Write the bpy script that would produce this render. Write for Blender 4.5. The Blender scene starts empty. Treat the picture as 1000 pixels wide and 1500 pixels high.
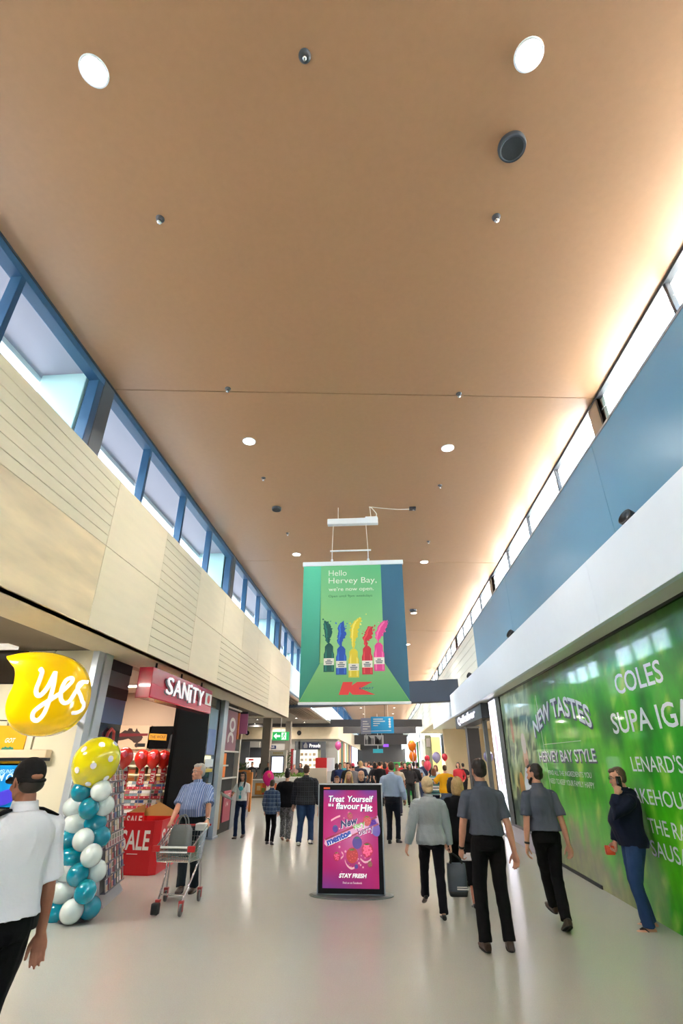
import bpy, bmesh, math, random
from mathutils import Vector, Matrix, noise
PI = math.pi
random.seed(7)
SC = bpy.context.scene
COL = SC.collection
V = Vector

# ---------------------------------------------------------------- camera, sky, sun, exposure
cam_d = bpy.data.cameras.new('camera')
cam = bpy.data.objects.new('camera', cam_d); COL.objects.link(cam)
cam_d.sensor_fit = 'VERTICAL'; cam_d.sensor_height = 36.0; cam_d.sensor_width = 24.0
cam_d.lens = 725.0 / 1500.0 * 36.0
cam_d.clip_start = 0.05; cam_d.clip_end = 400
cam.location = (0, 0, 1.75)
cam.rotation_euler = (math.radians(90 + 26.723), 0, math.radians(4.298))
SC.camera = cam
world = bpy.data.worlds.new('sky'); SC.world = world; world.use_nodes = True
wn = world.node_tree.nodes; wn['Background'].inputs[0].default_value = (0.62, 0.82, 1.0, 1); wn['Background'].inputs[1].default_value = 5.0
sun_d = bpy.data.lights.new('sun', 'SUN'); sun_d.energy = 110.0; sun_d.angle = 0.03; sun_d.color = (1.0, 0.95, 0.87)
sun = bpy.data.objects.new('sun', sun_d); COL.objects.link(sun); sun.location = (40, 0, 40)
sun.rotation_euler = (math.radians(-6), math.radians(18), 0)
SC.view_settings.view_transform = 'Standard'; SC.view_settings.look = 'None'
SC.view_settings.gamma = 1.0; SC.view_settings.use_curve_mapping = False
SC.view_settings.exposure = 1.3
SC.cycles.sample_clamp_indirect = 60.0

# ---------------------------------------------------------------- materials
def srgb(r, g, b):
    f = lambda c: (c / 255 / 12.92) if c / 255 <= 0.04045 else ((c / 255 + 0.055) / 1.055) ** 2.4
    return (f(r), f(g), f(b))
MC = {}
def mat(name, rgb=(128, 128, 128), rough=0.5, metal=0.0, emit=0.0, var=0.0, vs=6.0, bump=0.0, bs=40.0, spec=0.5, vcol=False, alpha=1.0, trans=0.0, coat=0.0, stretch=None):
    if name in MC: return MC[name]
    if emit < 5: emit *= .58
    m = bpy.data.materials.new(name); m.use_nodes = True; MC[name] = m
    nt = m.node_tree; N = nt.nodes; L = nt.links; p = N['Principled BSDF']
    c = (*srgb(*rgb), 1)
    p.inputs['Base Color'].default_value = c; p.inputs['Roughness'].default_value = rough; p.inputs['Metallic'].default_value = metal
    p.inputs['Specular IOR Level'].default_value = spec; p.inputs['Alpha'].default_value = alpha
    p.inputs['Transmission Weight'].default_value = trans; p.inputs['Coat Weight'].default_value = coat; p.inputs['Coat Roughness'].default_value = 0.05
    src = None
    if vcol:
        a = N.new('ShaderNodeVertexColor'); a.layer_name = 'Col'; src = a.outputs[0]
    if var > 0 or bump > 0:
        tc = N.new('ShaderNodeTexCoord'); co = tc.outputs['Object']
        if stretch:
            mp = N.new('ShaderNodeMapping'); mp.inputs['Scale'].default_value = stretch; L.new(co, mp.inputs[0]); co = mp.outputs[0]
    if var > 0:
        n = N.new('ShaderNodeTexNoise'); n.inputs['Scale'].default_value = vs; n.inputs['Detail'].default_value = 5; L.new(co, n.inputs[0])
        r = N.new('ShaderNodeMapRange'); r.inputs[1].default_value = 0.25; r.inputs[2].default_value = 0.75; r.inputs[3].default_value = 1 - var; r.inputs[4].default_value = 1 + var; L.new(n.outputs[0], r.inputs[0])
        h = N.new('ShaderNodeHueSaturation')
        if src: L.new(src, h.inputs['Color'])
        else: h.inputs['Color'].default_value = c
        L.new(r.outputs[0], h.inputs['Value']); src = h.outputs[0]
    if src: L.new(src, p.inputs['Base Color'])
    if bump > 0:
        n2 = N.new('ShaderNodeTexNoise'); n2.inputs['Scale'].default_value = bs; n2.inputs['Detail'].default_value = 4; L.new(co, n2.inputs[0])
        b = N.new('ShaderNodeBump'); b.inputs['Strength'].default_value = bump; b.inputs['Distance'].default_value = 0.01; L.new(n2.outputs[0], b.inputs['Height']); L.new(b.outputs[0], p.inputs['Normal'])
    if emit > 0:
        p.inputs['Emission Strength'].default_value = emit
        if src: L.new(src, p.inputs['Emission Color'])
        else: p.inputs['Emission Color'].default_value = c
    return m

def check_mat(name, base, cols, rough=0.85):
    """woven check / stripe cloth. cols: (axis, period, width, rgb, strength)"""
    if name in MC: return MC[name]
    m = mat(name, base, rough, bump=0.25, bs=60); nt = m.node_tree; N = nt.nodes; L = nt.links; p = N['Principled BSDF']
    tc = N.new('ShaderNodeTexCoord'); sx = N.new('ShaderNodeSeparateXYZ'); L.new(tc.outputs['Object'], sx.inputs[0])
    cur = None
    for ax, per, wid, rgb, k in cols:
        d = N.new('ShaderNodeMath'); d.operation = 'PINGPONG'; d.inputs[1].default_value = per / 2; L.new(sx.outputs['XYZ'.index(ax)], d.inputs[0])
        l = N.new('ShaderNodeMath'); l.operation = 'LESS_THAN'; l.inputs[1].default_value = wid / 2; L.new(d.outputs[0], l.inputs[0])
        kk = N.new('ShaderNodeMath'); kk.operation = 'MULTIPLY'; kk.inputs[1].default_value = k; L.new(l.outputs[0], kk.inputs[0])
        mx = N.new('ShaderNodeMix'); mx.data_type = 'RGBA'; L.new(kk.outputs[0], mx.inputs[0])
        if cur: L.new(cur, mx.inputs[6])
        else: mx.inputs[6].default_value = (*srgb(*base), 1)
        mx.inputs[7].default_value = (*srgb(*rgb), 1); cur = mx.outputs[2]
    L.new(cur, p.inputs['Base Color'])
    return m

# ---------------------------------------------------------------- mesh collector
def ortho(d, hint=None):
    d = d.normalized(); h = V(hint) if hint is not None else V((0, 0, 1))
    if abs(d.dot(h.normalized())) > 0.97: h = V((1, 0, 0)) if abs(d.x) < 0.9 else V((0, 1, 0))
    s = (h - d * h.dot(d)).normalized()
    return s, d.cross(s)
class MB:
    def __init__(self): self.v = []; self.f = []; self.m = []; self.c = {}
    def add(self, vs, fs, mi=0, col=None):
        o = len(self.v); self.v += [V(p) for p in vs]
        for f in fs:
            if col is not None: self.c[len(self.f)] = col
            self.f.append([i + o for i in f]); self.m.append(mi)
        return self
    def box(self, a, b, mi=0, col=None):
        x0, x1 = sorted((a[0], b[0])); y0, y1 = sorted((a[1], b[1])); z0, z1 = sorted((a[2], b[2]))
        return self.add([(x0,y0,z0),(x1,y0,z0),(x1,y1,z0),(x0,y1,z0),(x0,y0,z1),(x1,y0,z1),(x1,y1,z1),(x0,y1,z1)],
                 [(3,2,1,0),(4,5,6,7),(0,1,5,4),(1,2,6,5),(2,3,7,6),(3,0,4,7)], mi, col)
    def bbox(self, a, b, bev=0.01, mi=0):
        """bevelled box"""
        bm = bmesh.new(); bmesh.ops.create_cube(bm, size=1)
        c = [(a[i] + b[i]) / 2 for i in range(3)]; s = [abs(b[i] - a[i]) for i in range(3)]
        for w in bm.verts: w.co = V([w.co[i] * s[i] for i in range(3)])
        bmesh.ops.bevel(bm, geom=list(bm.edges), offset=min(bev, min(s) * 0.45), segments=2, affect='EDGES', profile=0.5)
        bm.verts.index_update()
        self.add([w.co + V(c) for w in bm.verts], [[w.index for w in f.verts] for f in bm.faces], mi); bm.free(); return self
    def loft(self, rings, mi=0, caps=True, close=True):
        n = len(rings[0]); ca, cb = caps if isinstance(caps, tuple) else (caps, caps); vs = [p for r in rings for p in r]; fs = []
        for i in range(len(rings) - 1):
            for j in range(n if close else n - 1):
                k = (j + 1) % n; fs.append((i*n+j, i*n+k, (i+1)*n+k, (i+1)*n+j))
        if ca: fs.append(list(range(n))[::-1])
        if cb: fs.append([(len(rings)-1)*n + j for j in range(n)])
        return self.add(vs, fs, mi)
    def tube(self, pts, rad, n=10, hint=None, mi=0, caps=True, round_ends=False):
        pts = [V(p) for p in pts]; k = len(pts)
        if not isinstance(rad, (list, tuple)): rad = [rad] * k
        if round_ends:
            def r0(r): return r if not isinstance(r, tuple) else min(r)
            d0 = (pts[0] - pts[1]).normalized(); d1 = (pts[-1] - pts[-2]).normalized()
            sc = lambda r, q: tuple(x * q for x in r) if isinstance(r, tuple) else r * q
            pts = [pts[0] + d0 * r0(rad[0]) * 0.95, pts[0] + d0 * r0(rad[0]) * 0.6] + pts + [pts[-1] + d1 * r0(rad[-1]) * 0.6, pts[-1] + d1 * r0(rad[-1]) * 0.95]
            rad = [sc(rad[0], 0.3), sc(rad[0], 0.8)] + list(rad) + [sc(rad[-1], 0.8), sc(rad[-1], 0.3)]; k = len(pts)
        rings = []; s = None
        for i in range(k):
            d = (pts[min(i+1, k-1)] - pts[max(i-1, 0)])
            if s is None: s, t = ortho(d, hint)
            else:
                dn = d.normalized(); s = s - dn * s.dot(dn); s = s.normalized() if s.length > 1e-5 else ortho(d, hint)[0]; t = dn.cross(s)
            r = rad[i]; a, b = r if isinstance(r, tuple) else (r, r)
            rings.append([pts[i] + s * (a * math.cos(2*PI*j/n)) + t * (b * math.sin(2*PI*j/n)) for j in range(n)])
        return self.loft(rings, mi, caps)
    def ell(self, c, r, rot=None, nu=16, nv=10, mi=0):
        c = V(c); r = r if isinstance(r, (tuple, list)) else (r, r, r); rings = []
        vs = []; fs = []
        for i in range(nv + 1):
            th = PI * i / nv
            for j in range(nu):
                ph = 2*PI*j/nu; p = V((r[0]*math.sin(th)*math.cos(ph), r[1]*math.sin(th)*math.sin(ph), r[2]*math.cos(th)))
                if rot: p = rot @ p
                vs.append(c + p)
        for i in range(nv):
            for j in range(nu):
                k = (j+1) % nu
                if i == 0: fs.append((j, nu + j, nu + k))
                elif i == nv - 1: fs.append((i*nu+j, (i+1)*nu+j, i*nu+k))
                else: fs.append((i*nu+j, (i+1)*nu+j, (i+1)*nu+k, i*nu+k))
        return self.add(vs, fs, mi)
    def lathe(self, prof, c=(0,0,0), n=24, axis='Z', mi=0, rot=None):
        c = V(c); rings = []
        for r, z in prof:
            ring = []
            for j in range(n):
                a = 2*PI*j/n; q = V((r*math.cos(a), r*math.sin(a), z))
                if axis == 'X': q = V((q.z, q.x, q.y))
                elif axis == 'Y': q = V((q.y, q.z, q.x))
                if rot: q = rot @ q
                ring.append(c + q)
            rings.append(ring)
        mr = max(r for r, z in prof); return self.loft(rings, mi, (prof[0][0] < .2 * mr, prof[-1][0] < .2 * mr))
    def prism(self, poly, fr, d0=0.0, d1=0.002, mi=0, col=None):
        """poly in (u,v), extruded along fr's normal"""
        n = len(poly); area = sum(poly[i][0]*poly[(i+1)%n][1] - poly[(i+1)%n][0]*poly[i][1] for i in range(n))
        if area < 0: poly = poly[::-1]
        vs = [fr(u, w, d0) for u, w in poly] + [fr(u, w, d1) for u, w in poly]
        return self.add(vs, [list(range(n))[::-1], list(range(n, 2*n))] + [(i, (i+1)%n, n+(i+1)%n, n+i) for i in range(n)], mi, col)
    def merge(self, o, mi=None):
        off = len(self.f)
        for i, c in o.c.items(): self.c[off + i] = c
        b = len(self.v); self.v += o.v
        self.f += [[i + b for i in f] for f in o.f]; self.m += o.m if mi is None else [mi] * len(o.f); return self
def frame(o, ux, uy):
    o, ux, uy = V(o), V(ux).normalized(), V(uy).normalized(); n = ux.cross(uy)
    return lambda u, w, d=0.0: o + ux * u + uy * w + n * d
def circ(u, w, r, n=16, r2=None, a=0.0):
    r2 = r2 or r; out = []
    for i in range(n):
        x = r * math.cos(2*PI*i/n); y = r2 * math.sin(2*PI*i/n); out.append((u + x*math.cos(a) - y*math.sin(a), w + x*math.sin(a) + y*math.cos(a)))
    return out
def crom(P, k=6):
    """smooth curve through points"""
    out = []; n = len(P); P = [tuple(p) for p in P]; D = len(P[0])
    for i in range(n - 1):
        p0, p1, p2, p3 = P[max(i-1, 0)], P[i], P[i+1], P[min(i+2, n-1)]
        for j in range(k):
            t = j / k
            out.append(tuple(0.5*((2*p1[q]) + (-p0[q]+p2[q])*t + (2*p0[q]-5*p1[q]+4*p2[q]-p3[q])*t*t + (-p0[q]+3*p1[q]-3*p2[q]+p3[q])*t**3) for q in range(D)))
    out.append(P[-1]); return out

# ---------------------------------------------------------------- objects
ROOT = {}
WORK = bpy.data.scenes.new('work'); TRASH = []
def evaluated(o):
    
    WORK.collection.objects.link(o)
    with bpy.context.temp_override(scene=WORK, view_layer=WORK.view_layers[0]): dg = bpy.context.evaluated_depsgraph_get()
    dg.update(); return o.evaluated_get(dg)
def root_of(o):
    while o.parent: o = o.parent
    return o
def obj(name, mb, mats, parent=None, smooth=False, local=False, kind=None, label=None):
    me = bpy.data.meshes.new(name); vs = mb.v
    if parent is not None and not local:
        M = ROOT.get(root_of(parent).name)
        if M is not None: vs = [M @ p for p in vs]
    me.from_pydata([tuple(p) for p in vs], [], mb.f)
    for m in (mats if isinstance(mats, (list, tuple)) else [mats]): me.materials.append(m)
    me.polygons.foreach_set('material_index', mb.m)
    if smooth: me.polygons.foreach_set('use_smooth', [True] * len(mb.f))
    if mb.c:
        ca = me.color_attributes.new('Col', 'FLOAT_COLOR', 'CORNER')
        for i, pl in enumerate(me.polygons):
            c = mb.c.get(i, (255, 255, 255))
            for q, li in enumerate(pl.loop_indices):
                cc = c[q % len(c)] if isinstance(c[0], (tuple, list)) else c
                ca.data[li].color = (*srgb(*cc), 1)
    me.update(); me.validate()
    o = bpy.data.objects.new(name, me); COL.objects.link(o)
    if parent is not None: o.parent = parent
    if kind: o['kind'] = kind
    if label: o['label'] = label
    return o
def tag(o, label, cat, group=None, kind=None):
    o['label'] = label; o['category'] = cat
    if group: o['group'] = group
    if kind: o['kind'] = kind
    return o
def thing(name, label, cat, loc=(0, 0, 0), rot=0.0, group=None):
    o = bpy.data.objects.new(name, None); COL.objects.link(o); o.empty_display_size = 0.2
    o.location = loc; o.rotation_euler = (0, 0, rot)
    ROOT[o.name] = (Matrix.Translation(V(loc)) @ Matrix.Rotation(rot, 4, 'Z')).inverted()
    return tag(o, label, cat, group)
def struct(name, mb, mats, parent=None, smooth=False):
    o = obj(name, mb, mats, parent, smooth)
    if parent is None: o['kind'] = 'structure'
    return o
def struct_root(name, loc=(0, 0, 0)):
    o = bpy.data.objects.new(name, None); COL.objects.link(o); o.location = loc; o['kind'] = 'structure'
    ROOT[o.name] = Matrix.Translation(V(loc)).inverted(); return o
def organic(name, mb, voxel, mats, parent, it=4, disp=0.0, dfreq=(9, 9, 4), kind=None):
    """blend overlapping closed shapes into one continuous skin"""
    me = bpy.data.meshes.new(name); me.from_pydata([tuple(p) for p in mb.v], [], mb.f); me.update()
    t = bpy.data.objects.new('blend', me)
    r = t.modifiers.new('r', 'REMESH'); r.mode = 'VOXEL'; r.voxel_size = voxel; r.use_smooth_shade = True
    if it:
        s = t.modifiers.new('s', 'SMOOTH'); s.factor = 0.5; s.iterations = it
    out = bpy.data.meshes.new_from_object(evaluated(t)); WORK.collection.objects.unlink(t); TRASH.extend((t, me))
    out.name = name
    if disp:
        n = len(out.vertices); co = [0.0] * (3 * n); no = [0.0] * (3 * n)
        out.vertices.foreach_get('co', co); out.vertices.foreach_get('normal', no)
        for i in range(0, 3 * n, 3):
            q = V((co[i] * dfreq[0], co[i+1] * dfreq[1], co[i+2] * dfreq[2])); n1 = noise.noise(q + V((3.1, 7.7, 1.9))); k = disp * (noise.noise(q) + 0.5 * noise.noise(q * 2.3) + 0.9 * (0.35 - abs(n1) * 2.2 if abs(n1) < .3 else -.31))
            co[i] += no[i] * k; co[i+1] += no[i+1] * k; co[i+2] += no[i+2] * k
        out.vertices.foreach_set('co', co)
    out.materials.clear()
    for m in (mats if isinstance(mats, (list, tuple)) else [mats]): out.materials.append(m)
    out.polygons.foreach_set('use_smooth', [True] * len(out.polygons)); out.update()
    o = bpy.data.objects.new(name, out); COL.objects.link(o); o.parent = parent
    return o
TXT = {}
def text_raw(s, bold=0.0, ext=0.0, spacing=1.0, res=3):
    key = (s, bold, ext, spacing)
    if key in TXT: return TXT[key]
    cu = bpy.data.curves.new('t', 'FONT'); cu.body = s; cu.offset = bold; cu.resolution_u = res; cu.space_character = spacing; cu.fill_mode = 'FRONT'
    o = bpy.data.objects.new('t', cu); ev = evaluated(o)
    me = ev.to_mesh()
    vs = [(v.co.x, v.co.y) for v in me.vertices]; fs = [list(p.vertices) for p in me.polygons]
    ev.to_mesh_clear()
    WORK.collection.objects.unlink(o); TRASH.extend((o, cu))
    x0 = min(v[0] for v in vs); x1 = max(v[0] for v in vs); y0 = min(v[1] for v in vs); y1 = max(v[1] for v in vs)
    TXT[key] = ([((x - x0) / (x1 - x0), (y - y0) / (y1 - y0)) for x, y in vs], fs, (x1 - x0) / (y1 - y0)); return TXT[key]
def text(mb, s, fr, u0, v0, w=None, h=None, d=0.002, bold=0.0, shear=0.0, ang=0.0, mi=0, col=None, warp=None, align='L', spacing=1.0, thick=0.0):
    vs, fs, asp = text_raw(s, bold, 0, spacing)
    if w is None: w = h * asp
    if h is None: h = w / asp
    if align == 'C': u0 -= w / 2
    out = []
    for x, y in vs:
        if warp: X, Y = warp(x, y)
        else: X, Y = x * w + y * h * shear, y * h
        X, Y = X * math.cos(ang) - Y * math.sin(ang), X * math.sin(ang) + Y * math.cos(ang)
        out.append((u0 + X, v0 + Y))
    q = fs[0]; ar = sum(out[q[i]][0]*out[q[(i+1)%len(q)]][1] - out[q[(i+1)%len(q)]][0]*out[q[i]][1] for i in range(len(q)))
    ff = fs if ar > 0 else [f[::-1] for f in fs]
    mb.add([fr(u, v_, d) for u, v_ in out], ff, mi, col)
    if thick > 0:   # solid letters: side walls along the boundary
        cnt = {}
        for f in ff:
            for i in range(len(f)): cnt[(f[i], f[(i+1)%len(f)])] = 1
        b = [e for e in cnt if (e[1], e[0]) not in cnt]
        mb.add([fr(u, v_, d) for u, v_ in out] + [fr(u, v_, d - thick) for u, v_ in out], [(e[1], e[0], e[0]+len(out), e[1]+len(out)) for e in b], mi, col)
    return mb
def copy_tree(o, parent=None):
    c = o.copy(); COL.objects.link(c)
    if parent: c.parent = parent
    for ch in list(o.children): copy_tree(ch, c)
    return c

# ---------------------------------------------------------------- people
def ik(a, b, l1, l2, hint):
    a, b, hint = V(a), V(b), V(hint); d = b - a; L = min(d.length, (l1 + l2) * 0.998); d = d.normalized(); b2 = a + d * L
    x = (l1*l1 - l2*l2 + L*L) / (2*L); h = math.sqrt(max(l1*l1 - x*x, 0)); hp = hint - d * hint.dot(d)
    hp = hp.normalized() if hp.length > 1e-4 else V((0, -1, 0))
    return a + d * x + hp * h, b2
def ring(c, X, Y, rx, ry, n=20, e=2.3):
    out = []
    for j in range(n):
        a = 2*PI*j/n; ca, sa = math.cos(a), math.sin(a)
        out.append(c + X * (rx * math.copysign(abs(ca) ** (2/e), ca)) + Y * (ry * math.copysign(abs(sa) ** (2/e), sa)))
    return out
SKIN = {'fair': (214, 160, 134), 'tan': (168, 112, 88), 'pink': (206, 148, 122), 'dark': (92, 62, 48)}
HAND_POSE = {'relax': (22, 30, 22, 0.35), 'fist': (62, 80, 55, 0.9), 'hold': (45, 62, 40, 0.8), 'flat': (8, 10, 8, 0.3)}
def hand(mb, w, d, n, right, pose='relax', sc=1.0):
    """palm, four bent fingers of unequal length and a thumb leaving the side of the palm"""
    d = d.normalized(); n = (n - d * n.dot(d)).normalized(); t = d.cross(n) if right else n.cross(d)   # t: thumb side
    a1, a2, a3, th = HAND_POSE[pose]
    rings = []
    for q, hw, ht in ((-0.012, 0.024, 0.020), (0.02, 0.033, 0.019), (0.05, 0.041, 0.018), (0.08, 0.042, 0.015), (0.092, 0.038, 0.012)):
        rings.append(ring(w + d * q * sc, t, n, hw * sc, ht * sc, 14, 2.6))
    mb.loft(rings)
    for off, L, r in ((0.031, 0.068, 0.0088), (0.011, 0.078, 0.0092), (-0.0095, 0.072, 0.0088), (-0.029, 0.056, 0.0078)):
        p = w + d * 0.078 * sc + t * off * sc; pts = [p]; ang = 0; sp = off * 2.2
        for k, (a, f) in enumerate(((a1, 0.46), (a2, 0.31), (a3, 0.25))):
            ang += math.radians(a); dr = (d * math.cos(ang) + n * math.sin(ang) + t * sp * (0.6 if k == 0 else 0.3)).normalized()
            pts.append(pts[-1] + dr * L * 1.12 * f * sc)
        mb.tube(pts, [r * 1.08 * sc, r * sc, r * 0.95 * sc, r * 0.8 * sc], 8, round_ends=True)
    p = w + d * 0.022 * sc + t * 0.026 * sc; o = (d * 0.72 + t * 0.62 + n * th).normalized(); o2 = (d * 0.9 + t * 0.25 + n * (th + 0.25)).normalized()
    mb.tube([p, p + o * 0.036 * sc, p + o * 0.036 * sc + o2 * 0.03 * sc, p + o * 0.036 * sc + o2 * 0.054 * sc], [0.015 * sc, 0.0125 * sc, 0.0105 * sc, 0.009 * sc], 8, round_ends=True)

def person(label, loc, face, h=1.75, build=1.0, feet=((-0.10, 0, 0.08, 0, 0), (0.10, 0, 0.08, 0, 0)), hands=None, palms=None, poses=('relax', 'relax'),
           lean=0.0, roll=0.0, twist=0.0, head=(0, 0, 0), skin='fair', vox=0.011, top=None, bottom=None, shoes=None, hair=None, group=None, pelvis=(0, 0, 0.955), shoulders=1.0, belly=0.0, female=False, bare=(), name='person', extra=None, cat='person', elbows=None):
    """face: heading in degrees (0 looks down the corridor). all local lengths are for a 1.75 m body"""
    R0 = thing(name, label, cat, loc, math.radians(face), group)
    S = h / 1.75
    sk = mat('skin_' + skin, SKIN[skin], 0.55, var=0.05, vs=30)
    P = V(pelvis)
    RU = Matrix.Rotation(math.radians(twist), 3, 'Z') @ Matrix.Rotation(math.radians(roll), 3, 'Y') @ Matrix.Rotation(math.radians(-lean), 3, 'X')
    U = lambda p: P + RU @ (V(p) - V((0, 0, 0.955)))
    UX, UY = RU @ V((1, 0, 0)), RU @ V((0, 1, 0))
    B = build; SW = 0.185 * shoulders
    hipw = 1.06 if female else 1.0
    torso = [(0.84, 0.145*hipw, 0.112, 0.0), (0.93, 0.170*hipw, 0.125, -0.005), (1.02, 0.155, 0.112 + belly*0.5, 0.005 + belly*0.4), (1.12, 0.143, 0.108 + belly, 0.008 + belly*0.7), (1.24, 0.158, 0.115 + belly*0.6, 0.005 + belly*0.3), (1.34, 0.172, 0.118, -0.002), (1.40, 0.150*shoulders, 0.100, -0.012), (1.445, 0.098*shoulders, 0.078, -0.018), (1.485, 0.070, 0.062, -0.014)]
    def trings(z0, z1, g, flare=0.0, top_g=None):
        zs = [t[0] for t in torso]; out = []
        N = max(3, int((z1 - z0) / 0.05) + 1)
        for i in range(N):
            z = z0 + (z1 - z0) * i / (N - 1)
            k = 0
            while k < len(torso) - 2 and zs[k+1] < z: k += 1
            a, b = torso[k], torso[k+1]; t = max(0, min(1, (z - a[0]) / (b[0] - a[0]))); f = lambda q: a[q] + (b[q] - a[q]) * t
            gg = g + flare * max(0, 1 - (z - z0) / 0.35)
            out.append(ring(U((0, f(3), z)), UX, UY, f(1) * B + gg, f(2) * B + gg))
        return out
    sh = {}; el = {}; wr = {}; hipj = {}; kn = {}; an = {}
    hands = hands or ((-0.27, 0.02, 0.80), (0.27, 0.02, 0.80))
    for i, s in ((0, -1), (1, 1)):
        sh[i] = U((s * SW * (0.5 + B / 2), -0.01, 1.378)); el[i], wr[i] = ik(sh[i], hands[i], 0.295, 0.255, V(elbows[i]) if elbows else V((s * 0.35, -1, -0.1)))
        hipj[i] = P + V((s * 0.088 * hipw, 0, -0.03)); an[i] = V(feet[i][:3]); kn[i], an[i] = ik(hipj[i], an[i], 0.44, 0.42, V((s * 0.08, 1, 0)))
    # body: one continuous skin
    b = MB(); b.loft(trings(0.86, 1.485, -0.012))
    nk0, nk1 = U((0, -0.012, 1.45)), U((0, 0.012, 1.56))
    b.tube([nk0, nk1], [0.062 * (0.9 if female else 1), 0.055 * (0.88 if female else 1)], 14)
    HM = RU @ Matrix.Rotation(math.radians(head[0]), 3, 'Z') @ Matrix.Rotation(math.radians(-head[1]), 3, 'X') @ Matrix.Rotation(math.radians(head[2]), 3, 'Y')
    ho = U((0, 0.018, 1.52)); HP = lambda x, y, z: ho + HM @ V((x, y, z)); hx, hy = HM @ V((1, 0, 0)), HM @ V((0, 1, 0))
    prof = [(-0.004, .022, .078, .02), (0.01, .038, .090, -.005), (0.035, .052, .096, -.04), (0.07, .063, .096, -.07), (0.10, .070, .095, -.09), (0.125, .074, .092, -.098), (0.155, .077, .093, -.102), (0.185, .074, .086, -.098), (0.21, .060, .066, -.078), (0.226, .036, .038, -.045), (0.232, .012, .010, -.02)]
    b.loft([ring(HP(0, (f + k) / 2, z), hx, hy, w, (f - k) / 2, 18, 2.15) for z, w, f, k in prof])
    b.tube([HP(0, .088, .115), HP(0, .104, .085), HP(0, .112, .068)], [.008, .012, .015], 8, round_ends=True)
    b.tube([HP(-.05, .078, .132), HP(0, .092, .135), HP(.05, .078, .132)], .009, 8, round_ends=True)
    b.ell(HP(0, .094, .03), .017); b.ell(HP(0, .084, .002), (.02, .016, .014))
    for s in (-1, 1): b.ell(HP(s * .078, -.008, .10), (.008, .020, .032), HM @ Matrix.Rotation(s * 0.35, 3, 'Z'), 10, 8); b.ell(HP(s * .042, .068, .078), .022, None, 10, 8)
    palms = palms or (V((.65, -.7, 0)), V((-.65, -.7, 0))); fs_ = .72 if shoes and shoes.get('kind') != 'thong' else 1.0
    for i in (0, 1):
        if i in bare and bare[i] == 'none': continue
        e_, w_ = el[i], wr[i]; k = 0.5 + B / 2; q = 0.88 if female else 1.0
        b.tube([sh[i], sh[i].lerp(e_, .35), e_, e_.lerp(w_, .28), w_], [.058*k*q, .050*k*q, .041*k*q, .042*k*q, .027*q], 12, round_ends=True)
        hand(b, w_, (w_ - e_).normalized(), V(palms[i]), i == 1, poses[i], 0.94 if female else 1.03)
        b.tube([hipj[i], hipj[i].lerp(kn[i], .5), kn[i], kn[i].lerp(an[i], .3), an[i]], [.083*B, .07*B, .05, .052, .036], 12, round_ends=True)
        yaw, pit = math.radians(feet[i][3]), math.radians(feet[i][4])
        F = Matrix.Rotation(yaw, 3, 'Z') @ Matrix.Rotation(-pit, 3, 'X')
        fp = lambda x, y, z, i=i, F=F: an[i] + F @ V((x, y, z))
        b.tube([fp(0, -.05, -.045), fp(0, 0, -.04), fp(0, .08, -.052), fp(0, .15, -.06)], [(.028*fs_, .030*fs_), (.034*fs_, .036*fs_), (.024*fs_, .042*fs_), (.014*fs_, .04*fs_)], 12, hint=F @ V((0, 0, 1)), round_ends=True)
    for p in range(len(b.v)): b.v[p] = b.v[p] * S
    organic('body', b, vox * 0.8 if vox < .010 else vox, sk, R0, 2)
    def part(nm, mb, m, it=4, disp=0.0, v=None, parent=None, raw=False, df=(9, 9, 4)):
        mb.v = [p * S for p in mb.v]
        if raw: return obj(nm, mb, m, parent or R0, smooth=True, local=True)
        return organic(nm, mb, v or vox, m, parent or R0, it, disp, df)
    # trousers / skirt
    if bottom:
        m_, kind = bottom['mat'], bottom.get('kind', 'trousers'); g = bottom.get('g', .014); t = MB()
        if kind == 'skirt':
            hz = bottom.get('hem', .5); t.loft([ring(P + V((0, 0, z - .955)), V((1, 0, 0)), V((0, 1, 0)), r, r * .75) for z, r in ((1.05, .16*B), (.95, .185*B), (.8, .2*B), (hz, .2*B + bottom.get('flare', .03)))])
            part('skirt', t, m_, 4, .006)
        else:
            t.loft(trings(.86, bottom.get('waist', 1.04), g))
            t.ell(P + V((0, -.005, -.06)), (.13 * B * hipw, .11 * B, .09)); t.ell(P + V((0, -.045, -.03)), (.135*B*hipw, .085*B, .10))
            end = bottom.get('end', 1.0); lz = bottom.get('loose', 1.0)
            for i in (0, 1):
                k1 = kn[i].lerp(an[i], .35); a1 = kn[i].lerp(an[i], end) if end < 1 else an[i] + V((0, 0, -.015))
                t.tube([hipj[i] + V((0, 0, .02)), hipj[i].lerp(kn[i], .25), hipj[i].lerp(kn[i], .6), kn[i], k1, kn[i].lerp(a1, .85), a1], [x * lz for x in (.098*B, .097*B, .082*B, .070, .066, .062, .064)], 14, round_ends=False)
                t.ell(hipj[i], .098*B*lz)
            part('trousers', t, m_, 4, bottom.get('fold', .007), df=(8, 8, 5))
    if bottom and bottom.get('belt'):
        t = MB(); z = bottom.get('waist', 1.04) - .02; t.loft([r for r in trings(z - .018, z + .018, g + .006)]); part('belt', t, mat('belt_black', (22, 20, 20), .35), raw=True)
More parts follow.
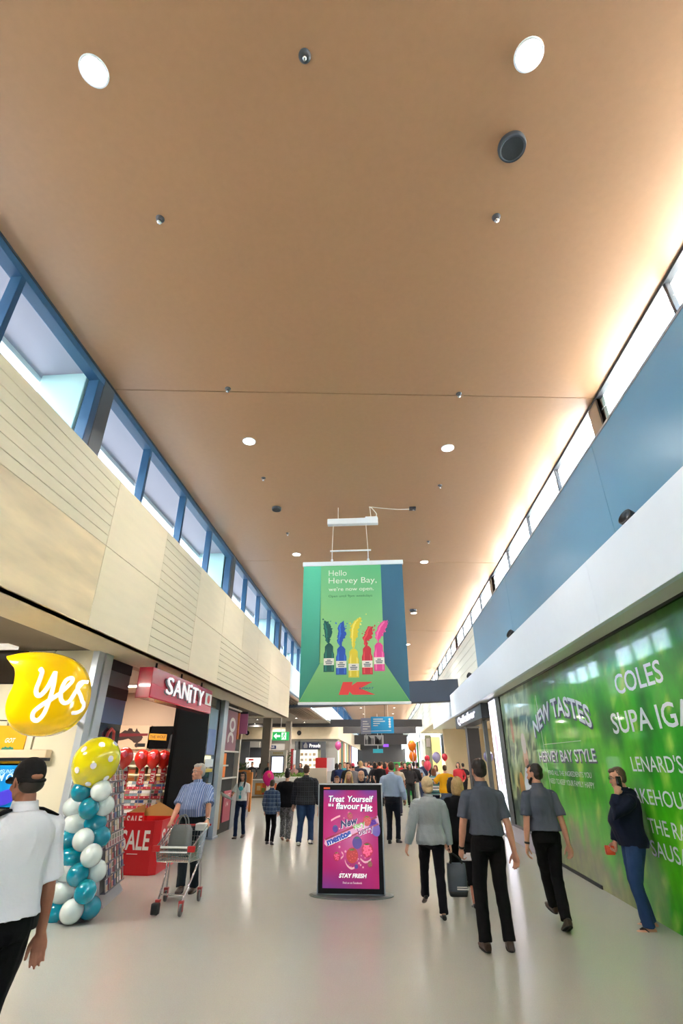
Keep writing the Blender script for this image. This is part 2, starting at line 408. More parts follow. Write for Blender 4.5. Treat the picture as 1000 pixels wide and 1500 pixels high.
    # top garment
    if top:
        m_ = top['mat']; g = top.get('g', .02); t = MB(); hem = top.get('hem', 1.0); lng = top.get('sleeve', 'short')
        t.loft(trings(hem, 1.475, g, top.get('flare', 0.012)))
        for i in (0, 1):
            k = 0.5 + B / 2; t.ell(sh[i] + V((0, 0, -.005)), (.062 + g * .5) * k)
            t.tube([U((0, -.015, 1.415)), sh[i]], [.066, (.056 + g*.5) * k], 12, round_ends=True)
            e_ = el[i]; w_ = wr[i]
            if lng == 'short': t.tube([sh[i], sh[i].lerp(e_, .4), sh[i].lerp(e_, top.get('len', .78))], [(.058 + g * .6)*k, (.057 + g * .7)*k, (.056 + g)*k], 14)
            elif lng == 'long': t.tube([sh[i], sh[i].lerp(e_, .5), e_, e_.lerp(w_, .45), e_.lerp(w_, .93)], [(.056 + g)*k, (.052 + g)*k, (.044 + g)*k, (.042 + g * .9)*k, (.034 + g*.7)*k], 14)
        if top.get('hood'): t.ell(U((0, -.09, 1.45)), (.11, .06, .06))
        part('shirt' if lng == 'short' else 'jacket', t, m_, 3, top.get('fold', .008), df=(7, 7, 4.5))
        if top.get('collar', True):
            t = MB(); cx = top.get('collar_r', .074)
            t.loft([ring(U((0, -.012, 1.462)), UX, UY, cx + .012, cx + .004, 20, 2), ring(U((0, -.004, 1.50)), UX, UY, cx, cx - .004, 20, 2), ring(U((0, 0, 1.525)), UX, UY, cx - .004, cx - .006, 20, 2), ring(U((0, 0, 1.52)), UX, UY, cx - .014, cx - .014, 20, 2), ring(U((0, -.012, 1.46)), UX, UY, cx - .012, cx - .012, 20, 2)], caps=False)
            part('collar', t, top.get('cmat', m_), raw=True)
    # shoes
    if shoes:
        for i in (0, 1):
            yaw, pit = math.radians(feet[i][3]), math.radians(feet[i][4]); F = Matrix.Rotation(yaw, 3, 'Z') @ Matrix.Rotation(-pit, 3, 'X')
            fp = lambda x, y, z: an[i] + F @ V((x, y, z)); fx, fz = F @ V((1, 0, 0)), F @ V((0, 0, 1))
            t = MB(); kind = shoes.get('kind', 'shoe')
            if kind == 'thong':
                t.loft([ring(fp(0, .05, z), fx, F @ V((0, 1, 0)), .047, .132, 18, 2.4) for z in (-.08, -.062)])
                t.tube([fp(-.04, .03, -.055), fp(-.03, .07, -.022), fp(.0, .115, -.032)], .007, 6); t.tube([fp(.04, .03, -.055), fp(.03, .07, -.022), fp(.0, .115, -.032)], .007, 6)
                part('thong', t, shoes['mat'], raw=True)
            else:
                hi = shoes.get('hi', .0)
                pr = [(-.075, -.045, .030, .035), (-.055, -.04, .038, .045 + hi), (-.01, -.035, .040, .050 + hi), (.04, -.048, .042, .036), (.09, -.056, .046, .028), (.14, -.060, .044, .022), (.175, -.064, .030, .016)]
                if kind == 'flat': pr = [(y, z - .008, w * .85, hh * .62) for y, z, w, hh in pr]
                t.loft([ring(fp(0, y, z), fx, fz, w, hh, 16, 2.6) for y, z, w, hh in pr])
                sh_o = part('shoe', t, shoes['mat'], 2, v=vox * .85)
                if kind != 'flat':
                    t = MB(); t.loft([ring(fp(0, .05, z), fx, F @ V((0, 1, 0)), .046, .131, 18, 2.3) for z in (-.083, -.066)]); part('sole', t, shoes.get('sole', mat('rubber_sole', (30, 28, 28), .7)), raw=True, parent=sh_o)
    # hair
    if hair:
        m_, kind = hair['mat'], hair.get('kind', 'short'); t = MB(); tl = HM @ Matrix.Rotation(math.radians(-22), 3, 'X')
        if kind == 'cap':
            t.ell(HP(0, -.008, .148), (.086, .108, .092), HM)
            part('cap_crown', t, m_, 3)
            t = MB(); br = []
            for k in range(9):
                a = PI * (0.14 + 0.72 * k / 8); br.append((.085 * math.cos(a) * 1.02, .06 + .115 * math.sin(a)))
            pts = [HP(x, y, .128 - .02 * (y - .06) / .1) for x, y in [(.085, .05)] + br + [(-.085, .05)]]
            n = len(pts); up = HM @ V((0, 0, .006)); t.add(pts + [p + up for p in pts], [list(range(n)), list(range(n, 2*n))[::-1]] + [(i, n+i, n+(i+1)%n, (i+1)%n) for i in range(n)]); part('cap_peak', t, m_, raw=True)
            t = MB(); t.ell(HP(0, -.052, .085), (.075, .052, .05), HM); part('hair', t, hair['under'], 3)
        elif kind == 'balding':
            t.ell(HP(0, -.042, .115), (.083, .072, .075), tl); part('hair', t, m_, 3, .004)
        else:
            t.ell(HP(0, -.022, .158), (.084, .096, .086), tl); t.ell(HP(0, -.045, .105), (.078, .065, .07), HM); t.ell(HP(0, .042, .196), (.066, .054, .038), HM)
            if kind == 'bun': t.ell(HP(0, -.05, .26), (.055, .055, .055))
            if kind in ('long', 'bob'):
                L = -.16 if kind == 'long' else -.045
                t.loft([ring(HP(0, y, z), hx, hy, w, d, 18, 2.2) for z, y, w, d in ((.16, -.04, .088, .08), (.09, -.05, .094, .075), (.02, -.058, .096, .066), (L * .5, -.066, .09, .055), (L, -.07, .075, .038))])
                for s in (-1, 1): t.tube([HP(s*.07, .03, .17), HP(s*.085, .02, .09), HP(s*.09, .01, .02), HP(s*.085, .0, L * .8)], [.02, .024, .024, .012], 8, round_ends=True)
                if kind == 'long':
                    for s in (-1, 1): t.tube([HP(s*.075, .04, .15), HP(s*.092, .045, .06), HP(s*.10, .07, -.04), HP(s*.095, .09, -.14), HP(s*.085, .10, -.21)], [.02, .026, .03, .028, .012], 8, round_ends=True)
            if kind == 'puffy': t.ell(HP(0, -.03, .14), (.095, .105, .10), HM); t.ell(HP(0, -.05, .07), (.085, .07, .07), HM)
            part('hair', t, m_, 3, .005, df=(25, 25, 14))
        if hair.get('beard'):
            t = MB(); t.tube([HP(-.066, .02, .06), HP(-.055, .06, .018), HP(0, .093, .004), HP(.055, .06, .018), HP(.066, .02, .06)], [.018, .022, .024, .022, .018], 8, round_ends=True)
            t.tube([HP(-.03, .092, .047), HP(0, .1, .05), HP(.03, .092, .047)], .008, 8, round_ends=True); part('beard', t, m_, 2)
    if extra != 'back':
        wm, dm = mat('eye_white', (225, 220, 212), .3), mat('eye_dark', (38, 30, 26), .25); lm = mat('lip', (150, 84, 76), .5); hm_ = hair['mat'] if hair else dm
        for s in (-1, 1):
            t = MB(); t.ell(HP(s * .031, .082, .114), (.0145, .010, .0085), HM, 10, 8, 0); t.ell(HP(s * .031, .0895, .114), (.0065, .005, .0065), HM, 10, 8, 1); part('eye', t, [wm, dm], raw=True)
            t = MB(); t.tube([HP(s * .016, .098, .139), HP(s * .034, .095, .144), HP(s * .052, .083, .138)], .0045, 6, round_ends=True); part('eyebrow', t, hm_, raw=True)
        t = MB(); t.ell(HP(0, .098, .0425), (.024, .012, .006), HM, 12, 8); t.ell(HP(0, .099, .034), (.020, .011, .006), HM, 12, 8); part('lips', t, lm, raw=True)
    R0['_s'] = S
    return dict(root=R0, HP=HP, U=U, sh=sh, el=el, wr=wr, S=S, part=part, HM=HM, kn=kn, an=an, ring=ring, UX=UX, UY=UY, hx=hx, hy=hy)
def glasses(p, m):
    HP = p['HP']; t = MB()
    for s in (-1, 1):
        t.tube([HP(s*.033 + .02*math.cos(a), .106, .114 + .015*math.sin(a)) for a in [2*PI*k/14 for k in range(15)]], .0022, 6)
        t.tube([HP(s*.053, .104, .118), HP(s*.072, .07, .118), HP(s*.082, -.01, .112)], .0022, 6)
    t.tube([HP(-.013, .107, .116), HP(.013, .107, .116)], .0022, 6)
    p['part']('glasses', t, m, raw=True)
def band(p, i, f, r, m, nm='watch', w=.012):
    a = p['el'][i].lerp(p['wr'][i], f); d = (p['wr'][i] - p['el'][i]).normalized(); t = MB(); t.tube([a - d * w, a - d * w * .5, a + d * w * .5, a + d * w], [r, r * 1.1, r * 1.1, r], 14); p['part'](nm, t, m, raw=True)

# ---------------------------------------------------------------- measuring aid: world point seen along a sight line of the surveyed photograph at a known depth / plane
_p = math.atan(365/725); _y = math.atan(61/725*math.cos(_p))
_F = V((-math.sin(_y)*math.cos(_p), math.cos(_y)*math.cos(_p), math.sin(_p))); _R = V((math.cos(_y), math.sin(_y), 0)); _U = _R.cross(_F)
def _ray(x, y): return _F + _R * ((x - 500) / 725) + _U * ((750 - y) / 725)
def at(x, y, Y): d = _ray(x, y); return V((0, 0, 1.75)) + d * (Y / d.y)
def atx(x, y, X): d = _ray(x, y); return V((0, 0, 1.75)) + d * (X / d.x)
def atz(x, y, z): d = _ray(x, y); return V((0, 0, 1.75)) + d * ((z - 1.75) / d.z)

# ---------------------------------------------------------------- surfaces
M_floor = mat('polished_terrazzo', (184, 183, 176), 0.20, var=0.05, vs=90, spec=0.5)
M_ceil = mat('ceiling_ply', (172, 133, 100), 0.42, var=0.03, vs=14, bump=0.05, bs=3)
M_ply = mat('pale_plywood', (240, 224, 194), 0.5, var=0.035, vs=3.2, stretch=(1, .45, 3))
M_ply2 = mat('figured_plywood', (238, 214, 176), 0.5, var=0.2, vs=1.6, stretch=(1, .55, 2.6))
M_board = mat('grooved_board', (234, 220, 190), 0.55, var=0.03, vs=5, stretch=(1, .3, 3))
M_groove = mat('groove_tan', (206, 176, 134), 0.8)  # tan wall core showing in the gaps between boards
M_cream = mat('cream_plaster', (226, 212, 186), 0.6, var=0.02)
M_white = mat('white_paint', (226, 234, 244), 0.45, var=0.01)
M_blue = mat('blue_wall_paint', (96, 148, 178), 0.38, var=0.02, vs=2)
M_frame = mat('steel_blue_frame', (40, 80, 114), 0.35)
M_dark = mat('charcoal_paint', (58, 60, 66), 0.45)
M_black = mat('black_gloss', (16, 15, 16), 0.15)
M_blackm = mat('black_matt', (22, 21, 22), 0.6)
M_steel = mat('brushed_steel', (186, 194, 204), 0.3, 1.0, bump=0.05, bs=80)
M_chrome = mat('chrome_wire', (200, 200, 204), 0.22, 1.0)
M_grey = mat('grey_paint', (140, 142, 146), 0.5)
M_glass = mat('clear_glass', (250, 253, 254), 0.02, trans=1.0, spec=0.5)
M_glass.node_tree.nodes['Principled BSDF'].inputs['IOR'].default_value = 1.02
M_teal = mat('pale_teal_fin', (170, 205, 208), 0.4)
M_brown = mat('brown_soffit', (112, 96, 78), 0.5, var=0.03)
M_darkglass = mat('dark_shop_glass', (42, 58, 78), 0.06, coat=0.6)
M_red = mat('red_print', (206, 36, 42), 0.45, var=0.03)
M_wprint = mat('white_print', (238, 234, 230), 0.5)
M_lamp = mat('lamp_lens', (255, 250, 240), 0.4, emit=14.0)

# floor
m = MB(); m.box((-16, -6, -0.12), (11, 96, 0)); struct('floor', m, M_floor)
m = MB(); m.box((-90, -60, -0.5), (90, 160, -0.3)); struct('ground', m, mat('outside_paving', (170, 168, 160), .8, var=.05))
# ceiling: four big ply panels with recessed joints, running out over the eaves
ceil = struct_root('ceiling', (0, 30, 6.5))
js = [(-6.0, -6.0), (5.28, 5.99), (12.05, 12.75), (19.6, 20.6), (31, 31.8), (46, 46.8), (64, 65), (88, 88)]
for a, b in zip(js[:-1], js[1:]):
    sl = lambda j, x: j[0] + (j[1] - j[0]) * (x + 3.66) / 6.94
    g = 0.008; P = [(-3.69, sl(a, -3.69) + g), (3.31, sl(a, 3.31) + g), (3.31, sl(b, 3.31) - g), (-3.69, sl(b, -3.69) - g)]
    Q = [(-4.55, sl(a, -4.55) + g), (-3.70, sl(a, -3.70) + g), (-3.70, sl(b, -3.70) - g), (-4.55, sl(b, -4.55) - g)]; m = MB(); m.prism(Q, frame((0, 0, 6.5), (1, 0, 0), (0, 1, 0)), 0, .03); struct('eave_panel', m, mat('eave_ply_sky_tint', (158, 154, 166), .5), ceil)  # ply eave; the blue sky light is put into its lilac colour
    m = MB(); m.prism(P, frame((0, 0, 6.5), (1, 0, 0), (0, 1, 0)), 0, .03); struct('ceiling_panel', m, M_ceil, ceil)
m = MB(); m.box((3.315, -6, 6.5), (3.5, 88, 6.53)); struct('eave_soffit', m, mat('eave_white', (236, 238, 238), .5), ceil)
m = MB(); m.box((-4.6, -6, 6.53), (3.52, 88, 6.9)); struct('roof_deck', m, mat('roof_deck', (120, 110, 100), .7), ceil)
m = MB(); m.box((-4.62, -6, 6.42), (-4.55, 88, 6.9)); m.box((3.5, -6, 6.47), (3.55, 88, 6.9)); struct('eave_trim', m, mat('eave_white', (225, 228, 230), .5), ceil)
# lower outside roofs that bounce daylight up to the soffit
for nm, a, b in (('roof_right', (3.75, -6, 5.6), (16, 90, 5.9)), ('roof_left', (-22, -6, 4.4), (-4.3, 90, 4.6))):
    m = MB(); m.box(a, b); struct(nm, m, mat('white_roof_sheet', (236, 236, 232), .5) if nm == 'roof_right' else mat('grey_roof_sheet', (40, 44, 50), .7))

m = MB(); m.box((3.76, -6, 5.9), (5.6, 90, 5.92)); struct('roof_dim_strip', m, mat('roof_dim_grey', (120, 120, 118), .8, var=.1), None)  # unseen grey strip added over the near roof to spread the ceiling glow
# ---- left upper wall: plywood panels, grooved boards
wl = struct_root('wall_left', (-3.7, 8, 3.25))
X0 = -3.6
m = MB(); m.box((-3.78, -6, 3.27), (-3.63, 20.45, 5.30)); struct('wall_core', m, M_groove, wl)
def panel(y0, y1, z0, z1, mt, nm='plywood_panel'):
    m = MB(); m.bbox((X0 - .03, y0 + .004, z0 + .004), (X0, y1 - .004, z1 - .004), .004); struct(nm, m, mt, wl)
ZB, ZM, ZT = 3.25, 4.33, 5.33
def boards(y0, y1, z0, z1, n):
    for k in range(n):
        a = z0 + (z1 - z0) * k / n; b = z0 + (z1 - z0) * (k + 1) / n; m = MB(); m.bbox((X0 - .03, y0 + .003, a + .004), (X0 - .002, y1 - .003, b - .004), .004); struct('board', m, M_board, wl)
vy = [7.62, 9.42, 11.2, 13.0, 14.8, 16.64, 18.5, 20.5]
boards(-6, 2.0, ZM, ZT, 7); boards(2.0, 5.87, ZM, ZT, 7); boards(7.62, 9.42, ZM, ZT, 7); boards(7.62, 9.42, ZB, ZM, 8); boards(11.2, 16.64, ZB, ZM, 8)
panel(-6, -1, ZB, ZM, M_ply2); panel(-1, 2.6, ZB, ZM, M_ply2); panel(2.6, 5.87, ZB, ZM, M_ply2); panel(5.87, 7.62, ZB, ZM, M_ply); panel(5.87, 7.62, ZM, ZT, M_ply); panel(9.42, 11.2, ZB, ZM, M_ply)
for a, b in zip(vy[1:-1], vy[2:]): panel(a, b, ZM, ZT, M_ply)
panel(16.64, 18.5, ZB, ZM, M_ply); panel(18.5, 20.5, ZB, ZM, M_ply)
m = MB(); m.box((-6.0, 20.45, 3.25), (-3.63, 20.5, 4.2)); struct('end_panel', m, M_ply, wl)
m = MB(); m.box((-4.42, -6, 3.27), (-3.62, 20.5, 3.33)); m.box((-6, 20.0, 3.27), (-4.4, 20.5, 3.33)); struct('soffit', m, M_cream, wl)
m = MB(); m.box((-3.98, -6, 5.30), (-3.62, 20.5, 5.345)); struct('sill', m, mat('white_sill', (235, 238, 240), .4), wl)
# upper pale panel beyond the plywood
for y0, y1 in ((20.5, 24.5), (24.5, 28.5), (28.5, 32.5), (32.5, 37), (37, 42), (42, 50), (50, 60), (60, 88)):
    m = MB(); m.box((-3.72, y0 + .006, 4.3), (-3.66, y1 - .006, 5.34)); struct('upper_panel', m, mat('pale_grey_panel', (205, 216, 220), .5), wl)
for y0, y1 in ((42, 47), (47, 54), (54, 62), (62, 88)):
    m = MB(); m.box((-3.66, y0 + .006, 3.28), (-3.5, y1 - .006, 4.62)); struct('far_plywood_panel', m, M_ply, wl)

# ---- left clerestory
w1 = struct_root('window_1', (-3.7, 8, 5.34))
m = MB(); m.bbox((-3.82, -6, 6.38), (-3.665, 88, 6.5), .006); struct('head_rail', m, M_frame, w1)
m = MB(); m.box((-3.665, -6, 6.478), (-3.648, 88, 6.5)); struct('head_trim', m, M_dark, w1)
yk = [5.0 + 1.645 * k for k in range(-6, 50)]
for i, y in enumerate(yk):
    if (i - 6) % 4 == 0:
        m = MB(); m.bbox((-3.82, y - .06, 5.34), (-3.67, y + .06, 6.40), .006); struct('mullion', m, M_frame, w1)
        m = MB(); m.bbox((-3.84, y + .06, 5.34), (-3.66, y + .32, 6.5), .006); struct('column', m, mat('slate_column', (76, 82, 88), .45), w1)
        m = MB(); m.bbox((-4.5, y - .08, 5.0), (-3.85, y + .32, 6.5), .01); struct('outer_fin', m, M_teal, w1)
    else:
        m = MB(); m.bbox((-3.80, y - .03, 5.34), (-3.67, y + .04, 6.40), .006); struct('mullion', m, M_frame, w1)
    m = MB(); m.box((-3.80, y + (.33 if (i - 6) % 4 == 0 else .05), 5.34), (-3.792, y + 1.58, 6.40)); struct('pane', m, M_glass, w1)

# ---- right upper wall: blue panels, then cream boards, and the white fascia
wr_ = struct_root('wall_right', (3.3, 8, 4.0))
for y0, y1 in ((-6, -.5), (-.5, 6.46), (6.46, 12.4), (12.4, 17.55)):
    m = MB(); m.bbox((3.28, y0 + .004, 4.0), (3.42, y1 - .004, 6.02), .003); struct('wall_panel', m, M_blue, wr_)
m = MB(); m.box((3.31, -6, 4.0), (3.45, 88, 6.0)); struct('wall_core', m, M_dark, wr_)
for y0, y1 in ((17.55, 24), (24, 30.8), (30.8, 40), (40, 60), (60, 88)):
    for k in range(7):
        m = MB(); m.bbox((3.28, y0 + .004, 4.0 + k * .28), (3.4, y1 - .004, 4.272 + k * .28), .006); struct('board', m, mat('cream_board', (222, 222, 208), .5), wr_)
m = MB(); m.box((3.27, -6, 5.985), (3.72, 88, 6.02)); struct('sill', m, mat('sill_grey', (150, 150, 152), .45), wr_)
for y0, y1 in ((-6, -.2), (-.2, 6.7), (6.7, 13.4), (13.4, 20), (20, 26), (26, 30.9)):
    m = MB(); m.bbox((2.9, y0 + .002, 3.36), (2.98, y1 - .002, 4.23), .004); struct('fascia_panel', m, M_white, wr_)
m = MB(); m.box((2.96, -6, 4.0), (3.3, 30.9, 4.06)); m.box((2.92, 30.8, 3.36), (9.5, 30.9, 4.2)); struct('fascia_ledge', m, M_white, wr_)
m = MB(); m.box((2.93, -6, 3.365), (3.9, 30.9, 3.42)); struct('soffit', m, mat('soffit_white', (214, 216, 208), .35), wr_)
for y0, y1 in ((43, 50), (50, 58), (58, 88)):
    m = MB(); m.bbox((2.9, y0 + .004, 3.36), (3.0, y1 - .004, 4.35), .004); struct('fascia_panel', m, M_white, wr_)
m = MB(); m.bbox((2.9, 43, 3.66), (11, 43.1, 4.35), .004); struct('return_fascia', m, M_white, wr_)
# ---- right clerestory
w2 = struct_root('window_2', (3.3, 8, 6.02))
m = MB(); m.box((3.26, -6, 6.462), (3.34, 88, 6.5)); struct('head_rail', m, M_dark, w2)
m = MB(); m.box((3.30, -6, 6.255), (3.312, 88, 6.263)); struct('transom', m, M_grey, w2)
yr = [5.98 + 1.965 * k for k in range(-6, 42)]
for i, y in enumerate(yr):
    col = (i - 6) % 4 == 0
    m = MB(); m.bbox((3.27, y - .02, 6.02), (3.33, y + .02, 6.47), .004); struct('mullion', m, M_dark, w2)
    m = MB(); m.bbox((3.34, y - (.0 if not col else .1), 6.02), (3.50, y + (.06 if not col else .22), 6.5), .004); struct('outer_fin', m, mat('fin_glaze', (196, 214, 212), .35), w2)
    if col:
        m = MB(); m.bbox((3.27, y - .02, 6.02), (3.34, y + .30, 6.5), .004); struct('column', m, mat('taupe_column', (150, 128, 108), .5), w2)
    m = MB(); m.box((3.316, y + .06, 6.02), (3.322, y + 1.95, 6.47)); struct('pane', m, M_glass, w2)

# ---- entrance end behind the camera
wb = struct_root('wall_back', (0, -6, 0))
m = MB(); m.box((-16, -6.1, 2.2), (11, -6, 6.9)); struct('upper_wall', m, M_cream, wb)
m = MB(); m.box((-16, -6.1, 0), (-1.6, -6, 2.5)); m.box((.6, -6.1, 0), (11, -6, 2.5)); struct('side_wall', m, M_cream, wb)
w3 = struct_root('window_3', (0, -6, 0))
for x in (-1.6, .6):
    m = MB(); m.box((x - .04, -6.08, 0), (x + .04, -5.96, 2.5)); struct('mullion', m, M_dark, w3)
m = MB(); m.box((-1.6, -6.08, 2.12), (.6, -5.96, 2.22)); struct('head_rail', m, M_dark, w3)
for x in (-1.6,):
    m = MB(); m.box((x + .04, -6.03, 0), (x + 2.16, -6.02, 2.42)); struct('pane', m, M_glass, w3)

# ---- lamps, speakers and sprinklers on the ceiling
rows = ('nearest the camera', 'second from the camera', 'third from the camera', 'fourth from the camera')
def downlight(x, y, label, z=6.5, r=.105, power=17, warm=(1, .95, .88)):
    t = thing('downlight', label, 'light', (x, y, z), 0, 'recessed ceiling downlights')
    m = MB(); m.lathe([(r, 0), (r * 1.16, 0), (r * 1.16, -.012), (r * 1.02, -.016), (r, -.008)], (x, y, z), 28); obj('trim_ring', m, M_white, t, True)
    m = MB(); m.lathe([(0.001, -.004), (r * .98, -.004), (r * .98, .0), (0.001, .0)], (x, y, z), 28); obj('lens', m, M_lamp, t)
    ld = bpy.data.lights.new('lamp', 'AREA'); ld.shape = 'DISK'; ld.size = r * 1.7; ld.energy = power; ld.color = warm; ld.spread = math.radians(150)
    lo = bpy.data.objects.new('lamp', ld); COL.objects.link(lo); lo.parent = t; lo.location = (0, 0, -.03)
    return t
for i, (yl, yr_, ) in enumerate(((1.73, 1.88), (6.68, 7.13), (11.73, 12.52), (16.9, 17.64))):
    downlight(-2.04, yl, 'round recessed downlight in the left row of the brown ceiling, ' + rows[i], r=.094)
    downlight(1.27, yr_, 'round recessed downlight in the right row of the brown ceiling, ' + rows[i], r=.094)
for i, y in enumerate((23, 28.5, 34, 40, 46, 53, 60)):
    for x in (-2.04, 1.27): downlight(x, y, 'small far downlight in the %s row of the brown ceiling, %s from the camera' % ('left' if x < 0 else 'right', ('fifth', 'sixth', 'seventh', 'eighth', 'ninth', 'tenth', 'eleventh')[i]), r=.11, power=70)
def ceil_speaker(x, y, r, label, name='ceiling_speaker'):
    t = thing(name, label, 'speaker', (x, y, 6.5), 0, 'ceiling speakers')
    m = MB(); m.lathe([(r, 0), (r, -.03), (r * .93, -.055), (r * .8, -.05), (r * .78, -.04)], (x, y, 6.5), 32); obj('rim', m, mat('speaker_rim', (62, 68, 78), .45), t, True)
    m = MB(); m.lathe([(.001, -.046), (r * .79, -.046), (r * .79, -.03), (.001, -.03)], (x, y, 6.5), 32); obj('grille', m, mat('speaker_grille', (48, 52, 58), .7, bump=.4, bs=160), t)
ceil_speaker(1.285, 2.5, .118, 'large round dark grey speaker on the ceiling below the bright right downlight')
ceil_speaker(-2.05, 9.12, .10, 'round dark speaker flush in the ceiling left of the hanging banner')
ceil_speaker(1.22, 17.2, .12, 'round dark speaker flush in the ceiling right of the hanging banner')
t = thing('ceiling_sensor', 'small dark round sensor with chrome centre at the top of the ceiling', 'sensor', (-.41, 1.76, 6.5))
m = MB(); m.lathe([(.047, 0), (.047, -.012), (.03, -.03), (.001, -.03)], (-.41, 1.76, 6.5), 24); obj('housing', m, mat('sensor_dark', (46, 56, 66), .35), t, True)
m = MB(); m.lathe([(.016, -.03), (.014, -.05), (.001, -.052)], (-.41, 1.76, 6.5), 16); obj('eye_lens', m, M_chrome, t, True)
def sprinkler(x, y, label):
    t = thing('sprinkler', label, 'sprinkler', (x, y, 6.5), 0, 'fire sprinklers')
    m = MB(); m.lathe([(.042, 0), (.040, -.01), (.02, -.016), (.001, -.016)], (x, y, 6.5), 18); obj('escutcheon', m, mat('sprinkler_rose', (84, 82, 84), .4), t, True)
    m = MB(); m.tube([(x, y, 6.485), (x, y, 6.45)], .009, 8); m.lathe([(.001, -.05), (.022, -.05), (.022, -.054), (.001, -.054)], (x, y, 6.5), 12); m.tube([(x-.012, y, 6.47), (x-.014, y, 6.448)], .003, 5); m.tube([(x+.012, y, 6.47), (x+.014, y, 6.448)], .003, 5); obj('deflector', m, M_chrome, t, True)
for i, (x, y) in enumerate([(-2.0, 2.9), (1.28, 3.13), (-2.03, 5.38), (1.27, 5.74), (-2.06, 7.88), (1.27, 8.41), (-2.04, 10.41), (1.27, 11.14), (.81, 9.33)]):
    sprinkler(x, y, 'chrome sprinkler head ' + ('at the power cable end above the banner' if i == 8 else 'in the left row of the ceiling, ' + ('first', 'second', 'third', 'fourth')[i // 2] + ' from the camera' if x < 0 else 'in the right row of the ceiling, ' + ('first', 'second', 'third', 'fourth')[i // 2] + ' from the camera'))
# spotlight-like speakers standing on the fascia ledge
def ledge_spot(y, label, k=1.0):
    x, z = 3.06, 4.30; t = thing('spotlight', label, 'spotlight', (x, y, 4.06), 0, 'spotlights on the fascia ledge')
    m = MB(); m.bbox((x - .07, y - .1, 4.06), (x + .07, y + .1, 4.09), .008); obj('base_plate', m, M_blackm, t)
    m = MB(); m.tube([(x, y - .1, 4.08), (x, y - .1, z), (x, y - .09, z + .02)], .014, 8); m.tube([(x, y + .1, 4.08), (x, y + .1, z)], .014, 8); obj('yoke', m, M_blackm, t)
    R = Matrix.Rotation(math.radians(35), 3, 'X') @ Matrix.Rotation(math.radians(-60), 3, 'Y')
    m = MB(); m.lathe([(.001, -.13), (.05, -.13), (.085, -.06), (.085, .02), (.10, .04), (.10, .12), (.088, .125), (.085, .09), (.001, .085)], (x, y, z), 24, rot=R); obj('lamp_head', m, mat('spot_black', (24, 24, 30), .3), t, True)
    m = MB()
    for q in (-.04, -.01, .02): m.lathe([(.086, q), (.096, q + .002), (.096, q + .012), (.086, q + .014)], (x, y, z), 24, rot=R)
    obj('cooling_fin', m, mat('fin_grey', (90, 92, 100), .3, .8), t, True)
ledge_spot(5.55, 'black round spotlight on the right fascia ledge, nearest the camera')
ledge_spot(11.6, 'black spotlight on the right fascia ledge, halfway to the cream boards')
ledge_spot(17.7, 'small black spotlight on the right fascia ledge beside the cream boards')

# ---- hanging banner
YB = 9.2
t = thing('hanging_banner', 'green shop opening banner with five paint bottles hanging from the ceiling', 'banner', (-.47, YB, 5.27))
fb = frame((-1.44, YB - .012, 2.66), (1, 0, 0), (0, 0, 1)); BW, BH = 1.94, 2.60
G1, G2, TL, NV = (146, 206, 112), (120, 196, 112), (64, 178, 150), (52, 110, 138)
m = MB(); m.box((-1.44, YB - .010, 2.66), (.5, YB + .006, 5.26)); obj('fabric', m, mat('banner_fabric_green', G1, .55), t)
m = MB(); k = .27
m.prism([(0, .02), (.36, .68), (.345, BH), (0, BH)], fb, .001, .003, 0, ((40, 132, 128), (60, 150, 140), (88, 204, 168), (88, 204, 168)))
m.prism([(BW, .02), (1.52, .68), (1.52, BH), (BW, BH)][::-1], fb, .001, .003, 0, ((46, 104, 134), (46, 104, 134), (52, 96, 128), (52, 110, 140)))
m.prism([(0.01, .02), (BW - .01, .02), (1.52, .68), (.36, .68)], fb, .001, .003, 0, ((88, 172, 112), (92, 174, 114), (138, 200, 134), (138, 200, 134)))
m.prism([(.345, .68), (1.52, .68), (1.52, BH), (.345, BH)], fb, .001, .003, 0, ((156, 210, 140), (156, 210, 140), (86, 180, 128), (106, 192, 136)))
obj('printed_backdrop', m, mat('banner_print', (255, 255, 255), .55, vcol=True), t)
m = MB(); text(m, 'Hello', fb, .50, 2.33, h=.115, d=.006, bold=-.005); text(m, 'Hervey Bay,', fb, .50, 2.14, w=.93, h=.15, d=.006, bold=-.004); text(m, "we're now open.", fb, .50, 2.0, w=.87, h=.10, d=.006)
obj('lettering', m, M_wprint, t)
m = MB(); text(m, 'Open until 9pm weekdays', fb, .50, 1.885, w=.84, h=.06, d=.006); obj('lettering', m, mat('banner_green_ink', (34, 104, 66), .5), t, label='dark green line of opening hours')
bcols = [((14, 92, 92), (30, 130, 120)), ((34, 84, 190), (60, 120, 220)), ((226, 206, 60), (244, 228, 110)), ((206, 44, 66), (230, 80, 90)), ((232, 72, 158), (246, 120, 190))]
splash = [[(0, .0), (-.03, .12), (-.02, .25), (-.06, .38), (-.10, .46)], [(0, 0), (-.03, .12), (.01, .25), (.0, .38), (.05, .50)], [(0, 0), (.0, .2), (.02, .38), (.08, .52), (.17, .60)], [(0, 0), (-.03, .12), (.03, .22), (.06, .32), (.14, .38)], [(0, 0), (-.01, .12), (.05, .26), (.12, .36), (.20, .44)]]
